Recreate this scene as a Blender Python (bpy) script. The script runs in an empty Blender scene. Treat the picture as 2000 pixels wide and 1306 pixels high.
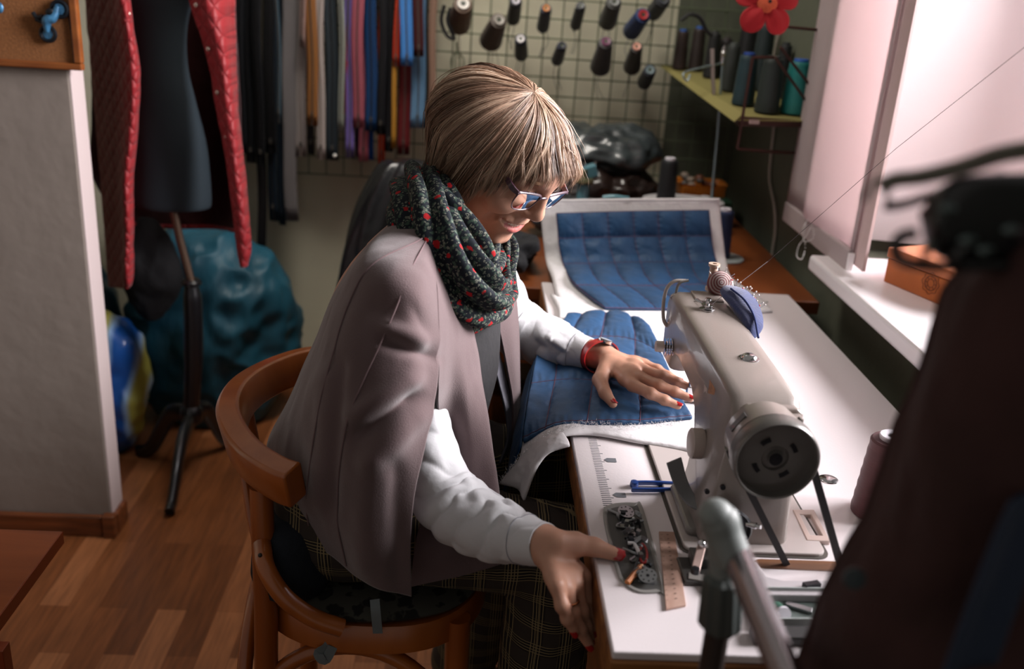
import bpy, bmesh, math, random
import numpy as np
from mathutils import Vector, Matrix, Euler
random.seed(7); rng = np.random.default_rng(7)
PI = math.pi
SC = bpy.context.scene
COL = SC.collection
# ------------------------------------------------------------------ camera
FP = 1877.0; PITCH = math.radians(20.7); YAW = math.radians(3.1); ROLL = math.radians(3.87)
CAM = np.array([0, 0, 1.40])
c_f = np.array([math.sin(YAW)*math.cos(PITCH), math.cos(YAW)*math.cos(PITCH), -math.sin(PITCH)])
_r0 = np.array([math.cos(YAW), -math.sin(YAW), 0.0]); _u0 = np.cross(_r0, c_f)
c_r = math.cos(ROLL)*_r0 + math.sin(ROLL)*_u0; c_u = -math.sin(ROLL)*_r0 + math.cos(ROLL)*_u0
cam = bpy.data.cameras.new('camera'); camo = bpy.data.objects.new('camera', cam); COL.objects.link(camo)
camo.matrix_world = Matrix(((c_r[0], c_u[0], -c_f[0], CAM[0]), (c_r[1], c_u[1], -c_f[1], CAM[1]), (c_r[2], c_u[2], -c_f[2], CAM[2]), (0, 0, 0, 1)))
cam.sensor_width = 36; cam.lens = FP*36/2000; cam.clip_start = 0.02
cam.dof.use_dof = True; cam.dof.focus_distance = 1.36; cam.dof.aperture_fstop = 3.2
SC.camera = camo
def ray(x, y): return c_f + c_r*(x-1000)/FP - c_u*(y-653)/FP
def atz(x, y, z):
    d = ray(x, y); return CAM + d*(z-CAM[2])/d[2]
def aty(x, y, Y):
    d = ray(x, y); return CAM + d*Y/d[1]
def atx(x, y, X):
    d = ray(x, y); return CAM + d*X/d[0]
# ------------------------------------------------------------------ light
SC.view_settings.view_transform = 'Standard'; SC.view_settings.look = 'None'
SC.view_settings.gamma = 1; SC.view_settings.use_curve_mapping = False
SC.view_settings.exposure = 0.15
try:
    SC.cycles.max_bounces = 7; SC.cycles.diffuse_bounces = 3; SC.cycles.glossy_bounces = 3
    SC.cycles.transmission_bounces = 4; SC.cycles.transparent_max_bounces = 8; SC.cycles.caustics_reflective = False
    SC.cycles.caustics_refractive = False; SC.cycles.sample_clamp_indirect = 4
except Exception: pass
w = bpy.data.worlds.new('sky'); SC.world = w; w.use_nodes = True
bg = w.node_tree.nodes['Background']; bg.inputs[0].default_value = (0.93, 0.86, 0.80, 1); bg.inputs[1].default_value = 0.2
def area(name, loc, target, sx, sy, power, col):
    l = bpy.data.lights.new(name, 'AREA'); l.shape = 'RECTANGLE'; l.size = sx; l.size_y = sy; l.energy = power; l.color = col
    o = bpy.data.objects.new(name, l); COL.objects.link(o); o.location = loc
    d = Vector(target)-Vector(loc); o.rotation_euler = d.to_track_quat('-Z', 'Y').to_euler(); return o
# overcast daylight outside the window (window opening is in the right-hand wall)
area('window_daylight', (1.72, 1.50, 1.92), (0.3, 1.42, 1.0), 1.35, 1.4, 300, (1.0, 0.93, 0.95))
# ceiling lamp of the workroom, above and behind the worktop
area('ceiling_lamp', (-.15, 2.25, 2.5), (-.05, 2.85, .8), .6, .6, 10, (1.0, .93, .84)).data.spread = 1.9
# ------------------------------------------------------------------ materials
def lin(c):
    if isinstance(c, str):
        c = c.lstrip('#'); c = [int(c[i:i+2], 16)/255 for i in (0, 2, 4)]
        return tuple((v/12.92 if v <= .04045 else ((v+.055)/1.055)**2.4) for v in c)
    return tuple(c)
_M = {}
def nd(nt, t, **k):
    n = nt.nodes.new(t)
    for a, b in k.items(): setattr(n, a, b)
    return n
def M(name, col='808080', rough=.6, metal=0.0, bump=None, var=None, spec=.5, sheen=0, coat=0, stretch=None, emit=0, subs=0):
    if name in _M: return _M[name]
    m = bpy.data.materials.new(name); m.use_nodes = True; nt = m.node_tree; b = nt.nodes['Principled BSDF']
    c = lin(col); b.inputs['Base Color'].default_value = (*c, 1); b.inputs['Roughness'].default_value = rough
    b.inputs['Metallic'].default_value = metal; b.inputs['Specular IOR Level'].default_value = spec
    b.inputs['Sheen Weight'].default_value = sheen; b.inputs['Coat Weight'].default_value = coat
    if subs: b.inputs['Subsurface Weight'].default_value = subs; b.inputs['Subsurface Scale'].default_value = .01; b.inputs['Subsurface Radius'].default_value = (1, .35, .2)
    if emit: b.inputs['Emission Color'].default_value = (*c, 1); b.inputs['Emission Strength'].default_value = emit
    tc = nd(nt, 'ShaderNodeTexCoord'); mp = nd(nt, 'ShaderNodeMapping'); nt.links.new(tc.outputs['Object'], mp.inputs[0])
    if stretch: mp.inputs['Scale'].default_value = stretch
    if var:
        n = nd(nt, 'ShaderNodeTexNoise'); n.inputs['Scale'].default_value = var[0]; n.inputs['Detail'].default_value = 4
        nt.links.new(mp.outputs[0], n.inputs['Vector'])
        r = nd(nt, 'ShaderNodeMapRange'); r.inputs[1].default_value = .3; r.inputs[2].default_value = .7
        r.inputs[3].default_value = 1-var[1]; r.inputs[4].default_value = 1+var[1]; nt.links.new(n.outputs[0], r.inputs[0])
        mx = nd(nt, 'ShaderNodeVectorMath', operation='SCALE'); mx.inputs[0].default_value = c
        nt.links.new(r.outputs[0], mx.inputs['Scale']); nt.links.new(mx.outputs[0], b.inputs['Base Color'])
    if bump:
        n = nd(nt, 'ShaderNodeTexNoise'); n.inputs['Scale'].default_value = bump[0]; n.inputs['Detail'].default_value = 3
        nt.links.new(mp.outputs[0], n.inputs['Vector'])
        bp = nd(nt, 'ShaderNodeBump'); bp.inputs['Distance'].default_value = bump[1]; bp.inputs['Strength'].default_value = 1
        nt.links.new(n.outputs[0], bp.inputs['Height']); nt.links.new(bp.outputs[0], b.inputs['Normal'])
    _M[name] = m; return m
# ------------------------------------------------------------------ mesh building
class MB:
    """collects faces of ONE mesh"""
    def __init__(s): s.v = []; s.f = []; s.n = 0
    def add(s, V, F):
        V = np.asarray(V, float); s.v.append(V); s.f += [tuple(i+s.n for i in f) for f in F]; s.n += len(V); return s
    def box(s, lo, hi, rot=0, pivot=None):
        x0, y0, z0 = lo; x1, y1, z1 = hi
        V = np.array([(x, y, z) for x in (x0, x1) for y in (y0, y1) for z in (z0, z1)], float)
        if rot:
            p = np.array(pivot if pivot is not None else [(x0+x1)/2, (y0+y1)/2, 0]); c, q = math.cos(rot), math.sin(rot)
            W = V-[p[0], p[1], 0]; V[:, 0] = W[:, 0]*c-W[:, 1]*q+p[0]; V[:, 1] = W[:, 0]*q+W[:, 1]*c+p[1]
        return s.add(V, [(0, 1, 3, 2), (4, 6, 7, 5), (0, 4, 5, 1), (2, 3, 7, 6), (0, 2, 6, 4), (1, 5, 7, 3)])
    def obox(s, c, ax, ay, az, h):
        """oriented box: centre, three axes, half sizes"""
        ax, ay, az = [np.array(a, float)/np.linalg.norm(a) for a in (ax, ay, az)]
        V = [np.array(c)+ax*h[0]*i+ay*h[1]*j+az*h[2]*k for i in (-1, 1) for j in (-1, 1) for k in (-1, 1)]
        return s.add(V, [(0, 1, 3, 2), (4, 6, 7, 5), (0, 4, 5, 1), (2, 3, 7, 6), (0, 2, 6, 4), (1, 5, 7, 3)])
    def rings(s, R, closed=True, cap=True, loop=False):
        """R: n rings of m points"""
        R = np.asarray(R, float); n, m = R.shape[:2]; F = []
        for i in range(n if loop else n-1):
            i2 = (i+1) % n
            for j in range(m if closed else m-1):
                k = (j+1) % m; F.append((i*m+j, i*m+k, i2*m+k, i2*m+j))
        if cap and closed and not loop:
            F.append(tuple(range(m-1, -1, -1))); F.append(tuple((n-1)*m+j for j in range(m)))
        return s.add(R.reshape(-1, 3), F)
    def tube(s, P, r, m=12, flat=None, up=(0, 0, 1), cap=True, loop=False, twist=0):
        """sweep along P; r scalar or per point; flat=(a,b) elliptical factors"""
        P = np.asarray(P, float); n = len(P); r = np.broadcast_to(np.asarray(r, float), (n,))
        T = np.gradient(P, axis=0) if not loop else (np.roll(P, -1, 0)-np.roll(P, 1, 0))
        T /= np.linalg.norm(T, axis=1)[:, None]+1e-12
        N = np.array(up, float)-T[0]*np.dot(up, T[0])
        if np.linalg.norm(N) < 1e-4: N = np.array([1, 0, 0])-T[0]*T[0][0]
        N /= np.linalg.norm(N); R = []; a = np.linspace(0, 2*PI, m, endpoint=False)+twist
        fa, fb = flat if flat else (1, 1)
        for i in range(n):
            N = N-T[i]*np.dot(N, T[i]); N /= np.linalg.norm(N); B = np.cross(T[i], N)
            R.append(P[i]+r[i]*(np.cos(a)[:, None]*N*fa+np.sin(a)[:, None]*B*fb))
        return s.rings(R, cap=cap, loop=loop)
    def band(s, P, w, t, up=(0, 0, 1)):
        """rectangular section along P: w along up, t across"""
        P = np.asarray(P, float); T = np.gradient(P, axis=0); R = []
        w = np.broadcast_to(w, (len(P),)); t = np.broadcast_to(t, (len(P),))
        for i in range(len(P)):
            T_ = T[i]/np.linalg.norm(T[i]); U = np.array(up[i] if np.ndim(up) == 2 else up, float); U = U-T_*U.dot(T_); U /= np.linalg.norm(U); B = np.cross(T_, U)
            R.append([P[i]+U*w[i]/2*a+B*t[i]/2*b for a, b in ((1, 1), (1, -1), (-1, -1), (-1, 1))])
        return s.rings(R)
    def lathe(s, prof, c=(0, 0, 0), axis=(0, 0, 1), m=32):
        """prof: (radius, height) list"""
        A = np.array(axis, float); A /= np.linalg.norm(A); N = np.array([1, 0, 0.]) if abs(A[0]) < .9 else np.array([0, 1., 0]); N = N-A*N.dot(A); N /= np.linalg.norm(N); B = np.cross(A, N)
        a = np.linspace(0, 2*PI, m, endpoint=False)
        R = [np.array(c)+A*h+r*(np.cos(a)[:, None]*N+np.sin(a)[:, None]*B) for r, h in prof]
        return s.rings(R)
    def ball(s, c, r, m=16, n=10):
        r = np.broadcast_to(r, (3,)); R = []
        for i in range(n+1):
            t = PI*i/n; t = min(max(t, .02), PI-.02); a = np.linspace(0, 2*PI, m, endpoint=False)
            R.append(np.array(c)+np.stack([r[0]*np.cos(a)*math.sin(t), r[1]*np.sin(a)*math.sin(t), -r[2]*np.full(m, math.cos(t))], 1))
        return s.rings(R)
    def grid(s, G, thick=0):
        G = np.asarray(G, float); n, m = G.shape[:2]
        F = [(i*m+j, i*m+j+1, (i+1)*m+j+1, (i+1)*m+j) for i in range(n-1) for j in range(m-1)]
        return s.add(G.reshape(-1, 3), F)
    def prism(s, poly, n, d):
        """extrude polygon (list of 3d points) by vector n*d"""
        P = np.asarray(poly, float); k = len(P); Q = P+np.array(n, float)*d
        return s.add(np.vstack([P, Q]), [tuple(range(k-1, -1, -1)), tuple(range(k, 2*k))]+[(i, (i+1) % k, k+(i+1) % k, k+i) for i in range(k)])
    def build(s, name, mat, parent=None, smooth=True, bevel=0, seg=2, sub=0, solid=0, rig=None, angle=40, label=None):
        V = np.vstack(s.v); me = bpy.data.meshes.new(name)
        me.from_pydata(V.tolist(), [], s.f); me.update()
        bm = bmesh.new(); bm.from_mesh(me)
        if not solid and len(s.f) < 60000: bmesh.ops.recalc_face_normals(bm, faces=bm.faces)
        bm.to_mesh(me); bm.free()
        o = bpy.data.objects.new(name, me); COL.objects.link(o)
        for mm in (mat if isinstance(mat, (list, tuple)) else [mat]): me.materials.append(mm)
        if smooth:
            me.polygons.foreach_set('use_smooth', [True]*len(me.polygons))
            if not sub and angle: 
                try: me.set_sharp_from_angle(angle=math.radians(angle))
                except Exception: pass
        if bevel:
            b = o.modifiers.new('bevel', 'BEVEL'); b.width = bevel; b.segments = seg; b.limit_method = 'ANGLE'; b.angle_limit = math.radians(35)
        if solid:
            d = o.modifiers.new('solid', 'SOLIDIFY'); d.thickness = solid; d.offset = 0
        if sub:
            d = o.modifiers.new('sub', 'SUBSURF'); d.levels = sub; d.render_levels = sub
        if parent:
            o.parent = parent; o.matrix_parent_inverse = Matrix.Translation(parent.location).inverted() if rig is None else Matrix.Identity(4)
        if label: o['label'] = label
        return o
def thing(name, label, cat, loc=(0, 0, 0), group=None):
    o = bpy.data.objects.new(name, None); COL.objects.link(o); o.location = tuple(loc); o.empty_display_size = .05
    o['label'] = label; o['category'] = cat
    if group: o['group'] = group
    return o
def tag(o, label, cat, group=None, kind=None):
    o['label'] = label; o['category'] = cat
    if group: o['group'] = group
    if kind: o['kind'] = kind
    return o
def struct(o): o['kind'] = 'structure'; return o
def copy_tree(o, parent=None):
    c = o.copy(); COL.objects.link(c)
    if parent: c.parent = parent
    for ch in list(o.children): copy_tree(ch, c)
    return c
def cr(P, n, closed=False):
    """Catmull-Rom resample of a control polyline to n points"""
    P = np.asarray(P, float); k = len(P)
    if closed:
        Q = np.concatenate([P[-1:], P, P[:2]]); t = np.linspace(0, k, n, endpoint=False)
    else:
        Q = np.concatenate([(2*P[0]-P[1])[None], P, (2*P[-1]-P[-2])[None]]); t = np.linspace(0, k-1, n)
    i = np.minimum(t.astype(int), (k-1) if closed else k-2); u = (t-i).reshape((-1,)+(1,)*(P.ndim-1))
    a, b, c, d = Q[i], Q[i+1], Q[i+2], Q[i+3]
    return .5*((2*b)+(-a+c)*u+(2*a-5*b+4*c-d)*u*u+(-a+3*b-3*c+d)*u**3)
def surf(G, n, m):
    """smooth surface through a grid of control points"""
    G = np.asarray(G, float); A = cr(G, n); return np.swapaxes(cr(np.swapaxes(A, 0, 1), m), 0, 1)
def gnorm(S):
    du = np.gradient(S, axis=0); dv = np.gradient(S, axis=1); N = np.cross(du, dv); return N/(np.linalg.norm(N, axis=2)[:, :, None]+1e-12)
_PT = rng.random((64, 64, 64))
def vn(P, sc, seed=0, oct=2):
    """smooth value noise in -1..1"""
    P = np.asarray(P, float)*sc+seed*7.31; out = 0; amp = 1; tot = 0
    for o in range(oct):
        i = np.floor(P).astype(int); f = P-i; f = f*f*(3-2*f); i &= 63; j = (i+1) & 63
        x0, y0, z0 = i[..., 0], i[..., 1], i[..., 2]; x1, y1, z1 = j[..., 0], j[..., 1], j[..., 2]; fx, fy, fz = f[..., 0], f[..., 1], f[..., 2]
        a = _PT[x0, y0, z0]*(1-fx)+_PT[x1, y0, z0]*fx; b = _PT[x0, y1, z0]*(1-fx)+_PT[x1, y1, z0]*fx
        c = _PT[x0, y0, z1]*(1-fx)+_PT[x1, y0, z1]*fx; d = _PT[x0, y1, z1]*(1-fx)+_PT[x1, y1, z1]*fx
        out = out+amp*((a*(1-fy)+b*fy)*(1-fz)+(c*(1-fy)+d*fy)*fz); tot += amp; amp *= .5; P = P*2.03+5.1
    return 2*out/tot-1
# ================================================================== the room
def wood_mat(name, c1, c2, scale=(1, 1, 1), rough=.35, coat=.2, s=6):
    if name in _M: return _M[name]
    m = bpy.data.materials.new(name); m.use_nodes = True; nt = m.node_tree; b = nt.nodes['Principled BSDF']
    b.inputs['Roughness'].default_value = rough; b.inputs['Coat Weight'].default_value = coat; b.inputs['Coat Roughness'].default_value = .25
    tc = nd(nt, 'ShaderNodeTexCoord'); mp = nd(nt, 'ShaderNodeMapping'); mp.inputs['Scale'].default_value = scale
    nt.links.new(tc.outputs['Object'], mp.inputs[0])
    n = nd(nt, 'ShaderNodeTexNoise'); n.inputs['Scale'].default_value = s; n.inputs['Detail'].default_value = 6; n.inputs['Distortion'].default_value = .6
    nt.links.new(mp.outputs[0], n.inputs['Vector'])
    cr_ = nd(nt, 'ShaderNodeValToRGB'); cr_.color_ramp.elements[0].position = .3; cr_.color_ramp.elements[1].position = .7
    cr_.color_ramp.elements[0].color = (*lin(c1), 1); cr_.color_ramp.elements[1].color = (*lin(c2), 1)
    nt.links.new(n.outputs[0], cr_.inputs[0]); nt.links.new(cr_.outputs[0], b.inputs['Base Color'])
    bp = nd(nt, 'ShaderNodeBump'); bp.inputs['Distance'].default_value = .0006; nt.links.new(n.outputs[0], bp.inputs['Height']); nt.links.new(bp.outputs[0], b.inputs['Normal'])
    _M[name] = m; return m
def floor_mat():
    m = bpy.data.materials.new('laminate'); m.use_nodes = True; nt = m.node_tree; b = nt.nodes['Principled BSDF']; L = nt.links.new
    b.inputs['Roughness'].default_value = .38
    tc = nd(nt, 'ShaderNodeTexCoord'); mp = nd(nt, 'ShaderNodeMapping'); mp.inputs['Rotation'].default_value = (0, 0, PI/2)
    L(tc.outputs['Object'], mp.inputs[0])
    br = nd(nt, 'ShaderNodeTexBrick'); br.offset = .37; br.inputs['Scale'].default_value = 1; br.inputs['Brick Width'].default_value = .42; br.inputs['Row Height'].default_value = .066
    br.inputs['Mortar Size'].default_value = .0007; br.inputs['Color1'].default_value = (0, 0, 0, 1); br.inputs['Color2'].default_value = (1, 1, 1, 1); br.inputs['Mortar'].default_value = (.05, .05, .05, 1); br.inputs['Bias'].default_value = 0
    L(mp.outputs[0], br.inputs['Vector'])
    cr_ = nd(nt, 'ShaderNodeValToRGB'); e = cr_.color_ramp.elements; e[0].color = (*lin('6a3c1e'), 1); e[1].color = (*lin('9c6440'), 1)
    e.new(.5).color = (*lin('7f4b2a'), 1); L(br.outputs[0], cr_.inputs[0])
    mp2 = nd(nt, 'ShaderNodeMapping'); mp2.inputs['Scale'].default_value = (14, 1.2, 1); L(tc.outputs['Object'], mp2.inputs[0])
    n = nd(nt, 'ShaderNodeTexNoise'); n.inputs['Scale'].default_value = 7; n.inputs['Detail'].default_value = 6; L(mp2.outputs[0], n.inputs['Vector'])
    r = nd(nt, 'ShaderNodeMapRange'); r.inputs[1].default_value = .3; r.inputs[2].default_value = .7; r.inputs[3].default_value = .7; r.inputs[4].default_value = 1.2; L(n.outputs[0], r.inputs[0])
    v = nd(nt, 'ShaderNodeVectorMath', operation='SCALE'); L(cr_.outputs[0], v.inputs[0]); L(r.outputs[0], v.inputs['Scale']); L(v.outputs[0], b.inputs['Base Color'])
    return m
def quad(name, pts, mat, thick=0, nrm=None):
    mb = MB()
    if thick: mb.prism(pts, nrm, thick)
    else: mb.add(pts, [(0, 1, 2, 3)])
    return struct(mb.build(name, mat, smooth=False))
YB = 3.10      # back wall
XW = 0.84      # window wall
struct(MB().box((-2.6, -1.2, -.05), (1.3, 3.2, 0)).build('floor', floor_mat(), smooth=False))
m_wall = M('plaster_sage', 'c9c5ae', .85, bump=(25, .002), var=(3, .06))
m_olive = M('plaster_olive', '5d6152', .8, bump=(25, .002), var=(4, .08))
m_grey = M('plaster_grey', '857b73', .85, bump=(12, .003), var=(2.5, .05))
m_white = M('white_paint', 'efe9ea', .55, bump=(40, .0006))
struct(MB().box((-2.6, YB, 0), (.612, YB+.1, 2.6)).build('wall_back', m_wall, smooth=False))
struct(MB().box((.612, YB-.004, 0), (XW+.3, YB+.1, 2.6)).build('wall_back_corner', m_olive, smooth=False))
struct(MB().box((-2.7, 1.6, 0), (-2.6, YB+.1, 2.6)).build('wall_left_far', m_wall, smooth=False))
# window wall: below the opening, beyond it, before it
WY0, WY1, WZ = .12, 2.20, .86
mb = MB().box((XW, -1.2, 0), (XW+.46, YB, WZ-.03)); mb.box((XW, WY1, WZ-.03), (XW+.46, YB, 2.6)); mb.box((XW, -1.2, WZ-.03), (XW+.46, WY0-.25, 2.6))
struct(mb.build('wall_right', m_olive, smooth=False))
# splayed white reveals
pl = MB().prism([(XW, WY1+.0, WZ), (XW+.46, WY1-.10, WZ), (XW+.47, WY1+.001, WZ), (XW, WY1+.001, WZ)], (0, 0, 1), 1.7)
struct(pl.build('trim_1', m_white, smooth=False))
# window frame + glass
wt = bpy.data.objects.new('window_1', None); COL.objects.link(wt); wt.location = (XW+.43, 1.1, WZ); wt['kind'] = 'structure'
m_pvc = M('pvc', 'f2eff0', .35)
mb = MB(); xa, xb = XW+.395, XW+.45
mb.box((xa, WY0-.1, WZ), (xb, WY1-.08, WZ+.06)); mb.box((xa, WY1-.15, WZ+.06), (xb, WY1-.09, 2.55)); mb.box((xa, WY0-.1, WZ+.06), (xb, WY0-.04, 2.55)); mb.box((xa, 1.10, WZ+.06), (xb, 1.18, 2.55))
f = mb.build('window_frame', m_pvc, wt, smooth=False, bevel=.006)
gm = bpy.data.materials.new('window_glass'); gm.use_nodes = True; nt = gm.node_tree; nt.nodes.clear()
o_ = nd(nt, 'ShaderNodeOutputMaterial'); mx = nd(nt, 'ShaderNodeMixShader'); tr = nd(nt, 'ShaderNodeBsdfTransparent'); gl = nd(nt, 'ShaderNodeBsdfGlossy'); fr = nd(nt, 'ShaderNodeFresnel')
gl.inputs['Roughness'].default_value = .02; tr.inputs[0].default_value = (.97, .98, .98, 1)
nt.links.new(fr.outputs[0], mx.inputs[0]); nt.links.new(tr.outputs[0], mx.inputs[1]); nt.links.new(gl.outputs[0], mx.inputs[2]); nt.links.new(mx.outputs[0], o_.inputs[0])
for a, b_ in ((WY0-.04, 1.10), (1.18, WY1-.15)):
    MB().box((xa+.02, a, WZ+.06), (xa+.026, b_, 2.5)).build('pane', gm, wt, smooth=False)
# sill board
SX = .750
mb = MB().box((SX, -.15, WZ-.035), (XW+.395, 2.015, WZ)); struct(mb.build('window_sill', M('sill_white', 'ece7ea', .3, coat=.3), smooth=False, bevel=.008, seg=3))
# partition on the left with its skirting board
PX, PY = -.862, 2.13
struct(MB().box((-2.6, PY, 0), (PX, PY+.075, 2.6)).build('wall_left', m_grey, smooth=False, bevel=.004))
struct(MB().box((PX, PY+.002, .0), (PX+.002, PY+.073, 2.6)).build('trim_2', M('lit_side_pink', 'bfb0af', .6), smooth=False))  # lit side face of the partition, its light painted as a paler pink
m_skirt = wood_mat('skirting_wood', '4a2612', '7d4423', (1, 14, 14), .4)
mb = MB().box((-2.6, PY-.016, 0), (PX-.02, PY, .058)); mb.box((PX-.018, PY-.021, 0), (PX+.012, PY+.004, .063)); mb.box((PX, PY+.004, 0), (PX+.014, PY+.075, .058))
struct(mb.build('baseboard_left', m_skirt, smooth=False, bevel=.004))
struct(MB().box((-2.6, YB-.015, 0), (XW, YB, .058)).build('baseboard_back', m_skirt, smooth=False, bevel=.004))

# ================================================================== sewing table
T = .765; TX0, TX1, TY0, TY1 = .166, .719, .789, 2.013
m_lam = M('white_laminate', 'e2dadc', .38, bump=(300, .00015), coat=.15)
m_edge = wood_mat('raw_edge_wood', '5a3012', '96602c', (1, 6, 6), .6, 0)
tbl = thing('sewing_table', 'long white laminate worktop with brown wooden edge carrying the sewing machine', 'table', (.44, 1.4, 0))
MB().box((TX0, TY0, T-.010), (TX1, TY1, T)).build('tabletop', m_lam, tbl, smooth=False, bevel=.002)
MB().box((TX0-.002, TY0-.002, T-.05), (TX1, TY1, T-.0102)).build('edge_board', m_edge, tbl, smooth=False, bevel=.003)
m_steel = M('grey_steel', '5d6163', .45, .6)
for yy in (.95, 1.85):
    l = MB().box((.42, yy-.03, .05), (.48, yy+.03, T-.05)); l.build('leg', m_steel, tbl, smooth=False, bevel=.003)
    MB().box((.20, yy-.03, 0), (.68, yy+.03, .05)).build('foot', m_steel, tbl, smooth=False, bevel=.003)
MB().box((.43, .98, .25), (.47, 1.82, .31)).build('crossbar', m_steel, tbl, smooth=False, bevel=.003)
# printed inch marks along the operator's edge
m_ink = M('grey_ink', '6d7076', .6)
mb = MB(); y = 1.265
k = 0
while y > 1.065:
    ln = .012 if k % 5 else .016
    c = np.array([.1985, y, T+.0003]); mb.box((.1905, y-.0005, T), (.1905+ln, y+.0005, T+.0004)); y -= .0049; k += 1
for yy in (1.197, 1.101):
    mb.add([(.206, yy, T+.0005), (.211, yy+.006, T+.0005), (.2235, yy+.006, T+.0005), (.2235, yy-.006, T+.0005), (.211, yy-.006, T+.0005)], [(0, 1, 2, 3, 4)])
mb.build('measure_marks', m_ink, tbl, smooth=False)
# belt slot with a wooden lining, near end of the machine
m_slot = wood_mat('slot_wood', '3a1e0c', '7a4a20', (1, 10, 10), .7, 0)
a = atz(1472, 1097, T); b2 = atz(1640, 1101, T)
sl = MB(); Y0, Y1 = .943, .966; n = 8
pts = [(a[0]+.010+.010*math.cos(t), (Y0+Y1)/2+.010*math.sin(t), T+.0002) for t in np.linspace(PI/2, 3*PI/2, n)]+[(b2[0]+.05, Y0, T+.0002), (b2[0]+.05, Y1, T+.0002)]
sl.add(pts, [tuple(range(len(pts)))]); sl.build('belt_slot', m_slot, tbl, smooth=False)
# ================================================================== sewing machine
m_mach = M('machine_enamel', '958b85', .32, coat=.3, bump=(420, .00012), var=(6, .03))
m_mdark = M('machine_dark', '3c3a39', .4, coat=.2)
m_mgrey = M('machine_grey', '7f7b77', .4, coat=.2)
m_chrome = M('chrome', 'd0d0d2', .16, 1)
m_black = M('black_metal', '14141a', .35, .3)
m_rub = M('belt_rubber', '2c2a2b', .7)
mc = thing('sewing_machine', 'beige industrial sewing machine with round handwheel on the white table', 'sewing machine', (.36, 1.2, T))
def oval(c, r, n=24, ax=0):
    a = np.linspace(0, 2*PI, n, endpoint=False); return np.array([(c[0]+r*math.cos(t), c[1]+r*math.sin(t)) for t in a])
# body: profile in (y, z), rings stacked over x so that edges round off
prof = [(.988, T+.004), (.984, .84), (.992, .915), (1.002, .938), (1.02, .9535), (1.10, .956), (1.20, .957), (1.30, .9575), (1.385, .958), (1.406, .952), (1.418, .935), (1.42, .90), (1.417, .853), (1.405, .842), (1.352, .842), (1.345, .850), (1.338, .873), (1.30, .879), (1.20, .874), (1.155, .866), (1.125, .845), (1.112, .81), (1.108, T+.004)]
PR = np.array(prof)
def shrink(P, d):
    n = len(P); T_ = np.roll(P, -1, 0)-np.roll(P, 1, 0); T_ /= np.linalg.norm(T_, axis=1)[:, None]; N = np.stack([-T_[:, 1], T_[:, 0]], 1)
    c = P.mean(0); return P-d*N*(-1)
R = []
for x, d in ((.316, .016), (.3175, .010), (.320, .006), (.325, .0022), (.332, 0), (.358, 0), (.384, 0), (.391, .0022), (.396, .006), (.399, .012), (.400, .018)):
    a2 = sum(PR[i][0]*PR[(i+1) % len(PR)][1]-PR[(i+1) % len(PR)][0]*PR[i][1] for i in range(len(PR)))
    T_ = np.roll(PR, -1, 0)-np.roll(PR, 1, 0); T_ /= np.linalg.norm(T_, axis=1)[:, None]; N = np.stack([T_[:, 1], -T_[:, 0]], 1)*(1 if a2 > 0 else -1)
    Q = PR-N*d*.55; Q[:, 1] = np.maximum(Q[:, 1], T+.004)
    # the pillar flares towards the bed on the operator's side
    R.append(np.stack([np.full(len(Q), x)+(-.022 if x < .35 else 0)*np.clip((.90-Q[:, 1])/.12, 0, 1)*(Q[:, 0] < 1.16)+(.004 if x > .38 else 0)*(Q[:, 1] < .8), Q[:, 0], Q[:, 1]], 1))
MB().rings(R).build('machine_body', m_mach, mc, angle=50)
# bed plate with rounded corners
def rrect(x0, x1, y0, y1, r, z, n=6):
    P = []
    for cx, cy, a0 in ((x1-r, y1-r, 0), (x0+r, y1-r, PI/2), (x0+r, y0+r, PI), (x1-r, y0+r, 3*PI/2)):
        for t in np.linspace(a0, a0+PI/2, n): P.append((cx+r*math.cos(t), cy+r*math.sin(t), z))
    return P
MB().prism(rrect(.276, .449, .972, 1.468, .014, T), (0, 0, 1), .005).build('bed_plate', M('bed_enamel', 'bdb4b1', .3, coat=.4), mc, smooth=False, bevel=.0015)
MB().prism(rrect(.2715, .4535, .968, 1.472, .016, T), (0, 0, 1), .0012).build('bed_gap', M('dark_gap', '4a443e', .7), mc, smooth=False)  # thin dark sheet painted in for the shaded gap round the bed
MB().prism(rrect(.283, .303, 1.0, 1.115, .008, T+.005), (0, 0, 1), .010).build('slide_cover', m_mgrey, mc, smooth=False, bevel=.004)
MB().prism(rrect(.345, .395, 1.36, 1.425, .003, T+.005), (0, 0, 1), .001).build('needle_plate', m_chrome, mc, smooth=False)
# D-shaped hinge tab at the back of the bed
p = [atz(*q, T+.006) for q in ((1548, 994), (1590, 994), (1622, 1056), (1576, 1054))]
c0 = sum(p)/4; out = MB(); k = len(p)
inn = [c0+(q-c0)*np.array([.52, .66, 1]) for q in p]
V = [*p, *inn, *[q-[0, 0, .007] for q in p], *[q-[0, 0, .007] for q in inn]]
F = [(i, (i+1) % 4, 4+(i+1) % 4, 4+i) for i in range(4)]+[(8+i, 12+i, 12+(i+1) % 4, 8+(i+1) % 4) for i in range(4)]+[(i, 8+i, 8+(i+1) % 4, (i+1) % 4) for i in range(4)]+[(4+i, 4+(i+1) % 4, 12+(i+1) % 4, 12+i) for i in range(4)]
out.add(V, F); out.build('hinge_loop', M('hinge_beige', 'cdb8b0', .4), mc, smooth=False, bevel=.0015)
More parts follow.
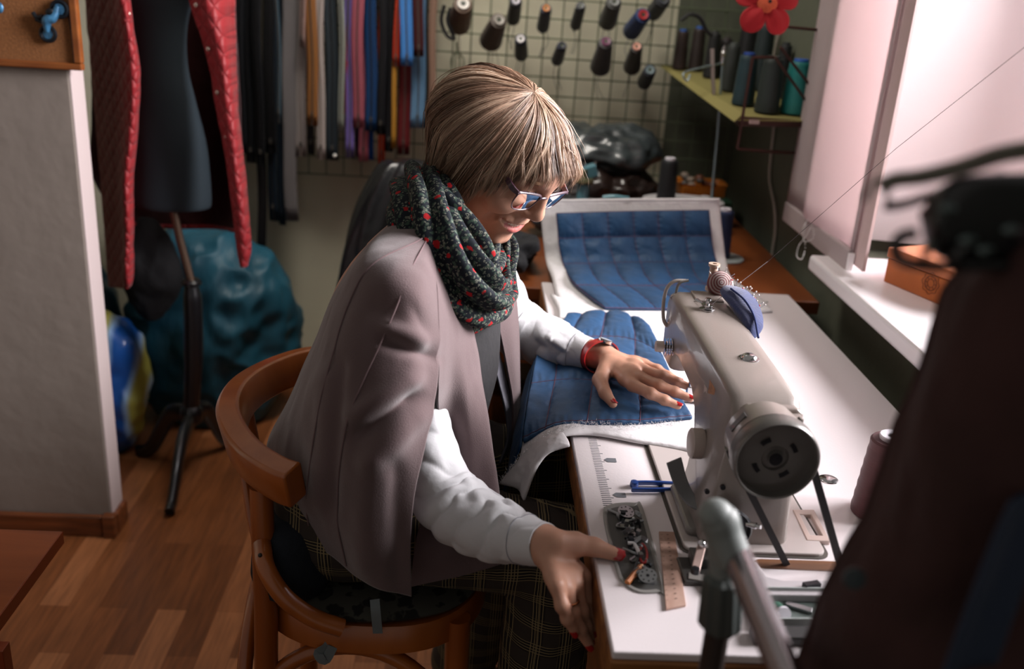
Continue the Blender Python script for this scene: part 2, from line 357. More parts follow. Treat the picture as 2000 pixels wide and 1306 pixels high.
# end cover, wheel housing, handwheel
WC = np.array([.350, .94, .916]); WS = .83
MB().rings([[(x, y, z) for x, z in ((.322, .946), (.330, .9525), (.386, .9525), (.394, .946), (.396, .90), (.388, .87), (.328, .87), (.320, .90))] for y in (1.000, .986)]).build('end_cover', m_mach, mc, smooth=False, bevel=.003)
for sx in (.3315, .3805):
    b = MB().box((sx-.010, .972, .929), (sx+.010, .988, .9475)).build('bracket', m_mach, mc, smooth=False, bevel=.003)
    MB().lathe([(.0001, -.002), (.0045, -.0015), (.005, .001), (.005, .004)], (sx, .970, .938), (0, 1, 0), 12).build('screw', m_black, b)
MB().lathe([(.043, .05), (.044, .035), (.0455, .020), (.0455, .012), (.042, .010)], WC, (0, 1, 0), 48).build('wheel_housing', m_mach, mc)
for ang in (145, 205, 30):
    a = math.radians(ang); q = WC+np.array([.0447*math.cos(a), .028, .0447*math.sin(a)])
    MB().obox(q, (-math.sin(a), 0, math.cos(a)), (0, 1, 0), (math.cos(a), 0, math.sin(a)), (.012, .005, .0012)).build('vent_slot', m_mdark, mc, smooth=False)
whl = MB().lathe([(r_*WS, h_) for r_, h_ in [(.0001, -.004), (.010, -.004), (.0105, .001), (.018, .0015), (.0185, -.001), (.020, -.0012), (.047, .0015), (.052, .001), (.0535, -.010), (.0555, -.0115), (.0575, -.009), (.0582, 0), (.0582, .010), (.0535, .012), (.050, .010), (.001, .012)]], WC-[0, .005, 0], (0, 1, 0), 56).build('handwheel', M('wheel_grey', '6a6763', .35, .25, coat=.3), mc, angle=30)
MB().lathe([(.0001, -.0050), (.0075, -.0048), (.0075, -.003)], WC-[0, .005, 0], (0, 1, 0), 20).build('wheel_bore', m_black, whl)
for a0 in (20, 110, 200, 290):
    P = [WC+np.array([.0235*math.cos(math.radians(a0+t)), -.0062, .0235*math.sin(math.radians(a0+t))]) for t in np.linspace(0, 28, 6)]
    MB().band(P, .0008, .0052, (0, 1, 0)).build('wheel_slot', m_black, whl, smooth=False)
# drive belt
bl = MB()
A1, A2 = aty(1462, 955, .945), atz(1537, 1104, T+.001); A2[1] = .954
B1, B2 = aty(1583, 896, .945), aty(1662, 1075, .943)
for P, Q in ((A1, A2), (B1, np.array([B2[0], B2[1], T-.01]))): bl.band([P, (P+Q)/2, Q], .006, .008, (0, 1, 0))
a = np.linspace(.2, PI+.3, 24); bl.band([WC+np.array([.0462*math.cos(t), .004, .0462*math.sin(t)]) for t in a], .006, .003, (0, 1, 0))
tag(bl.build('drive_belt', m_rub, smooth=False), 'black rubber drive belt running from the handwheel down into the table slot', 'belt')
# stitch dial, tension dial, thread hardware
q = aty(1370, 866, 1.075)
dl = MB().lathe([(.0001, -.013), (.017, -.013), (.0195, -.011), (.0195, .002), (.018, .004), (.006, .004), (.006, .022)], (q[0]-.002, 1.075, q[2]), (1, 0, 0), 36).build('stitch_dial', M('dial_beige', 'b7a8a0', .45), mc)
MB().lathe([(.0105, 0), (.0105, .006)], (q[0]+.006, 1.075, q[2]), (1, 0, 0), 24).build('dial_ring', m_black, dl)
q = aty(1306, 677, 1.345)
tn = MB().lathe([(.0001, -.024), (.008, -.024), (.0085, -.022), (.0085, -.012), (.003, -.011), (.003, .02)], (q[0]+.004, 1.345, q[2]), (1, 0, 0), 24).build('tension_knob', M('dial_beige'), mc)
sp = MB()
for xx in (-.010, -.006, -.002, .002): sp.lathe([(.006, xx), (.013, xx+.0004), (.0135, xx+.0012), (.006, xx+.0016)], (q[0]+.004, 1.345, q[2]), (1, 0, 0), 28)
sp.build('tension_disc', m_chrome, tn)
P = [aty(*a, 1.40) for a in ((1340, 548), (1318, 549), (1303, 562), (1296, 590), (1296, 622), (1304, 637), (1318, 638))]
MB().tube(cr(P, 40), .0028, 10).build('lever_guard', M('guard_beige', 'a59d97', .4), mc)
P = [aty(*a, 1.395) for a in ((1345, 547), (1325, 556), (1316, 600), (1313, 650), (1318, 700))]
MB().tube(cr(P, 24), .0022, 8).build('thread_rail', m_mgrey, mc)
for a in ((1322, 582), (1316, 628), (1316, 648)):
    c = aty(*a, 1.385); MB().tube([c+np.array([.006*math.cos(t)-.002, .003, .0045*math.sin(t)]) for t in np.linspace(0, 5, 14)], .0012, 6).build('thread_guide', m_chrome, mc)
    MB().ball(c+[.005, 0, -.002], .003).build('screw', m_black, mc)
q = aty(1387, 611, 1.29)
MB().lathe([(.011, 0), (.011, .002), (.003, .003), (.003, .006), (.009, .007), (.0095, .009), (.003, .010), (.003, .014), (.005, .015), (.004, .018), (.0001, .018)], (q[0], 1.31, .957), (0, 0, 1), 24).build('pretension_disc', m_chrome, mc)
MB().tube([(q[0]-.014, 1.325, .968), (q[0]-.006, 1.315, .965), (q[0]+.006, 1.298, .961)], [.004, .003, .0035], 8, flat=(.4, 1)).build('thread_finger', M('chrome'), mc)
q = aty(1455, 708, 1.12)
MB().lathe([(.0135, 0), (.013, .0015), (.0105, .002), (.0095, .0045), (.006, .0065), (.0001, .0072)], (.366, 1.128, .9555), (0, 0, 1), 28).build('oil_cap', m_chrome, mc)
for a, y in (((1367, 571), 1.38), ((1398, 556), 1.40), ((1372, 590), 1.35)):
    c = aty(*a, y); MB().lathe([(.0035, 0), (.003, .0015), (.0001, .0016)], (c[0], y, .957), (0, 0, 1), 12).build('screw', m_mdark, mc)
MB().box((.344, 1.345, .957), (.386, 1.392, .9600)).build('top_cover_plate', m_mach, mc, smooth=False, bevel=.002)
# orange and white sticker on the operator's side of the arm
MB().box((.3158, 1.085, .893), (.3166, 1.115, .930)).build('sticker', M('sticker_orange', 'a9744a', .5, var=(120, .4)), mc, smooth=False)
MB().box((.3156, 1.118, .885), (.3166, 1.135, .915)).build('sticker', M('sticker_white', 'b9aaa2', .5, var=(160, .25)), mc, smooth=False)
MB().box((.3155, 1.125, .888), (.3165, 1.128, .908)).build('sticker_print', m_mdark, mc, smooth=False)
# needle bar, presser bar and foot
q = aty(1341, 790, 1.375)
nb = (.362, 1.383)
MB().tube([(*nb, .845), (*nb, .798)], .0032, 12).build('needle_bar', m_chrome, mc)
cl = MB().box((nb[0]-.005, nb[1]-.005, .792), (nb[0]+.005, nb[1]+.005, .804)).build('needle_clamp', m_chrome, mc, smooth=False, bevel=.001)
MB().lathe([(.0012, 0), (.001, -.02), (.0002, -.03)], (*nb, .793), (0, 0, 1), 8).build('needle', m_chrome, cl)
MB().tube([(nb[0]+.019, 1.388, .845), (nb[0]+.019, 1.388, .80)], .0038, 12).build('presser_bar', m_chrome, mc)
fb = MB().box((nb[0]+.012, 1.380, .786), (nb[0]+.026, 1.394, .804)); fb.obox((nb[0]+.008, 1.384, .783), (1, 0, -.15), (0, 1, 0), (.15, 0, 1), (.018, .006, .0012)); fb.build('presser_foot', m_chrome, mc, smooth=False, bevel=.0008)
# reverse lever: bent grey blade on the operator's side
P = [aty(1316, 898, 1.06), aty(1328, 938, 1.055), aty(1343, 968, 1.045), aty(1362, 986, 1.03), aty(1400, 994, 1.02)]
MB().band(cr(P, 24), np.linspace(.021, .014, 24), .003, (1, .3, .2)).build('reverse_lever', M('lever_grey', '77787a', .35), mc, bevel=.001)
for a in ((1381, 960), (1516, 968), (1412, 952)):
    c = aty(*a, .984); MB().lathe([(.0001, -.001), (.003, -.001), (.003, .003)], c, (0, 1, 0), 12).build('screw', m_black, mc)
# bobbin winder by the near end of the bed
bw = thing('bobbin_winder', 'small dark metal bobbin winder standing at the near end of the machine bed', 'bobbin winder', (.30, .955, T))
c = aty(1422, 1030, .965)
w_ = MB().lathe([(.0001, -.004), (.006, -.004), (.006, .001), (.022, .001), (.026, -.003), (.028, 0), (.026, .004), (.001, .003)], (c[0], .965, max(c[2], T+.029)), (.25, 1, .1), 36).build('winder_wheel', m_black, bw)
for t in np.linspace(0, 2*PI, 6)[:-1]:
    MB().lathe([(.0001, -.0005), (.0042, -.0005), (.0042, .001)], (c[0]+.0145*math.cos(t), .9632, max(c[2], T+.029)+.0145*math.sin(t)), (.25, 1, .1), 12).build('wheel_hole', m_mgrey, w_)
MB().lathe([(.003, 0), (.004, .012), (.0025, .013), (.0025, .018)], (c[0]+.018, .955, c[2]+.012), (.6, -.6, .2), 12).build('spindle', m_chrome, bw)
bb = MB().box((.262, .905, T), (.318, .955, T+.006)); bb.box((.275, .93, T+.006), (.305, .955, T+.02)); bb.build('winder_base', m_mdark, bw, smooth=False, bevel=.002)
a, b = atz(1357, 1118, T+.018), atz(1370, 1068, T+.03)
MB().band([a, (a+b)/2, b], .010, .0025, (1, 0, 0)).build('winder_arm', M('arm_pink_steel', 'bba199', .4, .3), bw, smooth=False, bevel=.001)
MB().lathe([(.005, 0), (.005, .006), (.0001, .007)], a, (0, 0, 1), 14).build('winder_screw', m_black, bw)
MB().ball(b+[0, 0, .004], .005).build('winder_knob', m_chrome, bw)
P = [atz(*a, T+.006) for a in ((1345, 1125), (1378, 1132), (1395, 1150), (1420, 1150))]
MB().band(cr(P, 14), .003, .012).build('winder_bracket', m_mgrey, bw, smooth=False)
# ================================================================== things on and around the machine
c = aty(1393, 541, 1.405)
t_ = thing('crochet_pincushion', 'small round red and white crocheted pincushion on top of the machine head', 'pincushion', (c[0]+.005, 1.40, .958))
def ring_mat(name, c1, c2, axis, sc, dist=0):
    m = bpy.data.materials.new(name); m.use_nodes = True; nt = m.node_tree; b = nt.nodes['Principled BSDF']; b.inputs['Roughness'].default_value = .85
    tc = nd(nt, 'ShaderNodeTexCoord'); wv = nd(nt, 'ShaderNodeTexWave', wave_type='RINGS', rings_direction=axis); wv.inputs['Scale'].default_value = sc; wv.inputs['Distortion'].default_value = dist; wv.inputs['Detail Scale'].default_value = 90
    nt.links.new(tc.outputs['Object'], wv.inputs['Vector']); r = nd(nt, 'ShaderNodeValToRGB'); r.color_ramp.interpolation = 'LINEAR'
    r.color_ramp.elements[0].color = (*lin(c1), 1); r.color_ramp.elements[1].color = (*lin(c2), 1); r.color_ramp.elements[0].position = .35; r.color_ramp.elements[1].position = .6
    nt.links.new(wv.outputs[0], r.inputs[0]); nt.links.new(r.outputs[0], b.inputs['Base Color'])
    bp = nd(nt, 'ShaderNodeBump'); bp.inputs['Distance'].default_value = .001; nt.links.new(wv.outputs[0], bp.inputs['Height']); nt.links.new(bp.outputs[0], b.inputs['Normal']); return m
cc = np.array([c[0]+.006, 1.385, .975])
o = MB().ball((0, 0, 0), (.0195, .0195, .0175), 32, 20).build('cushion', ring_mat('crochet', '8a4248', 'cbbab6', 'Z', 85, 3), t_, rig=1)
o.parent = None; o.location = cc; o.rotation_euler = Vector((-.1, -1, .45)).to_track_quat('Z', 'Y').to_euler(); o.parent = t_; o.matrix_parent_inverse = Matrix.Translation(t_.location).inverted()
m_pin = M('pin_steel', 'c8c8cc', .25, 1); m_pr = M('pin_red', 'c3262a', .3); m_pw = M('pin_pearl', 'e6dcd8', .25)
def pin(base, d, L, head, parent, r=.0016):
    d = np.array(d, float); d /= np.linalg.norm(d)
    p_ = MB().tube([base, base+d*L], .00035, 6).build('pin', m_pin, parent); MB().ball(base+d*L, r, 10, 8).build('pin_head', head, p_)
for d in ((.3, .1, 1), (.8, -.2, .7), (-.2, .5, .9), (.9, .3, .3), (.1, -.5, .9), (-.7, 0, .6)):
    d = np.array(d)/np.linalg.norm(d); pin(cc+d*.016, d+np.array([.1, 0, .2]), .010, m_pr if d[0] > .8 else m_pin, t_, .0006)
c = aty(1389, 522, 1.425)
t_ = thing('wooden_bobbin', 'tiny pale wooden spool standing behind the crocheted pincushion', 'spool', (.376, 1.408, .958))
MB().lathe([(.0001, .003), (.004, .003), (.004, 0), (.009, 0), (.009, .005), (.0062, .008), (.0062, .036), (.0088, .039), (.0088, .043), (.004, .043), (.004, .030), (.0001, .030)], (c[0]-.001, 1.405, .9575), (0, 0, 1), 20).build('spool_body', M('pale_wood', 'b59d8c', .6), t_)
# blue pin pouch hanging over the far side of the arm
pb = thing('pin_pouch', 'dark blue felt pin pouch bristling with pins, hung behind the machine head', 'pin pouch', (.42, 1.34, .90))
G = []
for s in np.linspace(0, 1, 9):
    row = []
    C0 = cr([aty(1418, 566, 1.36), aty(1442, 585, 1.33), aty(1462, 612, 1.29), aty(1474, 640, 1.25), aty(1472, 660, 1.23)], 9)[int(round(s*8))]
    wd = [.012, .020, .024, .025, .023, .020, .016, .010, .003][int(round(s*8))]
    a = np.linspace(0, 2*PI, 20, endpoint=False)
    row = C0+(wd*(1+.12*np.sin(3*a+s*5)))[:, None]*np.cos(a)[:, None]*np.array([.75, .45, .25])+wd*.55*np.sin(a)[:, None]*np.array([-.5, .3, .8])
    G.append(row)
pouch = MB().rings(cr(G, 30)).build('pouch', M('blue_felt', '11265c', .95, bump=(300, .0006), var=(60, .2), sheen=.4), pb)
P = cr([aty(1425, 560, 1.35), aty(1452, 583, 1.31), aty(1470, 615, 1.27), aty(1478, 655, 1.22)], 20); MB().tube(P-[0, .008, 0], .0016, 6).build('seam', M('blue_seam', '16285e', .9), pouch)
ax = rng.normal(size=(30, 3))
for i in range(22):
    s = i/22; b0 = cr([aty(1430, 562, 1.37), aty(1458, 588, 1.34), aty(1474, 612, 1.31)], 22)[i]
    d = np.array([.5, .1, .9])+ax[i]*.45; pin(b0, d, .012+.008*(i % 3)/2, (m_pr if i % 6 == 0 else m_pw), pb, .0014)
# loose thread from the machine up to the right
P = np.array([aty(1316, 582, 1.385), (.358, 1.31, .966), aty(1500, 510, 1.5), aty(1750, 290, 1.35), aty(2010, 85, 1.1)])
tag(MB().tube(np.vstack([np.linspace(P[i], P[i+1], 8) for i in range(4)]), .00035, 5).build('sewing_thread', M('thread_dark', '3a3336', .8)), 'thin dark thread running from the machine up past the blind', 'thread')
# thread snips
sn = thing('thread_snips', 'blue thread snips lying on the white table beside the machine bed', 'snips', atz(1290, 950, T))
m_bl = M('snips_blue', '173f86', .35, coat=.4)
a, b = atz(1233, 943, T+.005), atz(1352, 946, T+.005); a2, b2 = atz(1233, 956, T+.005), atz(1352, 955, T+.005)
for P in ([a, (a*2+b)/3+[0, .002, 0], b], [a2, (a2*2+b2)/3-[0, .001, 0], b2]): MB().band(cr(P, 12), .006, .0045).build('handle', m_bl, sn, smooth=False, bevel=.0012)
MB().lathe([(.005, 0), (.006, .003), (.005, .008), (.0001, .009)], atz(1238, 950, T), (0, 0, 1), 18).build('spring_joint', m_bl, sn)
MB().prism([atz(*q, T+.002) for q in ((1345, 948), (1372, 955), (1369, 1000), (1365, 1003))], (0, 0, 1), .001).build('blade', m_pin, sn, smooth=False)
# ruler
rl = thing('wooden_ruler', 'short pale wooden ruler on the table beside the parts tray', 'ruler', atz(1310, 1110, T))
p4 = [atz(*q, T+.0035) for q in ((1287, 1037), (1317, 1038), (1340, 1180), (1301, 1188))]
MB().prism(p4, (0, 0, -1), .003).build('ruler_body', wood_mat('ruler_wood', 'a98474', 'c5a596', (3, 1, 1), .6, 0, 12), rl, smooth=False, bevel=.0004)
mk = MB(); m_mark = M('ruler_ink', '5e443c', .7)
for i in range(15):
    s = .05+.92*i/15; A = p4[0]*(1-s)+p4[3]*s; B = p4[1]*(1-s)+p4[2]*s; dv = B-A
    for f0, f1, w_ in ((.04, .14 if i % 5 else .22, .0003), (.47, .60, .0007)):
        q0, q1 = A+dv*f0, A+dv*f1; n_ = (p4[3]-p4[0]); n_ = n_/np.linalg.norm(n_)*w_
        mk.add([q0-n_+[0, 0, .0003], q1-n_+[0, 0, .0003], q1+n_+[0, 0, .0003], q0+n_+[0, 0, .0003]], [(0, 1, 2, 3)])
mk.build('ruler_marks', m_mark, rl, smooth=False)
# steel dome on the tabletop
c = atz(1618, 936, T); tag(MB().lathe([(.0135, 0), (.0130, .0012), (.009, .0032), (.0001, .0042)], c, (0, 0, 1), 28).build('table_cap', m_chrome), 'shiny round metal cap set in the white tabletop near the burgundy spool', 'cap')
# parts tray
ty = thing('parts_tray', 'long grey recessed tray full of small metal machine parts', 'tray', atz(1238, 1070, T))
out_ = [atz(*q, T) for q in ((1190, 988), (1238, 984), (1256, 996), (1297, 1150), (1288, 1158), (1248, 1158), (1218, 1140), (1202, 1110), (1178, 1010))]
O = cr(out_, 54, True); c0 = O.mean(0)
inn = c0+(O-c0)*np.array([.83, .93, 1])
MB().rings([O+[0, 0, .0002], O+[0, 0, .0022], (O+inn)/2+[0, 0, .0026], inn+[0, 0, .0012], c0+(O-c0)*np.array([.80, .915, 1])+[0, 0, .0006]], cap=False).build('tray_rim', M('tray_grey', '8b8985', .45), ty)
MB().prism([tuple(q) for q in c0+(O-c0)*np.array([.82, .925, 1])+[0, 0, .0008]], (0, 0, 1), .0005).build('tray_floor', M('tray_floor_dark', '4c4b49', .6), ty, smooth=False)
def intray(u, v): return (out_[0]*(1-v)+atz(1240, 1150, T)*v)*(1-u)+(atz(1244, 995, T)*(1-v)+atz(1284, 1148, T)*v)*u
m_st = M('part_steel', '9a9c9e', .28, .9); m_sd = M('part_dark', '34363a', .4, .7)
random.seed(5)
def bobbin(c, ax, r, nm, lb):
    b = thing(nm, lb, 'bobbin', c); MB().lathe([(.0018, 0), (r, 0), (r, .0008), (.0045, .0012), (.0045, .008), (r, .0084), (r, .0092), (.0018, .0092)], c, ax, 24).build('flange', m_st, b)
    A = np.array(ax, float); A /= np.linalg.norm(A); N = np.cross(A, (0, 1, .1)); N /= np.linalg.norm(N); B = np.cross(A, N)
    for t in np.linspace(0, 2*PI, 9)[:-1]: MB().lathe([(.0001, .0093), (.0011, .0093), (.0011, .009)], np.array(c)+(N*math.cos(t)+B*math.sin(t))*r*.72, A, 8).build('hole', m_black, b)
    MB().lathe([(.0001, .0094), (.002, .0094), (.002, .009)], c, A, 10).build('bore', m_black, b)
bobbin(intray(.42, .16)+[0, 0, .004], (.1, -.25, 1), .0105, 'bobbin', 'shiny perforated metal bobbin at the far end of the parts tray')
bobbin(intray(.62, .93)+[0, 0, .002], (-.1, -.3, 1), .0105, 'bobbin', 'perforated metal bobbin at the near end of the parts tray')
spots = [(.3, .22), (.5, .24), (.72, .22), (.85, .27), (.25, .3), (.45, .31), (.7, .33), (.4, .38), (.6, .41), (.3, .45), (.55, .47), (.75, .5), (.35, .54), (.5, .58), (.3, .62), (.62, .66), (.42, .70), (.55, .74), (.32, .76), (.25, .86), (.4, .88), (.7, .82), (.15, .12), (.8, .16)]
kinds = ['presser_foot_part', 'screw_part', 'steel_rod', 'metal_clip']
for i, (u, v) in enumerate(spots):
    c = intray(u, v)+[0, 0, .003+.003*random.random()]; k = kinds[i % 4]; an = random.uniform(-.6, .6)+(1.2 if i % 3 == 0 else 0); d = np.array([math.cos(an), math.sin(an), random.uniform(-.2, .3)])
    mb = MB()
    if k == 'steel_rod': mb.tube([c-d*.012, c+d*.012], .0018, 8)
    elif k == 'screw_part': mb.tube([c-d*.006, c+d*.005], .0016, 8); mb.tube([c+d*.005, c+d*.008], .0034, 10)
    elif k == 'metal_clip': mb.band(cr([c-d*.008, c+[0, 0, .006], c+d*.008, c+d*.004+[0, .006, 0]], 10), .005, .001, (0, .4, 1))
    else:
        mb.obox(c, d, np.cross(d, (0, 0, 1)), (0, 0, 1), (.008, .004, .0012)); mb.obox(c+d*.004+[0, 0, .004], d, np.cross(d, (0, 0, 1)), (0, 0, 1), (.0025, .003, .005)); mb.obox(c-d*.006+[0, 0, .002], (d+[0, 0, .8]), np.cross(d, (0, 0, 1)), (0, 0, 1), (.004, .0015, .001))
    cat = {'presser_foot_part': 'presser foot', 'screw_part': 'screw', 'steel_rod': 'rod', 'metal_clip': 'clip'}[k]
    tag(mb.build(k, m_st if i % 3 else m_sd, smooth=k in ('steel_rod', 'screw_part'), bevel=.0003 if k == 'presser_foot_part' else 0), 'small loose metal '+cat+' among the jumble in the grey parts tray', cat, 'loose metal '+cat+'s in the parts tray')
c = intray(.5, .78)
pc = thing('pencil_stub', 'short orange wooden pencil stub in the parts tray', 'pencil', c); a, b = atz(1225, 1138, T+.004), atz(1252, 1106, T+.008)
MB().tube([a, b], .0035, 6).build('pencil_body', M('pencil_orange', 'b36a34', .5), pc, angle=20); MB().tube([b, b+(b-a)*.12], [.0035, .0012], 6).build('pencil_tip', M('pencil_wood', 'caa27c', .7), pc)
P = [atz(*q, T+.006) for q in ((1254, 1062), (1262, 1072), (1263, 1090), (1256, 1100), (1250, 1088), (1252, 1070))]
tag(MB().tube(cr(P, 24, True), .0016, 8, loop=True).build('red_loop_handle', M('red_plastic', '8d1f1f', .35)), 'small red plastic loop handle along the right side of the parts tray', 'handle')
P = [atz(*q, T+.007) for q in ((1226, 1060), (1238, 1062), (1246, 1075), (1250, 1085))]
tag(MB().tube(cr(P, 14), .0024, 8).build('white_hook', M('white_plastic', 'd8d6d8', .35)), 'curved white plastic piece in the middle of the parts tray', 'hook')
# burgundy thread cone, partly behind the coat
def cone(name, label, base, h, r0, r1, mat, group=None, axis=(0, 0, 1), core=None, cr_=None, m=28, cat='thread spool', ridges=0):
    t = thing(name, label, cat, base, group); A = np.array(axis, float); A /= np.linalg.norm(A); b = np.array(base, float)
    n = 14; pr = [(r0*.55, 0)]+[(r0+(r1-r0)*s+.0004*((i % 2)*2-1), h*(.02+.90*s)) for i, s in enumerate(np.linspace(0, 1, n))]+[(r1*.93, h*.945), (r1*.62, h*.95)]
    MB().lathe(pr, b, A, m).build('thread_winding', mat, t)
    MB().lathe([(r1*.3, h*.97), (r1*.3, h*.99), (r1*.62, h), (r1*.66, h*.985), (r1*.62, h*.94), (r1*.58, h*.90), (r0*.6, .002), (r0*.6, 0), (r0*.35, 0)], b, A, m).build('core', core or m_core, t)
    MB().lathe([(.0001, h*.972), (r1*.31, h*.972), (r1*.31, h*.96)], b, A, 16).build('core_hole', m_black, t); return t
m_core = M('spool_core', 'b9aeb0', .5)
def thr(col): return M('thread_'+col, col, .55, bump=(500, .0006), stretch=(.05, .05, 1), sheen=.04, var=(40, .12))
b = atz(1712, 1003, T); cone('thread_cone', 'large burgundy thread cone standing on the white table, half hidden by the brown coat', b, .115, .034, .027, thr('4a1f24'), core=M('core_white', 'd8d4dc', .4))
# ================================================================== bentwood chair
m_cw = wood_mat('bentwood', '8a4412', 'b4662a', (1, 1, .25), .3, .5, 9)
ch = thing('bentwood_chair', 'varnished orange-brown bentwood chair the seated woman sits on', 'chair', (-.16, 1.28, 0))
# back rail: wide steam-bent band
rail = np.array([aty(578, 936, 1.075), aty(545, 925, 1.09), aty(495, 890, 1.13), aty(462, 845, 1.19), aty(453, 805, 1.26), aty(474, 770, 1.34), aty(520, 752, 1.42), aty(585, 735, 1.49), aty(650, 730, 1.53)])
P = cr(rail, 60); zz = P[:, 2].mean()
P[:, 2] = zz+(P[:, 2]-zz)*.35
C0 = np.array([-.14, 1.30, 0]); R = []
W_, Tk = .055, .034
T_ = np.gradient(P, axis=0); T_[:, 2] = 0
for i in range(60):
    t = T_[i]/np.linalg.norm(T_[i]); o_ = np.array([t[1], -t[0], 0]); o_ *= np.sign(o_.dot(P[i]-C0)) or 1
    u_ = np.array([0, 0, 1.])+o_*.22; u_ /= np.linalg.norm(u_); b_ = np.cross(t, u_); b_ *= np.sign(b_.dot(o_)) or 1
    cs = [(-.5, -.42), (-.5, .42), (-.42, .5), (.42, .5), (.5, .42), (.5, -.42), (.42, -.5), (-.42, -.5)]
    R.append([P[i]+u_*W_*a+b_*Tk*b for a, b in cs])
MB().rings(R).build('back_rail', m_cw, ch, bevel=.003)
railz = zz
# seat
SZ = .556; sc = np.array([-.118, 1.285])
def seat_out(f, z, n=56, sq=2.5):
    a = np.linspace(0, 2*PI, n, endpoint=False); c, s = np.cos(a), np.sin(a)
    x = np.sign(c)*np.abs(c)**(2/sq)*.175*f; y = np.sign(s)*np.abs(s)**(2/sq)*.205*f*(1+.04*c); return np.stack([sc[0]+x, sc[1]+y, np.full(n, z)], 1)
MB().rings([seat_out(.97, SZ-.045), seat_out(1, SZ-.042), seat_out(1, SZ-.006), seat_out(.98, SZ), seat_out(.86, SZ), seat_out(.8, SZ-.008), seat_out(.02, SZ-.008)]).build('seat', m_cw, ch)
def leg(P, r, name='leg'): return MB().tube(cr(P, 16), np.linspace(r[0], r[1], 16), 14).build(name, m_cw, ch)
near = [aty(510, 950, 1.125), aty(514, 1060, 1.118), aty(519, 1180, 1.112), aty(520, 1290, 1.108)]; near = [tuple(q) for q in near]+[(near[3][0]-.008, 1.09, 0)]
far = [(x, 2*sc[1]-y, z) for x, y, z in near]
leg(near, (.0155, .017)); leg(far, (.0155, .017))
leg([(.012, 1.125, SZ-.01), (.016, 1.118, .22), (.022, 1.11, 0)], (.018, .014)); leg([(.012, 1.445, SZ-.01), (.016, 1.452, .22), (.022, 1.46, 0)], (.018, .014))
# inner spindles under the rail
MB().tube([aty(478, 930, 1.165), aty(490, 1010, 1.14), aty(506, 1080, 1.115)], .006, 10).build('spindle', m_cw, ch)
MB().tube([(-.325, 1.34, railz-.02), (-.30, 1.36, SZ-.02)], .011, 10).build('spindle', m_cw, ch)
# curved braces from the posts to the seat, arches below the seat
P = [aty(512, 1062, 1.108), aty(520, 1110, 1.075), aty(555, 1165, 1.062), aty(610, 1205, 1.062), aty(668, 1226, 1.066)]
b1 = MB().tube(cr(P, 24), .0125, 12).build('brace', m_cw, ch); m_scr = M('brace_screw', '1c1512', .5)
for a in ((508, 1084), (645, 1224)): c = aty(*a, 1.058); MB().ball(c, .003, 8, 6).build('screw', m_scr, b1)
MB().tube([(x, 2*sc[1]-y, z) for x, y, z in cr(P, 24)], .0125, 12).build('brace', m_cw, ch)
def arch(P0, P1, h, n=24):
    t = np.linspace(0, 1, n)[:, None]; P = np.array(P0)*(1-t)+np.array(P1)*t; P[:, 2] += h*(1-(2*t[:, 0]-1)**2)**.6; return MB().tube(P, .0115, 12).build('arch', m_cw, ch)
arch((-.29, 1.105, .34), (.015, 1.107, .34), .165); arch((-.29, 1.46, .34), (.015, 1.458, .34), .165); arch((.015, 1.12, .34), (.015, 1.45, .34), .165); arch((-.295, 1.12, .34), (-.295, 1.45, .34), .165)
# seat cushion with leopard print and grey ties
def leopard():
    m = bpy.data.materials.new('leopard_print'); m.use_nodes = True; nt = m.node_tree; b = nt.nodes['Principled BSDF']; b.inputs['Roughness'].default_value = .95
    tc = nd(nt, 'ShaderNodeTexCoord'); v = nd(nt, 'ShaderNodeTexVoronoi'); v.inputs['Scale'].default_value = 45
    n = nd(nt, 'ShaderNodeTexNoise'); n.inputs['Scale'].default_value = 60; ad = nd(nt, 'ShaderNodeMix', data_type='VECTOR'); ad.inputs[0].default_value = .02
    nt.links.new(tc.outputs['Object'], ad.inputs[4]); nt.links.new(tc.outputs['Object'], n.inputs[0]); nt.links.new(n.outputs['Color'], ad.inputs[5]); nt.links.new(ad.outputs[1], v.inputs['Vector'])
    r = nd(nt, 'ShaderNodeValToRGB'); e = r.color_ramp.elements; e[0].position = .42; e[0].color = (*lin('0f0e0c'), 1); e[1].position = .52; e[1].color = (*lin('3c3b34'), 1); nt.links.new(v.outputs[0], r.inputs[0]); nt.links.new(r.outputs[0], b.inputs['Base Color']); return m
cu = thing('seat_cushion', 'flat leopard-print seat cushion tied to the bentwood chair with grey tapes', 'cushion', (-.16, 1.28, SZ))
def seat_c(f, z): return seat_out(f, z)+np.stack([np.zeros(56)]*2+[.002*np.sin(np.linspace(0, 40, 56))], 1)
MB().rings([seat_out(.1, SZ-.006), seat_c(.88, SZ+.001), seat_c(.98, SZ+.008), seat_c(1.0, SZ+.014), seat_c(.97, SZ+.020), seat_c(.86, SZ+.024), seat_out(.05, SZ+.025)]).build('cushion_pad', leopard(), cu)
m_tie = M('grey_tape', '6a7274', .8)
P = [aty(732, 1170, 1.075), aty(734, 1195, 1.066), aty(738, 1236, 1.070)]; MB().band(cr(P, 12), .0015, .013, (0, 1, .1)).build('tie', m_tie, cu, label='grey cloth tie')
P = [aty(652, 1236, 1.09), aty(640, 1262, 1.085), aty(622, 1275, 1.08), aty(634, 1290, 1.08), aty(650, 1262, 1.083)]; MB().band(cr(P, 20), .0015, .014, (0, 1, .1)).build('tie', m_tie, cu)
P = [aty(545, 1085, 1.16), aty(542, 1120, 1.15), aty(552, 1150, 1.15)]; MB().band(cr(P, 12), .0015, .02, (0, 1, .1)).build('tie', m_tie, cu)
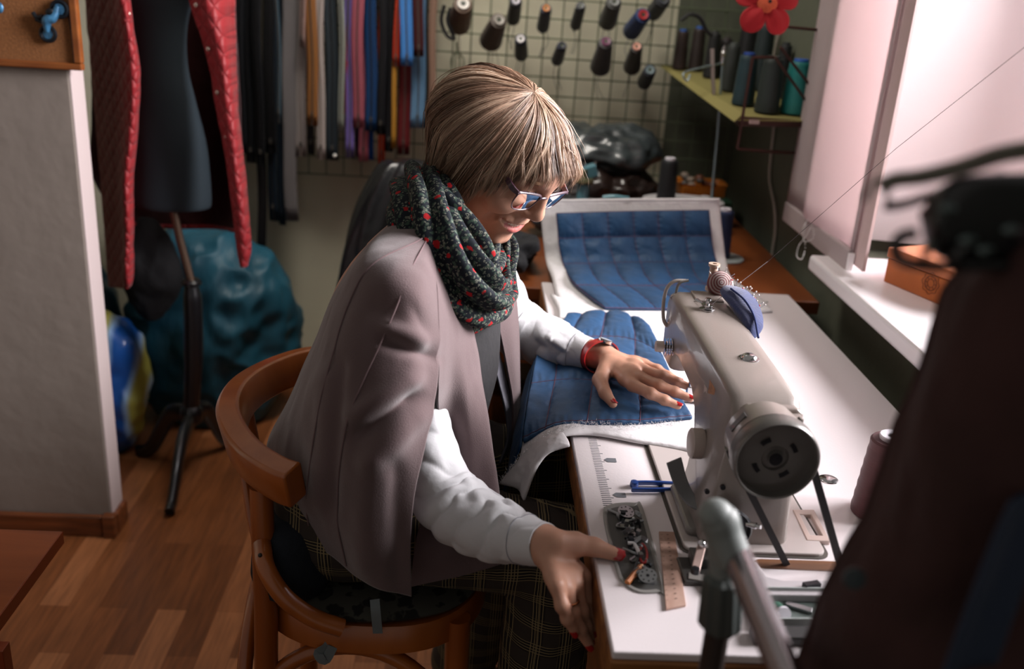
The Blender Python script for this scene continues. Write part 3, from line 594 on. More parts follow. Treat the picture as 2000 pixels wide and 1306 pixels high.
# dark navy garment stuffed at the back of the seat
G = []
for i, z in enumerate((SZ+.026, SZ+.05, SZ+.08, SZ+.12, SZ+.135)):
    a = np.linspace(0, 2*PI, 28, endpoint=False); f = (1, 1.05, 1.0, .8, .3)[i]
    P = np.stack([-.222+.055*f*np.cos(a), 1.175+.085*f*np.sin(a), np.full(28, z)], 1); P[:, :2] += (vn(P, 22, 3)[:, None])*.008; G.append(P)
tag(MB().rings(cr(np.array(G), 18)).build('folded_garment', M('navy_cloth', '0c141e', .9, bump=(60, .003))), 'crumpled dark navy garment at the back of the chair seat behind the woman', 'garment')
# ================================================================== quilted blue fabric with white batting
def quilt_mat():
    m = M('quilt_nylon', '0f3c62', .6, spec=.4, sheen=.05, var=(30, .12), bump=(70, .0012)); return m
m_q = quilt_mat(); m_bat = M('batting', 'd9d6d8', .95, bump=(90, .0012), var=(50, .04), sheen=.3); m_stitch = M('red_stitch', '5c2c3c', .8)
def batting_fringe(P, n, L, seed):
    """short loose fibres along an edge"""
    r_ = np.random.default_rng(seed); mb = MB(); P = cr(P, 300)
    for i in range(n):
        b = P[r_.integers(0, 300)]+r_.normal(size=3)*.002; d = r_.normal(size=3)*.8+[0, 0, .6]; d /= np.linalg.norm(d); l = L*r_.uniform(.3, 1)
        p = np.array([b, b+d*l*.5+r_.normal(size=3)*l*.12, b+d*l]); w_ = np.cross(d, (0, .95, -.3)); w_ /= np.linalg.norm(w_)+1e-9; w_ *= .00022
        mb.add([p[0]-w_, p[0]+w_, p[1]+w_, p[1]-w_, p[2]], [(0, 1, 2, 3), (3, 2, 4)])
    return mb
def quilt(th, ctrl, nu, nv, res, uoff=0, voff=0, puff=.006, seed=1, zmin=None, mask=None):
    """ctrl grid rows=v(cells down) cols=u; nu, nv number of cells"""
    n, m = int(nv*res), int(nu*res); S = surf(ctrl, n, m); N = gnorm(S)
    if N[..., 2].mean() < 0: N = -N
    u = np.linspace(0, nu, m)[None, :]+uoff; v = np.linspace(0, nv, n)[:, None]+voff
    h = np.abs(np.sin(PI*u))**.55*np.abs(np.sin(PI*v))**.55
    wr = vn(S*np.array([1, 1, 1]), 38, seed, 3); wr2 = vn(S@np.array([[1, .6, 0], [-.6, 1, 0], [0, 0, 1]])*np.array([.35, 1.5, 1]), 60, seed+3, 2)
    # gathers radiating from the seams
    g = np.sin(v*2*PI*5+3*wr)*np.exp(-((np.abs(np.sin(PI*u)))/.35)**2)*.0010*np.sign(h+.01)+np.sin(u*2*PI*5+3*wr)*np.exp(-((np.abs(np.sin(PI*v)))/.35)**2)*.0008
    S2 = S+N*(puff*h+.0022*wr*h+.0016*wr2*h+g*np.minimum(1, h*4))[..., None]
    mb = MB().grid(S2); mb.grid(S-N*.004); 
    top = n*m
    # close the rim
    rim = [j for j in range(m)]+[i*m+m-1 for i in range(1, n)]+[(n-1)*m+j for j in range(m-2, -1, -1)]+[i*m for i in range(n-2, 0, -1)]
    k = len(rim); mb.f += [(rim[i], rim[(i+1) % k], rim[(i+1) % k]+top, rim[i]+top) for i in range(k)]
    o = mb.build('quilted_shell', m_q, th, angle=0)
    st = MB(); 
    for c in range(int(math.ceil(uoff)), int(nu+uoff)+1):
        j = (c-uoff)/nu*(m-1)
        if 0 <= j <= m-1: st.tube(S2[:, int(round(j))]+N[:, int(round(j))]*.0004, .0006, 5)
    for c in range(int(math.ceil(voff)), int(nv+voff)+1):
        j = (c-voff)/nv*(n-1)
        if 0 <= j <= n-1: st.tube(S2[int(round(j))]+N[int(round(j))]*.0004, .0006, 5)
    st.build('stitching', m_stitch, o)
    return S2, N
def sheet(th, name, ctrl, n, m, mat, t0, seed, amp=.002, sc=40):
    S = surf(ctrl, n, m); N = gnorm(S)
    if N[..., 2].mean() < 0: N = -N
    i = np.linspace(0, 1, n)[:, None]; j = np.linspace(0, 1, m)[None, :]; e = np.minimum(np.minimum(i, 1-i)*n/6, np.minimum(j, 1-j)*m/6); e = np.clip(e, 0, 1)**.5
    wr = vn(S, sc, seed, 3); A = S+N*(t0*(.35+.65*e)+amp*wr*e)[..., None]; B = S-N*.0005
    mb = MB().grid(A); mb.grid(B); top = n*m
    rim = [q for q in range(m)]+[q*m+m-1 for q in range(1, n)]+[(n-1)*m+q for q in range(m-2, -1, -1)]+[q*m for q in range(n-2, 0, -1)]; k = len(rim)
    mb.f += [(rim[q], rim[(q+1) % k], rim[(q+1) % k]+top, rim[q]+top) for q in range(k)]
    return mb.build(name, mat, th, angle=0)
q1 = thing('quilted_fabric', 'blue quilted piece', 'quilted fabric', (.25, 1.4, T))
q1['label'] = 'blue quilted fabric with white batting under the woman\'s left hand and the needle'
z = T+.016
def onT(x, y, h=.016): return atz(x, y, T+h)
# rows go from the far edge towards the camera, columns from the lap (left) to the machine (right)
rows = [
 [onT(1108, 618), onT(1150, 612), onT(1190, 611), onT(1232, 618), onT(1268, 640)],
 [onT(1085, 655), onT(1130, 650), onT(1185, 648), onT(1240, 655), onT(1288, 680)],
 [aty(1050, 690, 1.52), onT(1110, 695), onT(1175, 692), onT(1240, 698), onT(1308, 730)],
 [aty(1038, 745, 1.43), onT(1105, 738), onT(1170, 740), onT(1245, 745), onT(1325, 768)],
 [aty(1030, 800, 1.34), onT(1095, 785, .014), onT(1165, 788), onT(1250, 790), onT(1338, 797)],
 [aty(1022, 862, 1.27), onT(1085, 832, .010), onT(1160, 826, .014), onT(1250, 824), onT(1352, 814)]]
quilt(q1, rows, 3.45, 2.7, 34, .41, .35, .0085, 2)
lap = [[aty(1046, 700, 1.50), aty(1034, 760, 1.41), aty(1026, 810, 1.33), aty(1018, 872, 1.265)],
       [aty(1044, 715, 1.50)-[.012, 0, .03], aty(1030, 780, 1.41)-[.01, 0, .03], aty(1022, 832, 1.33)-[.012, 0, .03], aty(1015, 890, 1.265)-[.012, 0, .03]],
       [aty(1042, 730, 1.50)-[.01, 0, .08], aty(1026, 800, 1.41)-[.0, 0, .08], aty(1020, 850, 1.33)-[.01, 0, .08], aty(1010, 900, 1.265)-[.02, 0, .07]]]
sheet(q1, 'hanging_flap', lap, 14, 30, m_q, .004, 5)
# batting layer below, folded out along the near edge
rb = [[atz(*q, T+.003) for q in ((1075, 575), (1150, 590), (1230, 596), (1300, 600), (1400, 603), (1500, 590))],
      [atz(*q, T+.004) for q in ((1090, 620), (1150, 640), (1230, 645), (1290, 650), (1330, 655), (1400, 655))],
      [aty(1052, 705, 1.51), *[atz(*q, T+.004) for q in ((1110, 705), (1180, 705), (1250, 705), (1318, 700), (1345, 700))]],
      [aty(1030, 800, 1.36)-[0, 0, .01], *[atz(*q, T+.004) for q in ((1100, 795), (1180, 790), (1250, 785), (1320, 770), (1358, 760))]],
      [aty(1020, 872, 1.26)-[0, 0, .008], *[atz(*q, T+.004) for q in ((1090, 838), (1160, 832), (1250, 832), (1330, 825), (1385, 815))]],
      [aty(1012, 900, 1.235)-[0, 0, .004], *[atz(*q, T+.004) for q in ((1085, 858), (1155, 850), (1250, 866), (1330, 880), (1385, 895))]]]
sheet(q1, 'batting', rb, 60, 60, m_bat, .007, 7, .0022)
# the batting edge drooping into the lap
dr = [[aty(1100, 846, 1.245), aty(1060, 858, 1.24), aty(1030, 880, 1.235), aty(1005, 910, 1.23), aty(975, 945, 1.225)],
      [aty(1110, 862, 1.232), aty(1068, 874, 1.225), aty(1044, 898, 1.22), aty(1028, 928, 1.215), aty(1012, 955, 1.21)],
      [aty(1112, 872, 1.226), aty(1075, 884, 1.215), aty(1055, 905, 1.21), aty(1040, 935, 1.20), aty(1025, 978, 1.195)]]
sheet(q1, 'batting_edge', dr, 18, 50, m_bat, .009, 9, .0025, 60)
batting_fringe([aty(980, 940, 1.22), aty(1010, 903, 1.23), aty(1040, 868, 1.24), onT(1090, 838), onT(1150, 828), onT(1240, 832), onT(1330, 824)], 700, .007, 3).build('loose_fibres', m_bat, q1)
# far panel, rising over things on the desk behind
q2 = thing('quilted_fabric', 'blue quilted fabric draped upright at the far end of the white table', 'quilted fabric', (.4, 2.1, T))
xs = np.linspace(0, 1, 7)
def rowp(pts, ys): 
    return [aty(x, y, Yv) for (x, y), Yv in zip(cr(np.array(pts, float), 7), cr(np.array(ys, float).reshape(-1, 1), 7)[:, 0])]
r2 = [rowp([(1086, 416), (1235, 412), (1385, 410)], [2.17, 2.185, 2.20]), rowp([(1089, 448), (1237, 444), (1388, 442)], [2.155, 2.168, 2.182]),
      rowp([(1092, 482), (1240, 478), (1392, 478)], [2.14, 2.15, 2.165]), rowp([(1100, 515), (1250, 512), (1400, 512)], [2.10, 2.11, 2.125]),
      [atz(x, 543, T+.030) for x in np.linspace(1113, 1412, 7)], [atz(x, y, T+.020) for x, y in cr(np.array([(1143, 572), (1300, 574), (1440, 562)], float), 7)],
      [atz(x, y, T+.015) for x, y in cr(np.array([(1182, 601), (1330, 602), (1462, 592)], float), 7)]]
quilt(q2, r2, 6, 4, 22, 0, 0, .008, 11)
back = [[p+np.array([dx, .034, .004]) for p, dx in zip([r[0], *r[1:-1], r[-1]], np.linspace(-.035, .032, 7))] for r in (r2[0], r2[2])]+[[p+np.array([dx, .034, -.012]) for p, dx in zip(r, np.linspace(-.035, .032, 7))] for r in (r2[3], r2[4])]
top = [p+np.array([dx, .034, .022]) for p, dx in zip(r2[0], np.linspace(-.035, .03, 7))]
lo = [[p+np.array([dx, -.012, -.020]) for p, dx in zip(r2[k], np.linspace(-.055, .05, 7))] for k in (5, 6)]
lo = [[np.array([p[0], p[1], max(p[2], T+.002)]) for p in r] for r in lo]
sheet(q2, 'batting', [top, *back, *lo], 50, 60, m_bat, .008, 13, .002)
# ================================================================== signed-distance modelling for the body
def sdf_mesh(prims, h, B=12):
    """prims: dicts with type/params/k/op -> (verts, faces) by block-sparse surface nets"""
    los, his = [], []
    for p in prims:
        if p['t'] == 'cap': a, b = np.array(p['a']), np.array(p['b']); r = max(p['ra'], p['rb']); lo, hi = np.minimum(a, b)-r, np.maximum(a, b)+r
        else: c = np.array(p['c']); r = max(p['r']); lo, hi = c-r, c+r
        p['lo'], p['hi'] = lo-p['k']-2*h, hi+p['k']+2*h
        if p.get('op', 1) > 0: los.append(lo); his.append(hi)
    lo = np.min(los, 0)-.02; hi = np.max(his, 0)+.02
    def dist(p, X):
        if p['t'] == 'cap':
            a, b = np.array(p['a'], float), np.array(p['b'], float); ba = b-a; t = np.clip(((X-a)@ba)/(ba@ba), 0, 1)
            return np.linalg.norm(X-a-t[:, None]*ba, axis=1)-(p['ra']+(p['rb']-p['ra'])*t)
        q = X-np.array(p['c']); 
        if 'R' in p: q = q@np.array(p['R']).T
        r = np.array(p['r'], float); k0 = np.linalg.norm(q/r, axis=1); k1 = np.linalg.norm(q/(r*r), axis=1)+1e-9; return k0*(k0-1)/k1
    def field(X, act):
        d = np.full(len(X), .05)
        for p in act:
            e = dist(p, X); k = p['k']
            if p.get('op', 1) > 0: hh = np.maximum(k-np.abs(d-e), 0)/k; d = np.minimum(d, e)-hh*hh*k*.25
            else: hh = np.maximum(k-np.abs(d+e), 0)/k; d = np.maximum(d, -e)+hh*hh*k*.25
        return d
    S = B*h; nb = np.ceil((hi-lo)/S).astype(int)
    Vs, Ks, Fs = [], [], []
    NK = np.array([1, 4096, 4096*4096], dtype=np.int64)
    g = np.arange(-1, B+1); gi = np.stack(np.meshgrid(g, g, g, indexing='ij'), -1).reshape(-1, 3)
    n = B+2
    for bi in range(nb[0]):
        for bj in range(nb[1]):
            for bk in range(nb[2]):
                o = lo+np.array([bi, bj, bk])*S; c = o+S/2
                act = [p for p in prims if np.all(p['hi'] > o-2*h) and np.all(p['lo'] < o+S+2*h)]
                if not any(p.get('op', 1) > 0 for p in act): continue
                if abs(field(c[None], act)[0]) > S*.95+.012: continue
                X = o+gi*h; D = field(X, act).reshape(n, n, n)
                if D.min() > 0 or D.max() < 0: continue
                ins = D < 0
                # cells 0..n-2 ; local cell (i) spans samples i..i+1
                s8 = [ins[a:n-1+a, b:n-1+b, c_:n-1+c_] for a in (0, 1) for b in (0, 1) for c_ in (0, 1)]
                cnt = sum(x.astype(np.int8) for x in s8); actc = (cnt > 0) & (cnt < 8)
                ci = np.argwhere(actc)
                if len(ci) == 0: continue
                acc = np.zeros((len(ci), 3)); w = np.zeros(len(ci))
                for ax in range(3):
                    for u in (0, 1):
                        for v in (0, 1):
                            off = [0, 0, 0]; oa = [i for i in range(3) if i != ax]; off[oa[0]] = u; off[oa[1]] = v; off2 = off.copy(); off2[ax] = 1
                            d0 = D[ci[:, 0]+off[0], ci[:, 1]+off[1], ci[:, 2]+off[2]]; d1 = D[ci[:, 0]+off2[0], ci[:, 1]+off2[1], ci[:, 2]+off2[2]]
                            m = (d0 < 0) != (d1 < 0); t = np.where(m, d0/(d0-d1+1e-12), 0)
                            P = np.tile(np.array(off, float), (len(ci), 1)); P[:, ax] = t; acc += P*m[:, None]; w += m
                V = o+(ci-1+acc/w[:, None])*h
                gc = ci-1+np.array([bi, bj, bk])*B+8
                key = gc.astype(np.int64)@NK
                Vs.append(V); Ks.append(key)
                base = np.array([bi, bj, bk])*B+8-1
                for ax in range(3):
                    sl0 = [slice(1, n-1)]*3; sl1 = [slice(1, n-1)]*3; sl1[ax] = slice(2, n)
                    a0, a1 = ins[tuple(sl0)], ins[tuple(sl1)]; e = np.argwhere(a0 != a1)
                    if len(e) == 0: continue
                    fl = a0[tuple(e.T)]; e = e+1+base; oa = [(ax+1) % 3, (ax+2) % 3]
                    def kk(du, dv):
                        q = e.copy(); q[:, oa[0]] -= du; q[:, oa[1]] -= dv; return q.astype(np.int64)@NK
                    Q = np.stack([kk(0, 0), kk(1, 0), kk(1, 1), kk(0, 1)], 1); Q[~fl] = Q[~fl][:, ::-1]; Fs.append(Q)
    K = np.concatenate(Ks); V = np.concatenate(Vs); F = np.concatenate(Fs)
    uk, ui = np.unique(K, return_index=True); V = V[ui]; F = np.searchsorted(uk, F)
    ok = np.all(uk[np.minimum(F, len(uk)-1)] == np.concatenate(Fs), axis=1); return V, F[ok]
def relax(V, F, it=2, lam=.5):
    n = len(V)
    for _ in range(it):
        S = np.zeros_like(V); c = np.zeros(n)
        for a in range(4):
            i, j = F[:, a], F[:, (a+1) % 4]
            for k in range(3): S[:, k] += np.bincount(i, V[j, k], n)+np.bincount(j, V[i, k], n)
            c += np.bincount(i, minlength=n)+np.bincount(j, minlength=n)
        V = V*(1-lam)+lam*S/np.maximum(c, 1)[:, None]
    return V
def np_mesh(name, V, F, mats, parent, midx=None):
    me = bpy.data.meshes.new(name); me.vertices.add(len(V)); me.vertices.foreach_set('co', V.astype(np.float32).ravel())
    me.loops.add(F.size); me.loops.foreach_set('vertex_index', F.astype(np.int32).ravel()); me.polygons.add(len(F))
    k = F.shape[1]; me.polygons.foreach_set('loop_start', np.arange(0, F.size, k, dtype=np.int32)); me.polygons.foreach_set('loop_total', np.full(len(F), k, dtype=np.int32))
    me.polygons.foreach_set('use_smooth', np.ones(len(F), bool)); 
    for m in mats: me.materials.append(m)
    if midx is not None: me.polygons.foreach_set('material_index', midx.astype(np.int32))
    me.update(calc_edges=True); me.validate()
    o = bpy.data.objects.new(name, me); COL.objects.link(o)
    if parent: o.parent = parent; o.matrix_parent_inverse = Matrix.Translation(parent.location).inverted()
    return o
def cap(a, b, ra, rb=None, k=.012, op=1): return dict(t='cap', a=np.array(a, float), b=np.array(b, float), ra=ra, rb=ra if rb is None else rb, k=k, op=op)
def ell(c, r, R=None, k=.012, op=1):
    d = dict(t='ell', c=np.array(c, float), r=np.broadcast_to(np.array(r, float), (3,)), k=k, op=op)
    if R is not None: d['R'] = R
    return d
# ================================================================== the woman
person = thing('person', 'smiling woman with short blonde hair and glasses, in mauve cape and floral scarf, sewing', 'person', (-.15, 1.28, .50))
HF = np.array([.60216, -.47548, -.64189]); HL = np.array([.60989, .79234, -.01478]); HU = np.array([.51429, -.38433, .76715])
HR = np.stack([HF, HL, HU])                     # rows: local axes; q@HR.T gives local coordinates
HC = np.array([.0485, 1.36, 1.1690])
def hd(f, l, u): return HC+HF*f+HL*l+HU*u
def hcap(a, b, ra, rb=None, k=.01, op=1): return cap(hd(*a), hd(*b), ra, rb, k, op)
def hell(c, r, k=.012, op=1): return ell(hd(*c), r, HR, k, op)
pr = []
# head
pr += [hell((-.008, 0, .010), (.090, .070, .072)), hell((.030, 0, -.030), (.056, .060, .078), .03), hell((.028, 0, -.074), (.052, .049, .036), .03), hcap((.078, -.010, -.1035), (.078, .010, -.1035), .0150, None, .022),
       hell((.074, 0, -.060), (.0205, .032, .026), .02), hcap((.080, -.022, .022), (.080, .022, .022), .011, None, .02)]
for s in (-1, 1):
    pr += [hell((.063, .036*s, -.036), (.020, .021, .018), .018), hcap((.020, .063*s, -.018), (.056, .050*s, -.030), .010, None, .02)]
    pr += [hell((.101, .032*s, .003), (.016, .016, .011), .016, -1), hell((.0710, .032*s, .000), (.0135, .0165, .0135), .004)]
    pr += [hell((-.006, .077*s, -.022), (.016, .006, .030), .006)]
    pr += [hell((.0905, .0120*s, -.036), (.0095, .0066, .0070), .006)]
pr += [hcap((.086, 0, .010), (.1010, 0, -.024), .0062, .0082, .012), hell((.1020, 0, -.0300), (.0105, .0100, .0095), .008)]
for s in (-1, 1): pr += [hcap((.0945, .0062*s, -.0435), (.0945, .0070*s, -.039), .0028, None, .003, -1)]
# mouth: smile line, lips
def mouth(t, df=0, du=0):     # t in -1..1 along the mouth, returns local coordinate
    return (.0955-.0150*t*t+df, .0340*t, -.0640+.0060*t*t+du)
ts = np.linspace(-1, 1, 9)
lipsegs = []
for i in range(8):
    w0, w1 = 1-abs(ts[i])**2*.75, 1-abs(ts[i+1])**2*.75
    pr.append(hcap(mouth(ts[i], -.003, .0068*w0), mouth(ts[i+1], -.003, .0068*w1), .0038*w0+.0010, .0038*w1+.0010, .004))
    pr.append(hcap(mouth(ts[i], -.0045, -.0100*w0), mouth(ts[i+1], -.0045, -.0100*w1), .0048*w0+.0008, .0048*w1+.0008, .004))
    lipsegs.append((mouth(ts[i], -.002, .0062*w0), mouth(ts[i+1], -.002, .0062*w1), .0044)); lipsegs.append((mouth(ts[i], -.0035, -.0096*w0), mouth(ts[i+1], -.0035, -.0096*w1), .0062))
for i in range(8):
    w0, w1 = 1-abs(ts[i])**2*.7, 1-abs(ts[i+1])**2*.7
    pr.append(hcap(mouth(ts[i], .002, -.0005), mouth(ts[i+1], .002, -.0005), .0050*w0+.0008, .0050*w1+.0008, .002, -1))
# smile fold beside the mouth
for s in (-1, 1):
    P = cr([(.090, .017*s, -.040), (.079, .031*s, -.046), (.068, .0395*s, -.058), (.0665, .0420*s, -.074), (.070, .038*s, -.089)], 7)
    for i in range(6): pr.append(hcap(P[i]+[.0035, .0035*s, 0], P[i+1]+[.0035, .0035*s, 0], .0048, .0045, .007, -1))
    pr.append(hell((.070, .033*s, -.014), (.012, .013, .003), .008))
# neck, torso
neck0 = hd(-.048, 0, -.050); nb_ = np.array([-.060, 1.340, 1.0])
ShR = np.array([-.075, 1.195, 1.010]); ShL = np.array([-.025, 1.490, .995]); chest = np.array([-.085, 1.325, .90]); waist = np.array([-.145, 1.295, .72]); pel = np.array([-.165, 1.285, .668])
pr += [cap(neck0, nb_, .044, .050, .012), cap(nb_, ShR, .045, .050, .04), cap(nb_, ShL, .045, .050, .04), ell(chest, (.095, .14, .14), None, .05), cap(chest, waist, .105, .10, .05), cap(waist, pel, .105, .110, .05),
       cap(pel-[0, .07, 0], pel+[0, .07, 0], .092, None, .05)]
ElR = aty(868, 974, 1.086); WrR = aty(1062, 1062, .965)
ElL = np.array([.062, 1.585, .868]); WrL = atz(1172, 694, .806)
KnR = np.array([.150, 1.185, .618]); AnR = np.array([.13, 1.17, .10]); KnL = np.array([.160, 1.42, .620]); AnL = np.array([.03, 1.52, .12])
pr += [cap(ShR, aty(830, 700, 1.20), .036, .030, .02), cap(aty(830, 700, 1.20), aty(832, 795, 1.162), .030, .026, .012), cap(aty(832, 795, 1.162), aty(846, 890, 1.119), .026, .028, .012), cap(aty(846, 890, 1.119), ElR, .031, .031, .012), cap(ElR, aty(912, 1008, 1.062), .029, .028, .012), cap(aty(912, 1008, 1.062), aty(975, 1040, 1.02), .028, .0255, .012), cap(aty(975, 1040, 1.02), WrR, .0255, .0240, .012), cap(ShL, aty(970, 585, 1.562), .040, .034, .02), cap(aty(970, 585, 1.562), aty(1028, 649, 1.558), .034, .032, .012), cap(aty(1028, 649, 1.558), aty(1095, 674, 1.525), .032, .028, .012), cap(aty(1095, 674, 1.525), WrL, .028, .0235, .012)]
for K, A_, s in ((KnR, AnR, -1), (KnL, AnL, 1)):
    pr += [cap(pel+[0, .075*s, -.01], K, .072, .050, .04), cap(K, A_, .054, .034, .02), cap(A_, A_+[.13, 0, -.055], .034, .026, .02)]
# hands
m_nail = M('red_nail', 'a0181c', .22, coat=.5)
nails = []
def hand(wr, palm, fingers, thumb, kk=.0045):
    """palm: MCP points; fingers: list of joint chains starting at the MCP; radii taper"""
    L = []
    for m_ in palm: L.append(cap(wr, m_[0], m_[2], m_[1], .012))
    for i in range(len(palm)-1): L.append(cap((palm[i][0]+wr*.25)/1.25, (palm[i+1][0]+wr*.25)/1.25, palm[i][1]*1.02, palm[i+1][1]*1.02, .010))
    for ch_, rr in fingers:
        for i in range(len(ch_)-1): L.append(cap(ch_[i], ch_[i+1], rr[i], rr[i+1], kk))
        for i in range(1, len(ch_)-1): L.append(ell(ch_[i], rr[i]*1.02, None, .004))
    ch_, rr = thumb
    for i in range(len(ch_)-1): L.append(cap(ch_[i], ch_[i+1], rr[i], rr[i+1], .010 if i == 0 else .005))
    return L
def nail(tip, d, up, w, l, off):
    """an oval nail plate: tip centre, finger direction, outward normal"""
    d = np.array(d)/np.linalg.norm(d); up = np.array(up, float); up -= d*up.dot(d); up /= np.linalg.norm(up); sd = np.cross(d, up)
    G = []
    for a in np.linspace(-1, 1, 9):
        row = []
        for b in np.linspace(-1, 1, 7):
            ww = w*math.sqrt(max(0, 1-(max(a, -a)**3.2)))*1.0
            x = b*ww; row.append(np.array(tip)+d*(a*l)+sd*x+up*(off-.55*x*x/(w+1e-9)-(.0006 if abs(a) == 1 else 0)))
        G.append(row)
    mb = MB().grid(np.array(G)); o = mb.build('fingernail', m_nail, person, solid=.0012, label='red painted fingernail'); nails.append(o)
# left hand, flat on the quilt
zb = .793
def LH(x, y, z): return atz(x, y, z)
mcpL = [(LH(1236, 752, zb+.020), .0105, .013), (LH(1249, 737, zb+.022), .0105, .014), (LH(1256, 722, zb+.020), .0100, .014), (LH(1258, 711, zb+.016), .0090, .013)]
fi = [[mcpL[0][0], LH(1270, 768, zb+.020), LH(1298, 781, zb+.012), LH(1324, 792, zb+.006)], [mcpL[1][0], LH(1286, 752, zb+.022), LH(1318, 765, zb+.014), LH(1348, 778, zb+.007)],
      [mcpL[2][0], LH(1292, 734, zb+.020), LH(1322, 746, zb+.013), LH(1350, 757, zb+.007)], [mcpL[3][0], LH(1284, 721, zb+.014), LH(1305, 733, zb+.010), LH(1326, 743, zb+.006)]]
rl_ = [(.0098, .0086, .0076, .0062), (.0098, .0088, .0078, .0062), (.0094, .0084, .0074, .0060), (.0086, .0074, .0066, .0054)]
thL = ([LH(1186, 712, zb+.016), LH(1172, 742, zb+.012), LH(1182, 768, zb+.010), LH(1197, 788, zb+.006)], (.0135, .0120, .0095, .0070))
WrLa = np.array(WrL)
pr += hand(WrLa, mcpL, list(zip(fi, rl_)), thL)
# right hand, gripping the table edge
def RH(x, y, Y): return aty(x, y, Y)
mcpR = [(RH(1138, 1128, .945), .0105, .0135), (RH(1122, 1142, .925), .0108, .0145), (RH(1104, 1148, .910), .0102, .0140), (RH(1087, 1142, .900), .0092, .0130)]
fr_ = [[mcpR[0][0], RH(1146, 1172, .937), RH(1151, 1205, .934), RH(1156, 1232, .934)], [mcpR[1][0], RH(1135, 1192, .918), RH(1143, 1222, .917), RH(1152, 1248, .918)],
       [mcpR[2][0], RH(1118, 1195, .900), RH(1132, 1228, .900), RH(1151, 1258, .903)], [mcpR[3][0], RH(1098, 1182, .888), RH(1108, 1208, .888), RH(1122, 1232, .890)]]
rr_ = [(.0100, .0088, .0078, .0062), (.0102, .0090, .0080, .0064), (.0096, .0086, .0076, .0060), (.0086, .0076, .0068, .0056)]
thR = ([RH(1088, 1062, .950), RH(1122, 1062, .957), RH(1160, 1072, .957), RH(1205, 1088, .950)], (.0165, .0140, .0108, .0078))
thR[0][3][2] = max(thR[0][3][2], T+.008); thR[0][2][2] = max(thR[0][2][2], T+.013)
pr += hand(np.array(WrR), mcpR, list(zip(fr_, rr_)), thR)
VB, FB = sdf_mesh(pr, .0021)
VB = relax(VB, FB, 2, .4)
# material by place: lips are their own colour
q = (VB-HC)@HR.T; cen = q[FB].mean(1); midx = np.zeros(len(FB), int); near = np.where(np.linalg.norm(cen-[.088, 0, -.070], axis=1) < .05)[0]
for a, b, r in lipsegs:
    a, b = np.array(a), np.array(b); t = np.clip(((cen[near]-a)@(b-a))/((b-a)@(b-a)), 0, 1); dd = np.linalg.norm(cen[near]-a-t[:, None]*(b-a), axis=1); ww = 1-abs((a[1]+b[1])/2/.034)**2*.6
    midx[near[dd < (r*ww if abs(a[1]+b[1])/2 < .0285 else .0012)]] = 1
m_skin = M('skin', 'b88a74', .5, spec=.4, subs=.12, bump=(420, .00012), var=(45, .05)); m_lip = M('lips', 'ab5a54', .38, spec=.5)
body = np_mesh('body', VB, FB, [m_skin, m_lip], person, midx)
for (chain, r), upv in zip(list(zip(fi, rl_)), ((.1, -.25, 1),)*4): d = chain[3]-chain[2]; nail(chain[3]+d/np.linalg.norm(d)*.0005, d, upv, .0047, .0058, r[3]*.93)
d = thL[0][3]-thL[0][2]; nail(thL[0][3], d, (.45, -.5, .8), .0055, .0066, .0066)
d = thR[0][3]-thR[0][2]; nail(thR[0][3]+d*.02, d, (.15, -.75, .75), .0072, .0085, .0072)
for chain, r, upv in ((fr_[2], rr_[2], (-.3, -.9, .1)), (fr_[3], rr_[3], (-.5, -.9, 0)), (fr_[1], rr_[1], (.0, -.9, .1)), (fr_[0], rr_[0], (.1, -.9, .1))): d = chain[3]-chain[2]; nail(chain[3]+d/np.linalg.norm(d)*.001, d, upv, .0045, .0058, r[3]*.95)
# teeth, eyelashes, eyebrows
G = [[hd(*mouth(t, -.0035-(.0 if k else .0008), .0045-.0085*k)) for t in np.linspace(-.86, .86, 29)] for k in (0, 1)]
G = np.array(G); 
for j in range(29):
    if j % 3 == 0: G[:, j] -= HF*.0006
MB().grid(G).build('teeth', M('teeth', 'd9cdbb', .3), person, solid=.002)
m_lash = M('lash', '2a1c18', .7); m_brow = M('brow', '8a6448', .8)
for s in (-1, 1):
    P = [hd(.0885-.007*abs(t)**2-.003*t, (.032+.0150*t)*s, .0030-.0025*(1-t*t)) for t in np.linspace(-1, 1, 26)]
    e = MB().tube(P, .0008, 6)
    for i in range(1, 26): 
        b = P[i]; e.tube([b, b+HF*.003-HU*.0025+HL*s*.001*(i-10)/12, b+HF*.0055-HU*.0035+HL*s*.002*(i-10)/12], [.00028, .0002, .00005], 4)
    e.build('eyelash', m_lash, person)
    MB().tube([hd(.0875-.013*abs(t)**2-.003*t, (.034+.021*t)*s, .0265-.004*t*t) for t in np.linspace(-1, 1, 10)], [.0012+.0012*math.sin(PI*i/9) for i in range(10)], 8, flat=(1, .6)).build('eyebrow', m_brow, person)
# ---------------------------------------------------------------- glasses
m_fr = M('frame_purple', '3f2433', .35, coat=.4); m_ti = M('temple_copper', '7c4436', .4)
gl = bpy.data.objects.new('glasses', None); COL.objects.link(gl); gl.parent = person; gl.location = (0, 0, 0); gl.matrix_parent_inverse = Matrix.Identity(4)
bpy.data.objects.remove(gl)
GF, GU = .1010, -.0185
def gp(l, u, f=0): return hd(GF-.005+f-.48*l*l-(.10*max(-l, 0)), l-.008, u+GU+.011-.13*l)
lensm = bpy.data.materials.new('lens'); lensm.use_nodes = True; nt = lensm.node_tree; nt.nodes.clear()
o_ = nd(nt, 'ShaderNodeOutputMaterial'); mx = nd(nt, 'ShaderNodeMixShader'); tr = nd(nt, 'ShaderNodeBsdfTransparent'); g_ = nd(nt, 'ShaderNodeBsdfGlossy'); fr = nd(nt, 'ShaderNodeFresnel'); fr.inputs[0].default_value = 1.6
g_.inputs['Roughness'].default_value = .03; tr.inputs[0].default_value = (.93, .94, .96, 1)
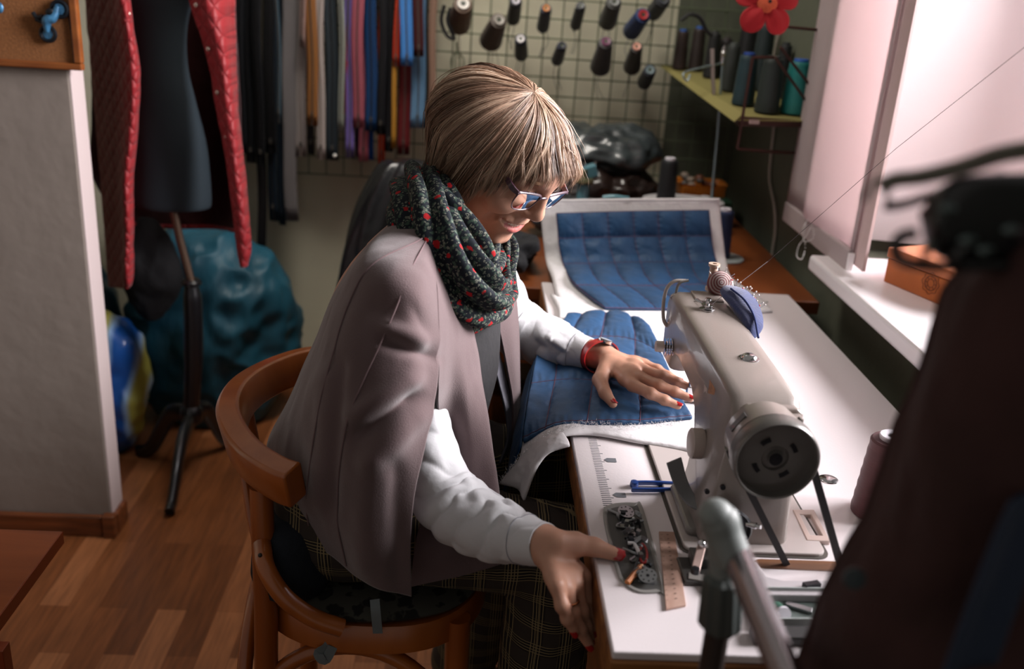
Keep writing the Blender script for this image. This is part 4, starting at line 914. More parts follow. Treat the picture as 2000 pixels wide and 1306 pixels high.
nt.links.new(fr.outputs[0], mx.inputs[0]); nt.links.new(tr.outputs[0], mx.inputs[1]); nt.links.new(g_.outputs[0], mx.inputs[2]); nt.links.new(mx.outputs[0], o_.inputs[0])
fm = None
rimMB = MB()
lenses = []
for s in (-1, 1):
    out = [(.011, .006), (.014, .0125), (.036, .0150), (.060, .0150), (.0645, .012), (.062, -.004), (.052, -.0150), (.034, -.0175), (.018, -.0145), (.012, -.004)]
    P = cr([gp(l*s, u) for l, u in out], 60, True); rimMB.tube(P, .0010, 8, loop=True)
    topr = cr([gp(l*s, u) for l, u in ((.009, .0085), (.014, .0135), (.036, .0160), (.060, .0160), (.067, .0135))], 24); rimMB.tube(topr, .0021, 8, flat=(1, .7))
    lenses.append(P)
    # temple
    a = gp(.066*s, .0135); Pt = cr([a, a-HF*.012+HL*s*.003, hd(.050, .0700*s, .006-.006*s), hd(.0, .080*s, .010), hd(-.022, .082*s, .004)], 30)
    rimMB.band(Pt[:8], np.linspace(.006, .0085, 8), .0022, HU)
    for_t = MB().band(Pt[6:], np.linspace(.0085, .006, 24), .0022, HU)
    lenses.append((s, for_t))
rimMB.tube(cr([gp(-.0105, .006), gp(-.005, .0095, .001), gp(.005, .0095, .001), gp(.0105, .006)], 12), .0017, 8)
gl = rimMB.build('glasses', m_fr, person)
for e in lenses:
    if isinstance(e, tuple): e[1].build('temple', m_fr if e[0] < 0 else m_ti, gl)
    else:
        c = e.mean(0); MB().rings([e, c+(e-c)*.5+HF*.0006, c+(e-c)*.02+HF*.001], cap=False).build('lens', lensm, gl, angle=0)
for s in (-1, 1):
    MB().ball(gp(.0095*s, -.002)-HF*.006, (.002, .003, .0045)).build('nose_pad', M('nose_pad', 'b9a8a0', .3), gl)
# ---------------------------------------------------------------- hair: cap plus tapered strands
HO = np.array([-.006, 0, .008]); HE = np.array([.093, .074, .076])
endc = [(-180, (-.078, .000, -.072)), (-155, (-.066, -.040, -.082)), (-135, (-.046, -.064, -.088)), (-112, (-.014, -.082, -.092)), (-92, (.016, -.086, -.078)), (-76, (.040, -.080, -.058)), (-62, (.060, -.076, -.004)),
        (-46, (.078, -.065, .030)), (-30, (.092, -.047, .044)), (-14, (.099, -.022, .050)), (0, (.101, .000, .052)), (14, (.100, .022, .050)), (30, (.093, .044, .046)), (46, (.080, .064, .034)), (62, (.060, .076, .0)), (76, (.040, .080, -.055)),
        (92, (.016, .086, -.078)), (112, (-.014, .082, -.092)), (135, (-.046, .064, -.088)), (155, (-.066, .040, -.082)), (180, (-.078, .000, -.072))]
EA = np.array([e[0] for e in endc], float); EP = np.array([e[1] for e in endc])
S0 = np.array([-.020, -.004, .098])-HO; S0 /= np.linalg.norm(S0)
def hair_paths(al, n, t0, t1, dep, drift=None):
    """al azimuth (deg) arrays -> local points (N,n,3)"""
    e = np.stack([np.interp(al, EA, EP[:, k]) for k in range(3)], 1)-HO; er = np.linalg.norm(e, axis=1); ed = e/er[:, None]
    t = t0[:, None]+(t1-t0)[:, None]*np.linspace(0, 1, n)[None]; dr = 0 if drift is None else drift[:, None]*np.sin(PI*np.clip(t, 0, 1))+16*(1-np.clip(t, 0, 1))**2
    om = np.arccos(np.clip(ed@S0, -1, 1)); so = np.sin(om)
    # the part bows the path sideways a little
    d = (np.sin((1-t)*om[:, None])/so[:, None])[..., None]*S0+(np.sin(t*om[:, None])/so[:, None])[..., None]*ed[:, None]
    d /= np.linalg.norm(d, axis=2)[..., None]
    if drift is not None:
        ra = np.radians(dr)[..., None]; d = d*np.cos(ra)+np.cross(S0, d)*np.sin(ra)+S0*((d@S0)[..., None])*(1-np.cos(ra))
    Re = 1/np.linalg.norm(d/HE, axis=2)
    vol = np.interp(al, [-180, -150, -120, -90, -60, -30, 0, 30, 60, 90, 120, 150, 180], [.034, .034, .031, .024, .013, .008, .007, .008, .010, .016, .024, .032, .034])
    b = np.clip(t, 0, 1.2); bump = np.interp(b, [0, .25, .5, .72, .9, 1.0, 1.2], [.0, .12, .55, 1.0, .78, .45, .3])
    r = Re+.0045+vol[:, None]*bump; w = np.clip((b-.72)/.28, 0, 1)**1.6; r = r*(1-w)+(er[:, None]+.004)*w
    return HO+d*(r-dep[:, None])[..., None]
NH = 10500
m_hair = bpy.data.materials.new('hair_blonde'); m_hair.use_nodes = True; nt = m_hair.node_tree; b = nt.nodes['Principled BSDF']
at = nd(nt, 'ShaderNodeAttribute', attribute_name='tone'); cr_ = nd(nt, 'ShaderNodeValToRGB'); e = cr_.color_ramp.elements; e[0].color = (*lin('553f30'), 1); e[1].color = (*lin('cfb59d'), 1); e.new(.45).color = (*lin('977660'), 1)
nt.links.new(at.outputs['Fac'], cr_.inputs[0]); nt.links.new(cr_.outputs[0], b.inputs['Base Color']); b.inputs['Roughness'].default_value = .42; b.inputs['Specular IOR Level'].default_value = .6
r_ = np.random.default_rng(21); ncl = 420
ca = r_.uniform(-180, 180, ncl); ctone = np.clip(r_.normal(.5, .24, ncl), 0, 1); cdep = r_.uniform(0, .007, ncl); cend = r_.normal(.995, .07, ncl)
ci = r_.integers(0, ncl, NH); cdr = r_.normal(0, 9, ncl); al = ca[ci]+r_.normal(0, 1.5, NH); al = (al+180) % 360-180
t0 = np.clip(r_.beta(1, 2.2, NH)*.62-.05, 0, .7); t1 = cend[ci]+r_.normal(0, .03, NH); dep = cdep[ci]+np.abs(r_.normal(0, .0015, NH))
n = 15; Pl = hair_paths(al, n, t0, t1, dep, cdr[ci])
# clump towards the clump centre at the tips, gentle waviness
ctr = hair_paths(ca[ci], n, t0, t1, dep, cdr[ci]); k_ = (np.linspace(0, 1, n)**1.5*.55)[None, :, None]; Pl = Pl*(1-k_)+ctr*k_
Pl += np.sin(np.linspace(0, 5, n)[None, :, None]+r_.uniform(0, 6, (NH, 1, 1)))*r_.normal(0, .0008, (NH, 1, 3))
fly = r_.random(NH) < .035; Pl[fly] += (np.linspace(0, 1, n)**2)[None, :, None]*r_.normal(0, .007, (fly.sum(), 1, 3))
Pw = HC+Pl@HR
T_ = np.gradient(Pw, axis=1); T_ /= np.linalg.norm(T_, axis=2)[..., None]+1e-9; N_ = np.cross(T_, r_.normal(size=(NH, 1, 3))); N_ /= np.linalg.norm(N_, axis=2)[..., None]; B_ = np.cross(T_, N_)
rad = (.00042*np.interp(np.linspace(0, 1, n), [0, .15, .75, 1], [.5, 1, .9, .15]))[None, :, None]*r_.uniform(.7, 1.25, (NH, 1, 1))
V = np.stack([Pw+rad*(math.cos(a)*N_+math.sin(a)*B_) for a in (0, 2*PI/3, 4*PI/3)], 2).reshape(-1, 3)
ii = (np.arange(NH)*n*3)[:, None, None]+(np.arange(n-1)*3)[None, :, None]; F = []
for a in range(3): c = (a+1) % 3; F.append(np.stack([ii+a, ii+c, ii+3+c, ii+3+a], -1).reshape(-1, 4))
F = np.concatenate(F)
tone = np.clip(np.repeat((ctone[ci]+r_.normal(0, .10, NH))[:, None]+.0*np.linspace(0, 1, n)[None], 3, axis=1).reshape(NH, 3, n).transpose(0, 2, 1).reshape(-1), 0, 1)
# opaque cap below the strands
na, nt_ = 96, 26; A_ = np.linspace(-180, 180, na, endpoint=False); cap_ = hair_paths(A_, nt_, np.full(na, .0), np.full(na, .97), np.full(na, .0075)); CV = HC+cap_.reshape(-1, 3)@HR
i_, j_ = np.meshgrid(np.arange(na), np.arange(nt_-1), indexing='ij'); i2 = (i_+1) % na; CF = np.stack([i_*nt_+j_, i_*nt_+j_+1, i2*nt_+j_+1, i2*nt_+j_], -1).reshape(-1, 4)+len(V)
Vh = np.vstack([V, CV]); Fh = np.vstack([F, CF]); hair = np_mesh('hair', Vh, Fh, [m_hair], person)
at_ = hair.data.attributes.new('tone', 'FLOAT', 'POINT'); at_.data.foreach_set('value', np.concatenate([tone, np.full(len(CV), .22)]).astype(np.float32))
# ---------------------------------------------------------------- scarf
def floral():
    m = bpy.data.materials.new('floral_print'); m.use_nodes = True; nt = m.node_tree; b = nt.nodes['Principled BSDF']; b.inputs['Roughness'].default_value = .85; b.inputs['Specular IOR Level'].default_value = .2; L = nt.links.new
    tc = nd(nt, 'ShaderNodeTexCoord')
    nz = nd(nt, 'ShaderNodeTexNoise'); nz.inputs['Scale'].default_value = 110; L(tc.outputs['Object'], nz.inputs[0])
    wp = nd(nt, 'ShaderNodeMix', data_type='VECTOR'); wp.inputs[0].default_value = .010; L(tc.outputs['Object'], wp.inputs[4]); L(nz.outputs['Color'], wp.inputs[5])
    def vor(sc, lo, hi, seed):
        mp = nd(nt, 'ShaderNodeMapping'); mp.inputs['Location'].default_value = (seed, seed*.7, seed*.3); L(wp.outputs[1], mp.inputs[0])
        v = nd(nt, 'ShaderNodeTexVoronoi'); v.inputs['Scale'].default_value = sc; L(mp.outputs[0], v.inputs['Vector'])
        r = nd(nt, 'ShaderNodeMapRange'); r.inputs[1].default_value = lo; r.inputs[2].default_value = hi; r.inputs[3].default_value = 1; r.inputs[4].default_value = 0; L(v.outputs['Distance'], r.inputs[0])
        return v, r
    base = nd(nt, 'ShaderNodeRGB'); base.outputs[0].default_value = (*lin('141920'), 1); cur = base.outputs[0]
    def over(cur, fac, col):
        x = nd(nt, 'ShaderNodeMix', data_type='RGBA'); L(fac, x.inputs[0]); L(cur, x.inputs[6]); x.inputs[7].default_value = (*lin(col), 1); return x.outputs[2]
    v, r = vor(150, .36, .42, 3); cur = over(cur, r.outputs[0], '33443a')       # leaves
    v, r = vor(190, .30, .36, 9)
    r2 = nd(nt, 'ShaderNodeMapRange'); r2.inputs[1].default_value = .12; r2.inputs[2].default_value = .18; L(v.outputs['Distance'], r2.inputs[0]); ml = nd(nt, 'ShaderNodeMath', operation='MULTIPLY'); L(r.outputs[0], ml.inputs[0]); L(r2.outputs[0], ml.inputs[1])
    cur = over(cur, ml.outputs[0], '6b6d62')                                      # small pale flowers
    v, r = vor(66, .24, .29, 17); g = nd(nt, 'ShaderNodeSeparateColor'); L(v.outputs['Color'], g.inputs[0]); th = nd(nt, 'ShaderNodeMath', operation='GREATER_THAN'); th.inputs[1].default_value = .42; L(g.outputs[0], th.inputs[0])
    ml = nd(nt, 'ShaderNodeMath', operation='MULTIPLY'); L(r.outputs[0], ml.inputs[0]); L(th.outputs[0], ml.inputs[1]); cur = over(cur, ml.outputs[0], '9c181d')
    L(cur, b.inputs['Base Color']); return m
m_scarf = floral()
def fold_tube(P, R, n=150, m=96, ridges=9, amp=.16, tw=1.5, seed=1, up=(0, 0, 1), flat=(1, 1)):
    P = cr(P, n, True); R = cr(np.array(R, float).reshape(-1, 1), n, True)[:, 0]
    T_ = np.roll(P, -1, 0)-np.roll(P, 1, 0); T_ /= np.linalg.norm(T_, axis=1)[:, None]; c = P.mean(0); rings = []
    a = np.linspace(0, 2*PI, m, endpoint=False); s = np.linspace(0, 2*PI, n, endpoint=False)
    for i in range(n):
        O = P[i]-c; O = O-T_[i]*O.dot(T_[i]); O /= np.linalg.norm(O); U = np.cross(T_[i], O)
        tt = a+tw*s[i]/ridges*round(ridges)*0+.35*math.sin(2*s[i]+seed)
        rr = 1+amp*(np.abs(np.cos(tt*ridges/2+.6*np.sin(3*s[i]+seed)))-.5)*2*(.75+.25*math.sin(3*s[i]+2))+.07*np.sin(3*tt+2*s[i]+seed)
        rings.append(P[i]+R[i]*(np.cos(a)*rr*flat[0])[:, None]*O+R[i]*(np.sin(a)*rr*flat[1])[:, None]*U)
    rings = np.array(rings); rings += vn(rings, 30, seed, 2)[..., None]*.0025*O
    return rings
scarf = bpy.data.objects.new('scarf', None)
P1 = [aty(812, 372, 1.33), aty(822, 415, 1.25), aty(858, 490, 1.205), aty(893, 552, 1.195), aty(928, 592, 1.215), aty(962, 585, 1.27), aty(972, 540, 1.33), aty(968, 495, 1.40), aty(935, 440, 1.46), aty(880, 375, 1.47), aty(835, 350, 1.42)]
R1 = [.030, .032, .034, .036, .034, .030, .021, .024, .021, .028, .030]
mb = MB().rings(fold_tube(P1, R1, ridges=7, amp=.34, seed=1, flat=(.85, 1.25)), loop=True)
P2 = [aty(838, 362, 1.32), aty(850, 405, 1.265), aty(878, 452, 1.245), aty(910, 500, 1.235), aty(938, 530, 1.26), aty(950, 515, 1.32), aty(950, 492, 1.37), aty(930, 450, 1.42), aty(895, 400, 1.43), aty(855, 358, 1.39)]
R2 = [.021, .028, .028, .028, .021, .022, .020, .020, .022, .024]
mb.rings(fold_tube(P2, R2, ridges=6, amp=.32, seed=4, flat=(.85, 1.2)), loop=True)
mb.build('scarf', m_scarf, person, angle=0)
# ---------------------------------------------------------------- cape
m_cape = M('mauve_wool', '5c4a4b', .95, bump=(700, .0005), var=(16, .05), sheen=.35)
m_lining = M('cape_lining', '5b5a63', .6, bump=(60, .0015)); m_dress = M('dark_dress', '121114', .9, bump=(60, .002))
def col(*p): return [aty(*q) for q in p]
A_ = [col((842, 470, 1.205), (852, 560, 1.135), (857, 650, 1.10), (852, 745, 1.075), (828, 860, 1.048), (808, 960, 1.035), (802, 1060, 1.035), (804, 1163, 1.045)),
      col((840, 455, 1.215), (820, 545, 1.105), (815, 640, 1.070), (790, 745, 1.045), (765, 860, 1.025), (748, 960, 1.022), (742, 1055, 1.028), (744, 1145, 1.045)),
      col((838, 442, 1.23), (772, 525, 1.105), (750, 620, 1.075), (725, 720, 1.050), (700, 840, 1.035), (688, 945, 1.038), (684, 1035, 1.05), (688, 1113, 1.07)),
      col((836, 428, 1.25), (735, 505, 1.135), (698, 590, 1.10), (668, 690, 1.078), (640, 810, 1.068), (622, 915, 1.075), (617, 995, 1.095), (622, 1060, 1.12)),
      col((838, 416, 1.28), (722, 484, 1.18), (672, 575, 1.145), (638, 680, 1.125), (602, 790, 1.12), (580, 880, 1.13), (572, 950, 1.145), (582, 1010, 1.165)),
      col((818, 404, 1.30), (728, 472, 1.25), (658, 572, 1.225), (622, 675, 1.21), (578, 780, 1.205), (548, 852, 1.21), (536, 905, 1.22), (545, 965, 1.235)),
      col((826, 400, 1.35), (738, 466, 1.34), (668, 560, 1.32), (612, 680, 1.31), (568, 770, 1.30), (533, 830, 1.30), (520, 865, 1.30), (522, 885, 1.30)),
      col((842, 402, 1.40), (745, 485, 1.44), (690, 565, 1.45), (650, 655, 1.46), (610, 740, 1.46), (580, 800, 1.46), (570, 830, 1.46), (568, 850, 1.46)),
      col((850, 415, 1.44), (825, 470, 1.54), (800, 545, 1.575), (780, 640, 1.60), (760, 720, 1.62), (745, 780, 1.62), (740, 810, 1.62), (738, 830, 1.62)),
      col((905, 450, 1.44), (920, 485, 1.53), (925, 540, 1.58), (920, 620, 1.61), (905, 700, 1.63), (890, 770, 1.63), (885, 800, 1.63), (880, 820, 1.63))]
def cape_disp(S, N):
    """drape: long soft folds plus the creases under the shoulder"""
    x = S[..., 0]; y = S[..., 1]; zz = S[..., 2]; d = vn(S*np.array([1, 1, .30]), 13, 5, 2)*.0065*np.clip((1.03-zz)/.2, 0, 1)+vn(S*np.array([1, 1, .5]), 34, 9, 2)*.0016
    sg = np.sign(np.einsum('ijk,ijk->ij', N, CAM-S)); v = S-CAM; w_ = v@c_f; px = 1000+FP*(v@c_r)/w_; py = 653-FP*(v@c_u)/w_; near = np.clip((1.16-y)/.05, 0, 1)
    def crease(x0, y0, x1, y1, wd, amp):
        L_ = math.hypot(x1-x0, y1-y0); ux, uy = (x1-x0)/L_, (y1-y0)/L_; s_ = (px-x0)*ux+(py-y0)*uy; q = -(px-x0)*uy+(py-y0)*ux
        e = np.clip(np.minimum(s_+25, L_+25-s_)/50, 0, 1); return amp*np.exp(-(q/wd)**2)*e*e*(3-2*e)
    d2 = crease(700, 850, 812, 770, 15, -.010)+crease(690, 815, 815, 730, 20, .009)+crease(750, 668, 850, 700, 13, -.009)+crease(745, 640, 850, 668, 16, .006)+crease(720, 905, 830, 800, 22, .007)+crease(810, 600, 850, 690, 14, -.004)+crease(640, 720, 612, 1000, 26, .006)+crease(668, 700, 650, 1000, 16, -.006)+crease(720, 880, 712, 1120, 22, .005)+crease(770, 900, 775, 1140, 18, -.005)+crease(560, 800, 600, 960, 18, -.004)+crease(905, 700, 925, 1060, 14, .004)+crease(880, 780, 890, 1080, 12, -.004)
    d = d+sg*d2*near
    return S+N*d[..., None]
def panel(name, cols, n, m, mat, flip=1, thick=.0035, disp=True, parent=person, hem=True, label=None):
    G = np.array(cols).transpose(1, 0, 2); S = surf(G, n, m); N = gnorm(S); c = S.reshape(-1, 3).mean(0)
    N = N*flip
    if disp: S = cape_disp(S, N)
    o = MB().grid(S).build(name, mat, parent, angle=0, label=label); sd = o.modifiers.new('solid', 'SOLIDIFY'); sd.thickness = thick; sd.offset = 0; return o, S, N
cape, S1, N1 = panel('cape', A_, 190, 260, m_cape, 1)
if N1[90, 60, 1] > 0: pass
m_seam = M('seam_mauve', '6d595b', .95)  # seam lines in their own plain mauve, a little lighter than the wool
sm = MB()
def seam(pts, off=.0030):
    Q = []
    for i, j in cr(np.array(pts, float), 70): 
        i_ = min(max(int(round(i)), 0), S1.shape[0]-1); j_ = min(max(int(round(j)), 0), S1.shape[1]-1); Q.append(S1[i_, j_]+N1[i_, j_]*off*np.sign(N1[i_, j_] @ (CAM-S1[i_, j_])))
    Q = np.array(Q); k = np.ones(7)/7; Q2 = np.stack([np.convolve(np.pad(Q[:, a], 3, mode='edge'), k, mode='valid') for a in range(3)], 1); sm.tube(Q2, .0010, 6)
seam([(4, 36), (60, 52), (110, 66), (150, 68), (188, 60)]); seam([(4, 40), (26, 78), (60, 96), (110, 92), (188, 92)]); 
sm.build('cape_seam', m_seam, cape)
B_ = [col((842, 472, 1.205), (851, 560, 1.133), (856, 650, 1.098), (856, 745, 1.098), (856, 860, 1.17), (838, 960, 1.145), (812, 1060, 1.10), (802, 1146, 1.08)),
      col((842, 480, 1.20), (872, 570, 1.165), (880, 655, 1.14), (880, 745, 1.14), (880, 860, 1.165), (872, 960, 1.14), (862, 1055, 1.10), (850, 1135, 1.078)),
      col((860, 510, 1.22), (890, 590, 1.19), (903, 665, 1.172), (910, 745, 1.160), (918, 855, 1.150), (922, 950, 1.13), (924, 1040, 1.10), (918, 1120, 1.078)),
      col((872, 540, 1.25), (908, 610, 1.215), (924, 675, 1.198), (934, 745, 1.188), (950, 835, 1.165), (963, 920, 1.14), (975, 1010, 1.11), (986, 1098, 1.085)),
      col((880, 540, 1.27), (914, 612, 1.235), (928, 677, 1.220), (937, 747, 1.208), (951, 836, 1.185), (962, 920, 1.16), (973, 1010, 1.13), (983, 1094, 1.105))]
panel('cape_front', B_, 160, 90, m_cape, 1)
# far front panel with its lining turned towards us, dark dress between
C_ = [col((985, 470, 1.44), (1004, 560, 1.43), (1012, 640, 1.42), (1014, 720, 1.41), (1014, 790, 1.40), (1008, 850, 1.385), (1000, 885, 1.37)),
      col((970, 480, 1.42), (985, 570, 1.40), (997, 645, 1.395), (1004, 720, 1.39), (1008, 790, 1.385), (1004, 850, 1.372), (994, 895, 1.36)),
      col((950, 500, 1.38), (962, 580, 1.37), (974, 640, 1.375), (990, 720, 1.378), (1001, 790, 1.375), (998, 850, 1.365), (988, 900, 1.352))]
panel('cape_front_far', C_, 110, 50, m_cape, 1, disp=False)
D_ = [col((942, 620, 1.36), (956, 680, 1.365), (974, 750, 1.37), (988, 810, 1.365), (990, 860, 1.355), (975, 905, 1.34)),
      col((955, 618, 1.372), (972, 680, 1.38), (990, 750, 1.385), (1002, 810, 1.38), (1003, 860, 1.37), (985, 905, 1.355))]
panel('cape_lining', D_, 60, 20, m_lining, 1, disp=False, label='grey satin cape lining')
G = []
for z, (cx, cy, rx, ry) in zip((1.02, .95, .85, .75, .66, .60), ((-.03, 1.345, .06, .09), (-.035, 1.34, .085, .13), (-.05, 1.33, .105, .15), (-.08, 1.32, .12, .15), (-.09, 1.31, .15, .16), (-.09, 1.30, .17, .165))):
    a = np.linspace(0, 2*PI, 48, endpoint=False); G.append(np.stack([cx+rx*np.cos(a), cy+ry*np.sin(a), np.full(48, z)], 1))
MB().rings(cr(np.array(G), 40)).build('dress_top', m_dress, person, angle=0)
# shirt placket visible below the scarf
m_shirt = M('white_cotton', 'c6c6c9', .75, bump=(160, .0004), sheen=.1)
K_ = [col((915, 620, 1.235), (925, 660, 1.232), (930, 700, 1.235)), col((942, 622, 1.26), (938, 665, 1.25), (936, 705, 1.245))]
panel('shirt_front', K_, 20, 12, m_shirt, 1, disp=False)
# ---------------------------------------------------------------- sleeves
def sleeve(name, P, R, m=88, n=230, seed=1, amp=.006, cuff=None, up=(0, 0, 1), wr=None):
    P = cr(P, n); R = cr(np.array(R, float).reshape(-1, 1), n)[:, 0]; T_ = np.gradient(P, axis=0); T_ /= np.linalg.norm(T_, axis=1)[:, None]
    N = np.array(up, float); rings = []; a = np.linspace(0, 2*PI, m, endpoint=False); L = np.concatenate([[0], np.cumsum(np.linalg.norm(np.diff(P, axis=0), axis=1))])
    for i in range(n):
        N = N-T_[i]*N.dot(T_[i]); N /= np.linalg.norm(N); B = np.cross(T_[i], N); rings.append(P[i]+R[i]*(np.cos(a)[:, None]*N+np.sin(a)[:, None]*B))
    rings = np.array(rings); Nn = rings-P[:, None]; Nn /= np.linalg.norm(Nn, axis=2)[..., None]
    s = L[:, None]; aa = a[None]
    w1 = vn(np.stack([s*1.0+0*aa, np.cos(aa)*.035+0*s+s*.3*np.sin(aa), np.sin(aa)*.035+0*s], -1), 30, seed, 1)
    # diagonal drag folds
    fold = np.abs(np.sin((s*80+1.6*np.sin(aa+seed)+1.2*w1)))**.7*2-1
    w2 = vn(rings, 55, seed+2, 2)
    env = np.interp(np.linspace(0, 1, n), [0, .08, .8, .86, 1], [.8, 1, .8, .25, .12])[:, None]
    cl = np.interp(L/L[-1], [0, cuff, cuff+.012, 1], [0, 0, 1, 1])[:, None] if cuff else 0
    rings = rings+Nn*((amp*(.70*w1+.62*fold*(.5+.5*np.sin(aa*1.0+seed*2+s*9)))+.0012*w2)*env-(.0022*cl))[..., None]
    mb = MB().rings(rings, cap=False); return mb, rings, P
mbR, rgR, PR_ = sleeve('r', [ShR+[.01, .03, -.02], aty(834, 700, 1.205), aty(832, 795, 1.160), aty(842, 882, 1.120), aty(865, 960, 1.092), aty(912, 1006, 1.062), aty(975, 1038, 1.02), aty(1035, 1057, .98), aty(1064, 1063, .962)],
                        [.044, .038, .029, .036, .045, .043, .038, .031, .0275], seed=5, amp=.0058, cuff=.86)
oR = mbR.build('shirt_sleeve', m_shirt, person, angle=0); sd = oR.modifiers.new('solid', 'SOLIDIFY'); sd.thickness = .0018
mbL, rgL, PL_ = sleeve('l', [ShL+[.02, 0, 0], aty(958, 560, 1.555), aty(990, 620, 1.57), aty(1030, 650, 1.558), aty(1085, 672, 1.53), aty(1125, 684, 1.508), aty(1150, 691, 1.492)],
                        [.052, .052, .052, .048, .042, .033, .029], seed=7, amp=.006, cuff=.84)
oL = mbL.build('shirt_sleeve', m_shirt, person, angle=0); sd = oL.modifiers.new('solid', 'SOLIDIFY'); sd.thickness = .0018
# cuff seams and a button
for rg, fr_i, o_s in ((rgR, .85, oR), (rgL, .83, oL)):
    i = int(fr_i*230); MB().tube(rg[i]+(rg[i]-rg[i].mean(0))*.012, .0006, 5, loop=True).build('cuff_seam', M('cuff_stitch', '8f8f96', .8), o_s, angle=0)
# ---------------------------------------------------------------- watch and ring
wc = np.array(WrL)-(np.array(WrL)-ElL)/np.linalg.norm(np.array(WrL)-ElL)*.0
wd = (mcpL[1][0]-np.array(WrL)); wd /= np.linalg.norm(wd)
wt_c = aty(1171, 695, 1.482); N_ = np.array([0, 0, 1.])-wd*wd[2]; N_ /= np.linalg.norm(N_); B_2 = np.cross(wd, N_)
a = np.linspace(0, 2*PI, 40, endpoint=False); strap = np.array([[wt_c+wd*w_+(.0305*math.cos(t)*N_*.88+.0325*math.sin(t)*B_2) +0*wd for w_ in (-.0075, .0075)] for t in a])
mb = MB(); ring_in = strap; ro = np.array([[p+(p-wt_c)/np.linalg.norm(p-wt_c)*.0018 for p in q] for q in strap])
mb.rings(np.stack([strap[:, 0], ro[:, 0], ro[:, 1], strap[:, 1]], 1), loop=True, cap=False)
watch = mb.build('watch_strap', M('red_leather', 'a81e20', .38, coat=.3), person, label='red leather watch strap')
wf = wt_c+N_*.0205-B_2*.0195*0+wd*.0; out_d = N_*.92+np.array([.25, .1, 0]); out_d /= np.linalg.norm(out_d)
wcn = wt_c+N_*.0245+B_2*np.sign(B_2[1])*.010; out_d = N_+B_2*np.sign(B_2[1])*.35; out_d /= np.linalg.norm(out_d)
MB().lathe([(.0001, -.002), (.0115, -.002), (.0125, 0), (.0125, .003), (.0108, .004)], wcn, out_d, 32).build('watch_case', m_chrome, watch)
MB().lathe([(.0001, .0042), (.0108, .0040)], wcn, out_d, 32).build('watch_dial', M('watch_dial', 'c9cbcf', .15, coat=.6), watch)
rc = (fr_[2][0]*.35+fr_[2][1]*.65); rd = fr_[2][1]-fr_[2][0]; rd /= np.linalg.norm(rd)
mb = MB(); N_ = np.array([-.2, -1, .2]); N_ -= rd*N_.dot(rd); N_ /= np.linalg.norm(N_); B_3 = np.cross(rd, N_)
mb.tube([rc+.0104*(math.cos(t)*N_+math.sin(t)*B_3) for t in np.linspace(0, 2*PI, 30, endpoint=False)], .0015, 8, loop=True)
m_gold = M('gold', 'c8845c', .22, 1); rg_ = mb.build('ring', m_gold, person); MB().ball(rc+N_*.0122, (.0038, .0028, .0062), 14, 10).build('ring_stone', M('rose_stone', 'd8a090', .08, .3, coat=1), rg_)
# ---------------------------------------------------------------- plaid trousers
def plaid():
    m = bpy.data.materials.new('plaid'); m.use_nodes = True; nt = m.node_tree; b = nt.nodes['Principled BSDF']; b.inputs['Roughness'].default_value = .95; L = nt.links.new
    tc = nd(nt, 'ShaderNodeTexCoord'); nz = nd(nt, 'ShaderNodeTexNoise'); nz.inputs['Scale'].default_value = 11; L(tc.outputs['Object'], nz.inputs[0])
    wp = nd(nt, 'ShaderNodeMix', data_type='VECTOR'); wp.inputs[0].default_value = .006; L(tc.outputs['Object'], wp.inputs[4]); L(nz.outputs['Color'], wp.inputs[5])
    sx = nd(nt, 'ShaderNodeSeparateXYZ'); L(wp.outputs[1], sx.inputs[0])
    yz = nd(nt, 'ShaderNodeMath', operation='MULTIPLY_ADD'); L(sx.outputs[1], yz.inputs[0]); yz.inputs[1].default_value = -.22; L(sx.outputs[2], yz.inputs[2])
    def lines(src, per, lo, hi):
        f = nd(nt, 'ShaderNodeMath', operation='PINGPONG'); f.inputs[1].default_value = per; L(src, f.inputs[0])
        g = nd(nt, 'ShaderNodeMapRange'); g.inputs[1].default_value = lo*per; g.inputs[2].default_value = hi*per; g.inputs[3].default_value = 1; g.inputs[4].default_value = 0; L(f.outputs[0], g.inputs[0]); return g.outputs[0]
    def mul(a_, b_):
        q_ = nd(nt, 'ShaderNodeMath', operation='MULTIPLY'); L(a_, q_.inputs[0]); L(b_, q_.inputs[1]); return q_.outputs[0]
    def add(a_, b_):
        q_ = nd(nt, 'ShaderNodeMath', operation='MAXIMUM'); L(a_, q_.inputs[0]); L(b_, q_.inputs[1]); return q_.outputs[0]
    gx = mul(lines(sx.outputs[0], .021, .42, .46), lines(sx.outputs[0], .0022, .2, .34)); gy = mul(lines(yz.outputs[0], .021, .42, .46), lines(yz.outputs[0], .0022, .2, .34))
    bx = lines(sx.outputs[0], .021, .40, .46); by = lines(yz.outputs[0], .021, .40, .46)
    thin = add(lines(sx.outputs[0], .021, .01, .025), gx); both = add(thin, gy)
    cur = nd(nt, 'ShaderNodeMix', data_type='RGBA'); cur.inputs[6].default_value = (*lin('332b25'), 1); cur.inputs[7].default_value = (*lin('1c1613'), 1); L(add(bx, by), cur.inputs[0])
    x2 = nd(nt, 'ShaderNodeMix', data_type='RGBA'); L(both, x2.inputs[0]); L(cur.outputs[2], x2.inputs[6]); x2.inputs[7].default_value = (*lin('857553'), 1)
    L(x2.outputs[2], b.inputs['Base Color']); return m
tp = [cap(pel-[0, .075, .0], pel+[0, .075, .0], .100, None, .05), cap(pel, waist-[0, 0, .03], .106, .104, .05)]
for K, A2_, s in ((KnR, AnR, -1), (KnL, AnL, 1)):
    tp += [cap(pel+[0.02, .090*s, -.005], K, .088, .066, .03), cap(K, A2_+[0, 0, .03], .068, .062, .02)]
VT, FT_ = sdf_mesh(tp, .0048); 
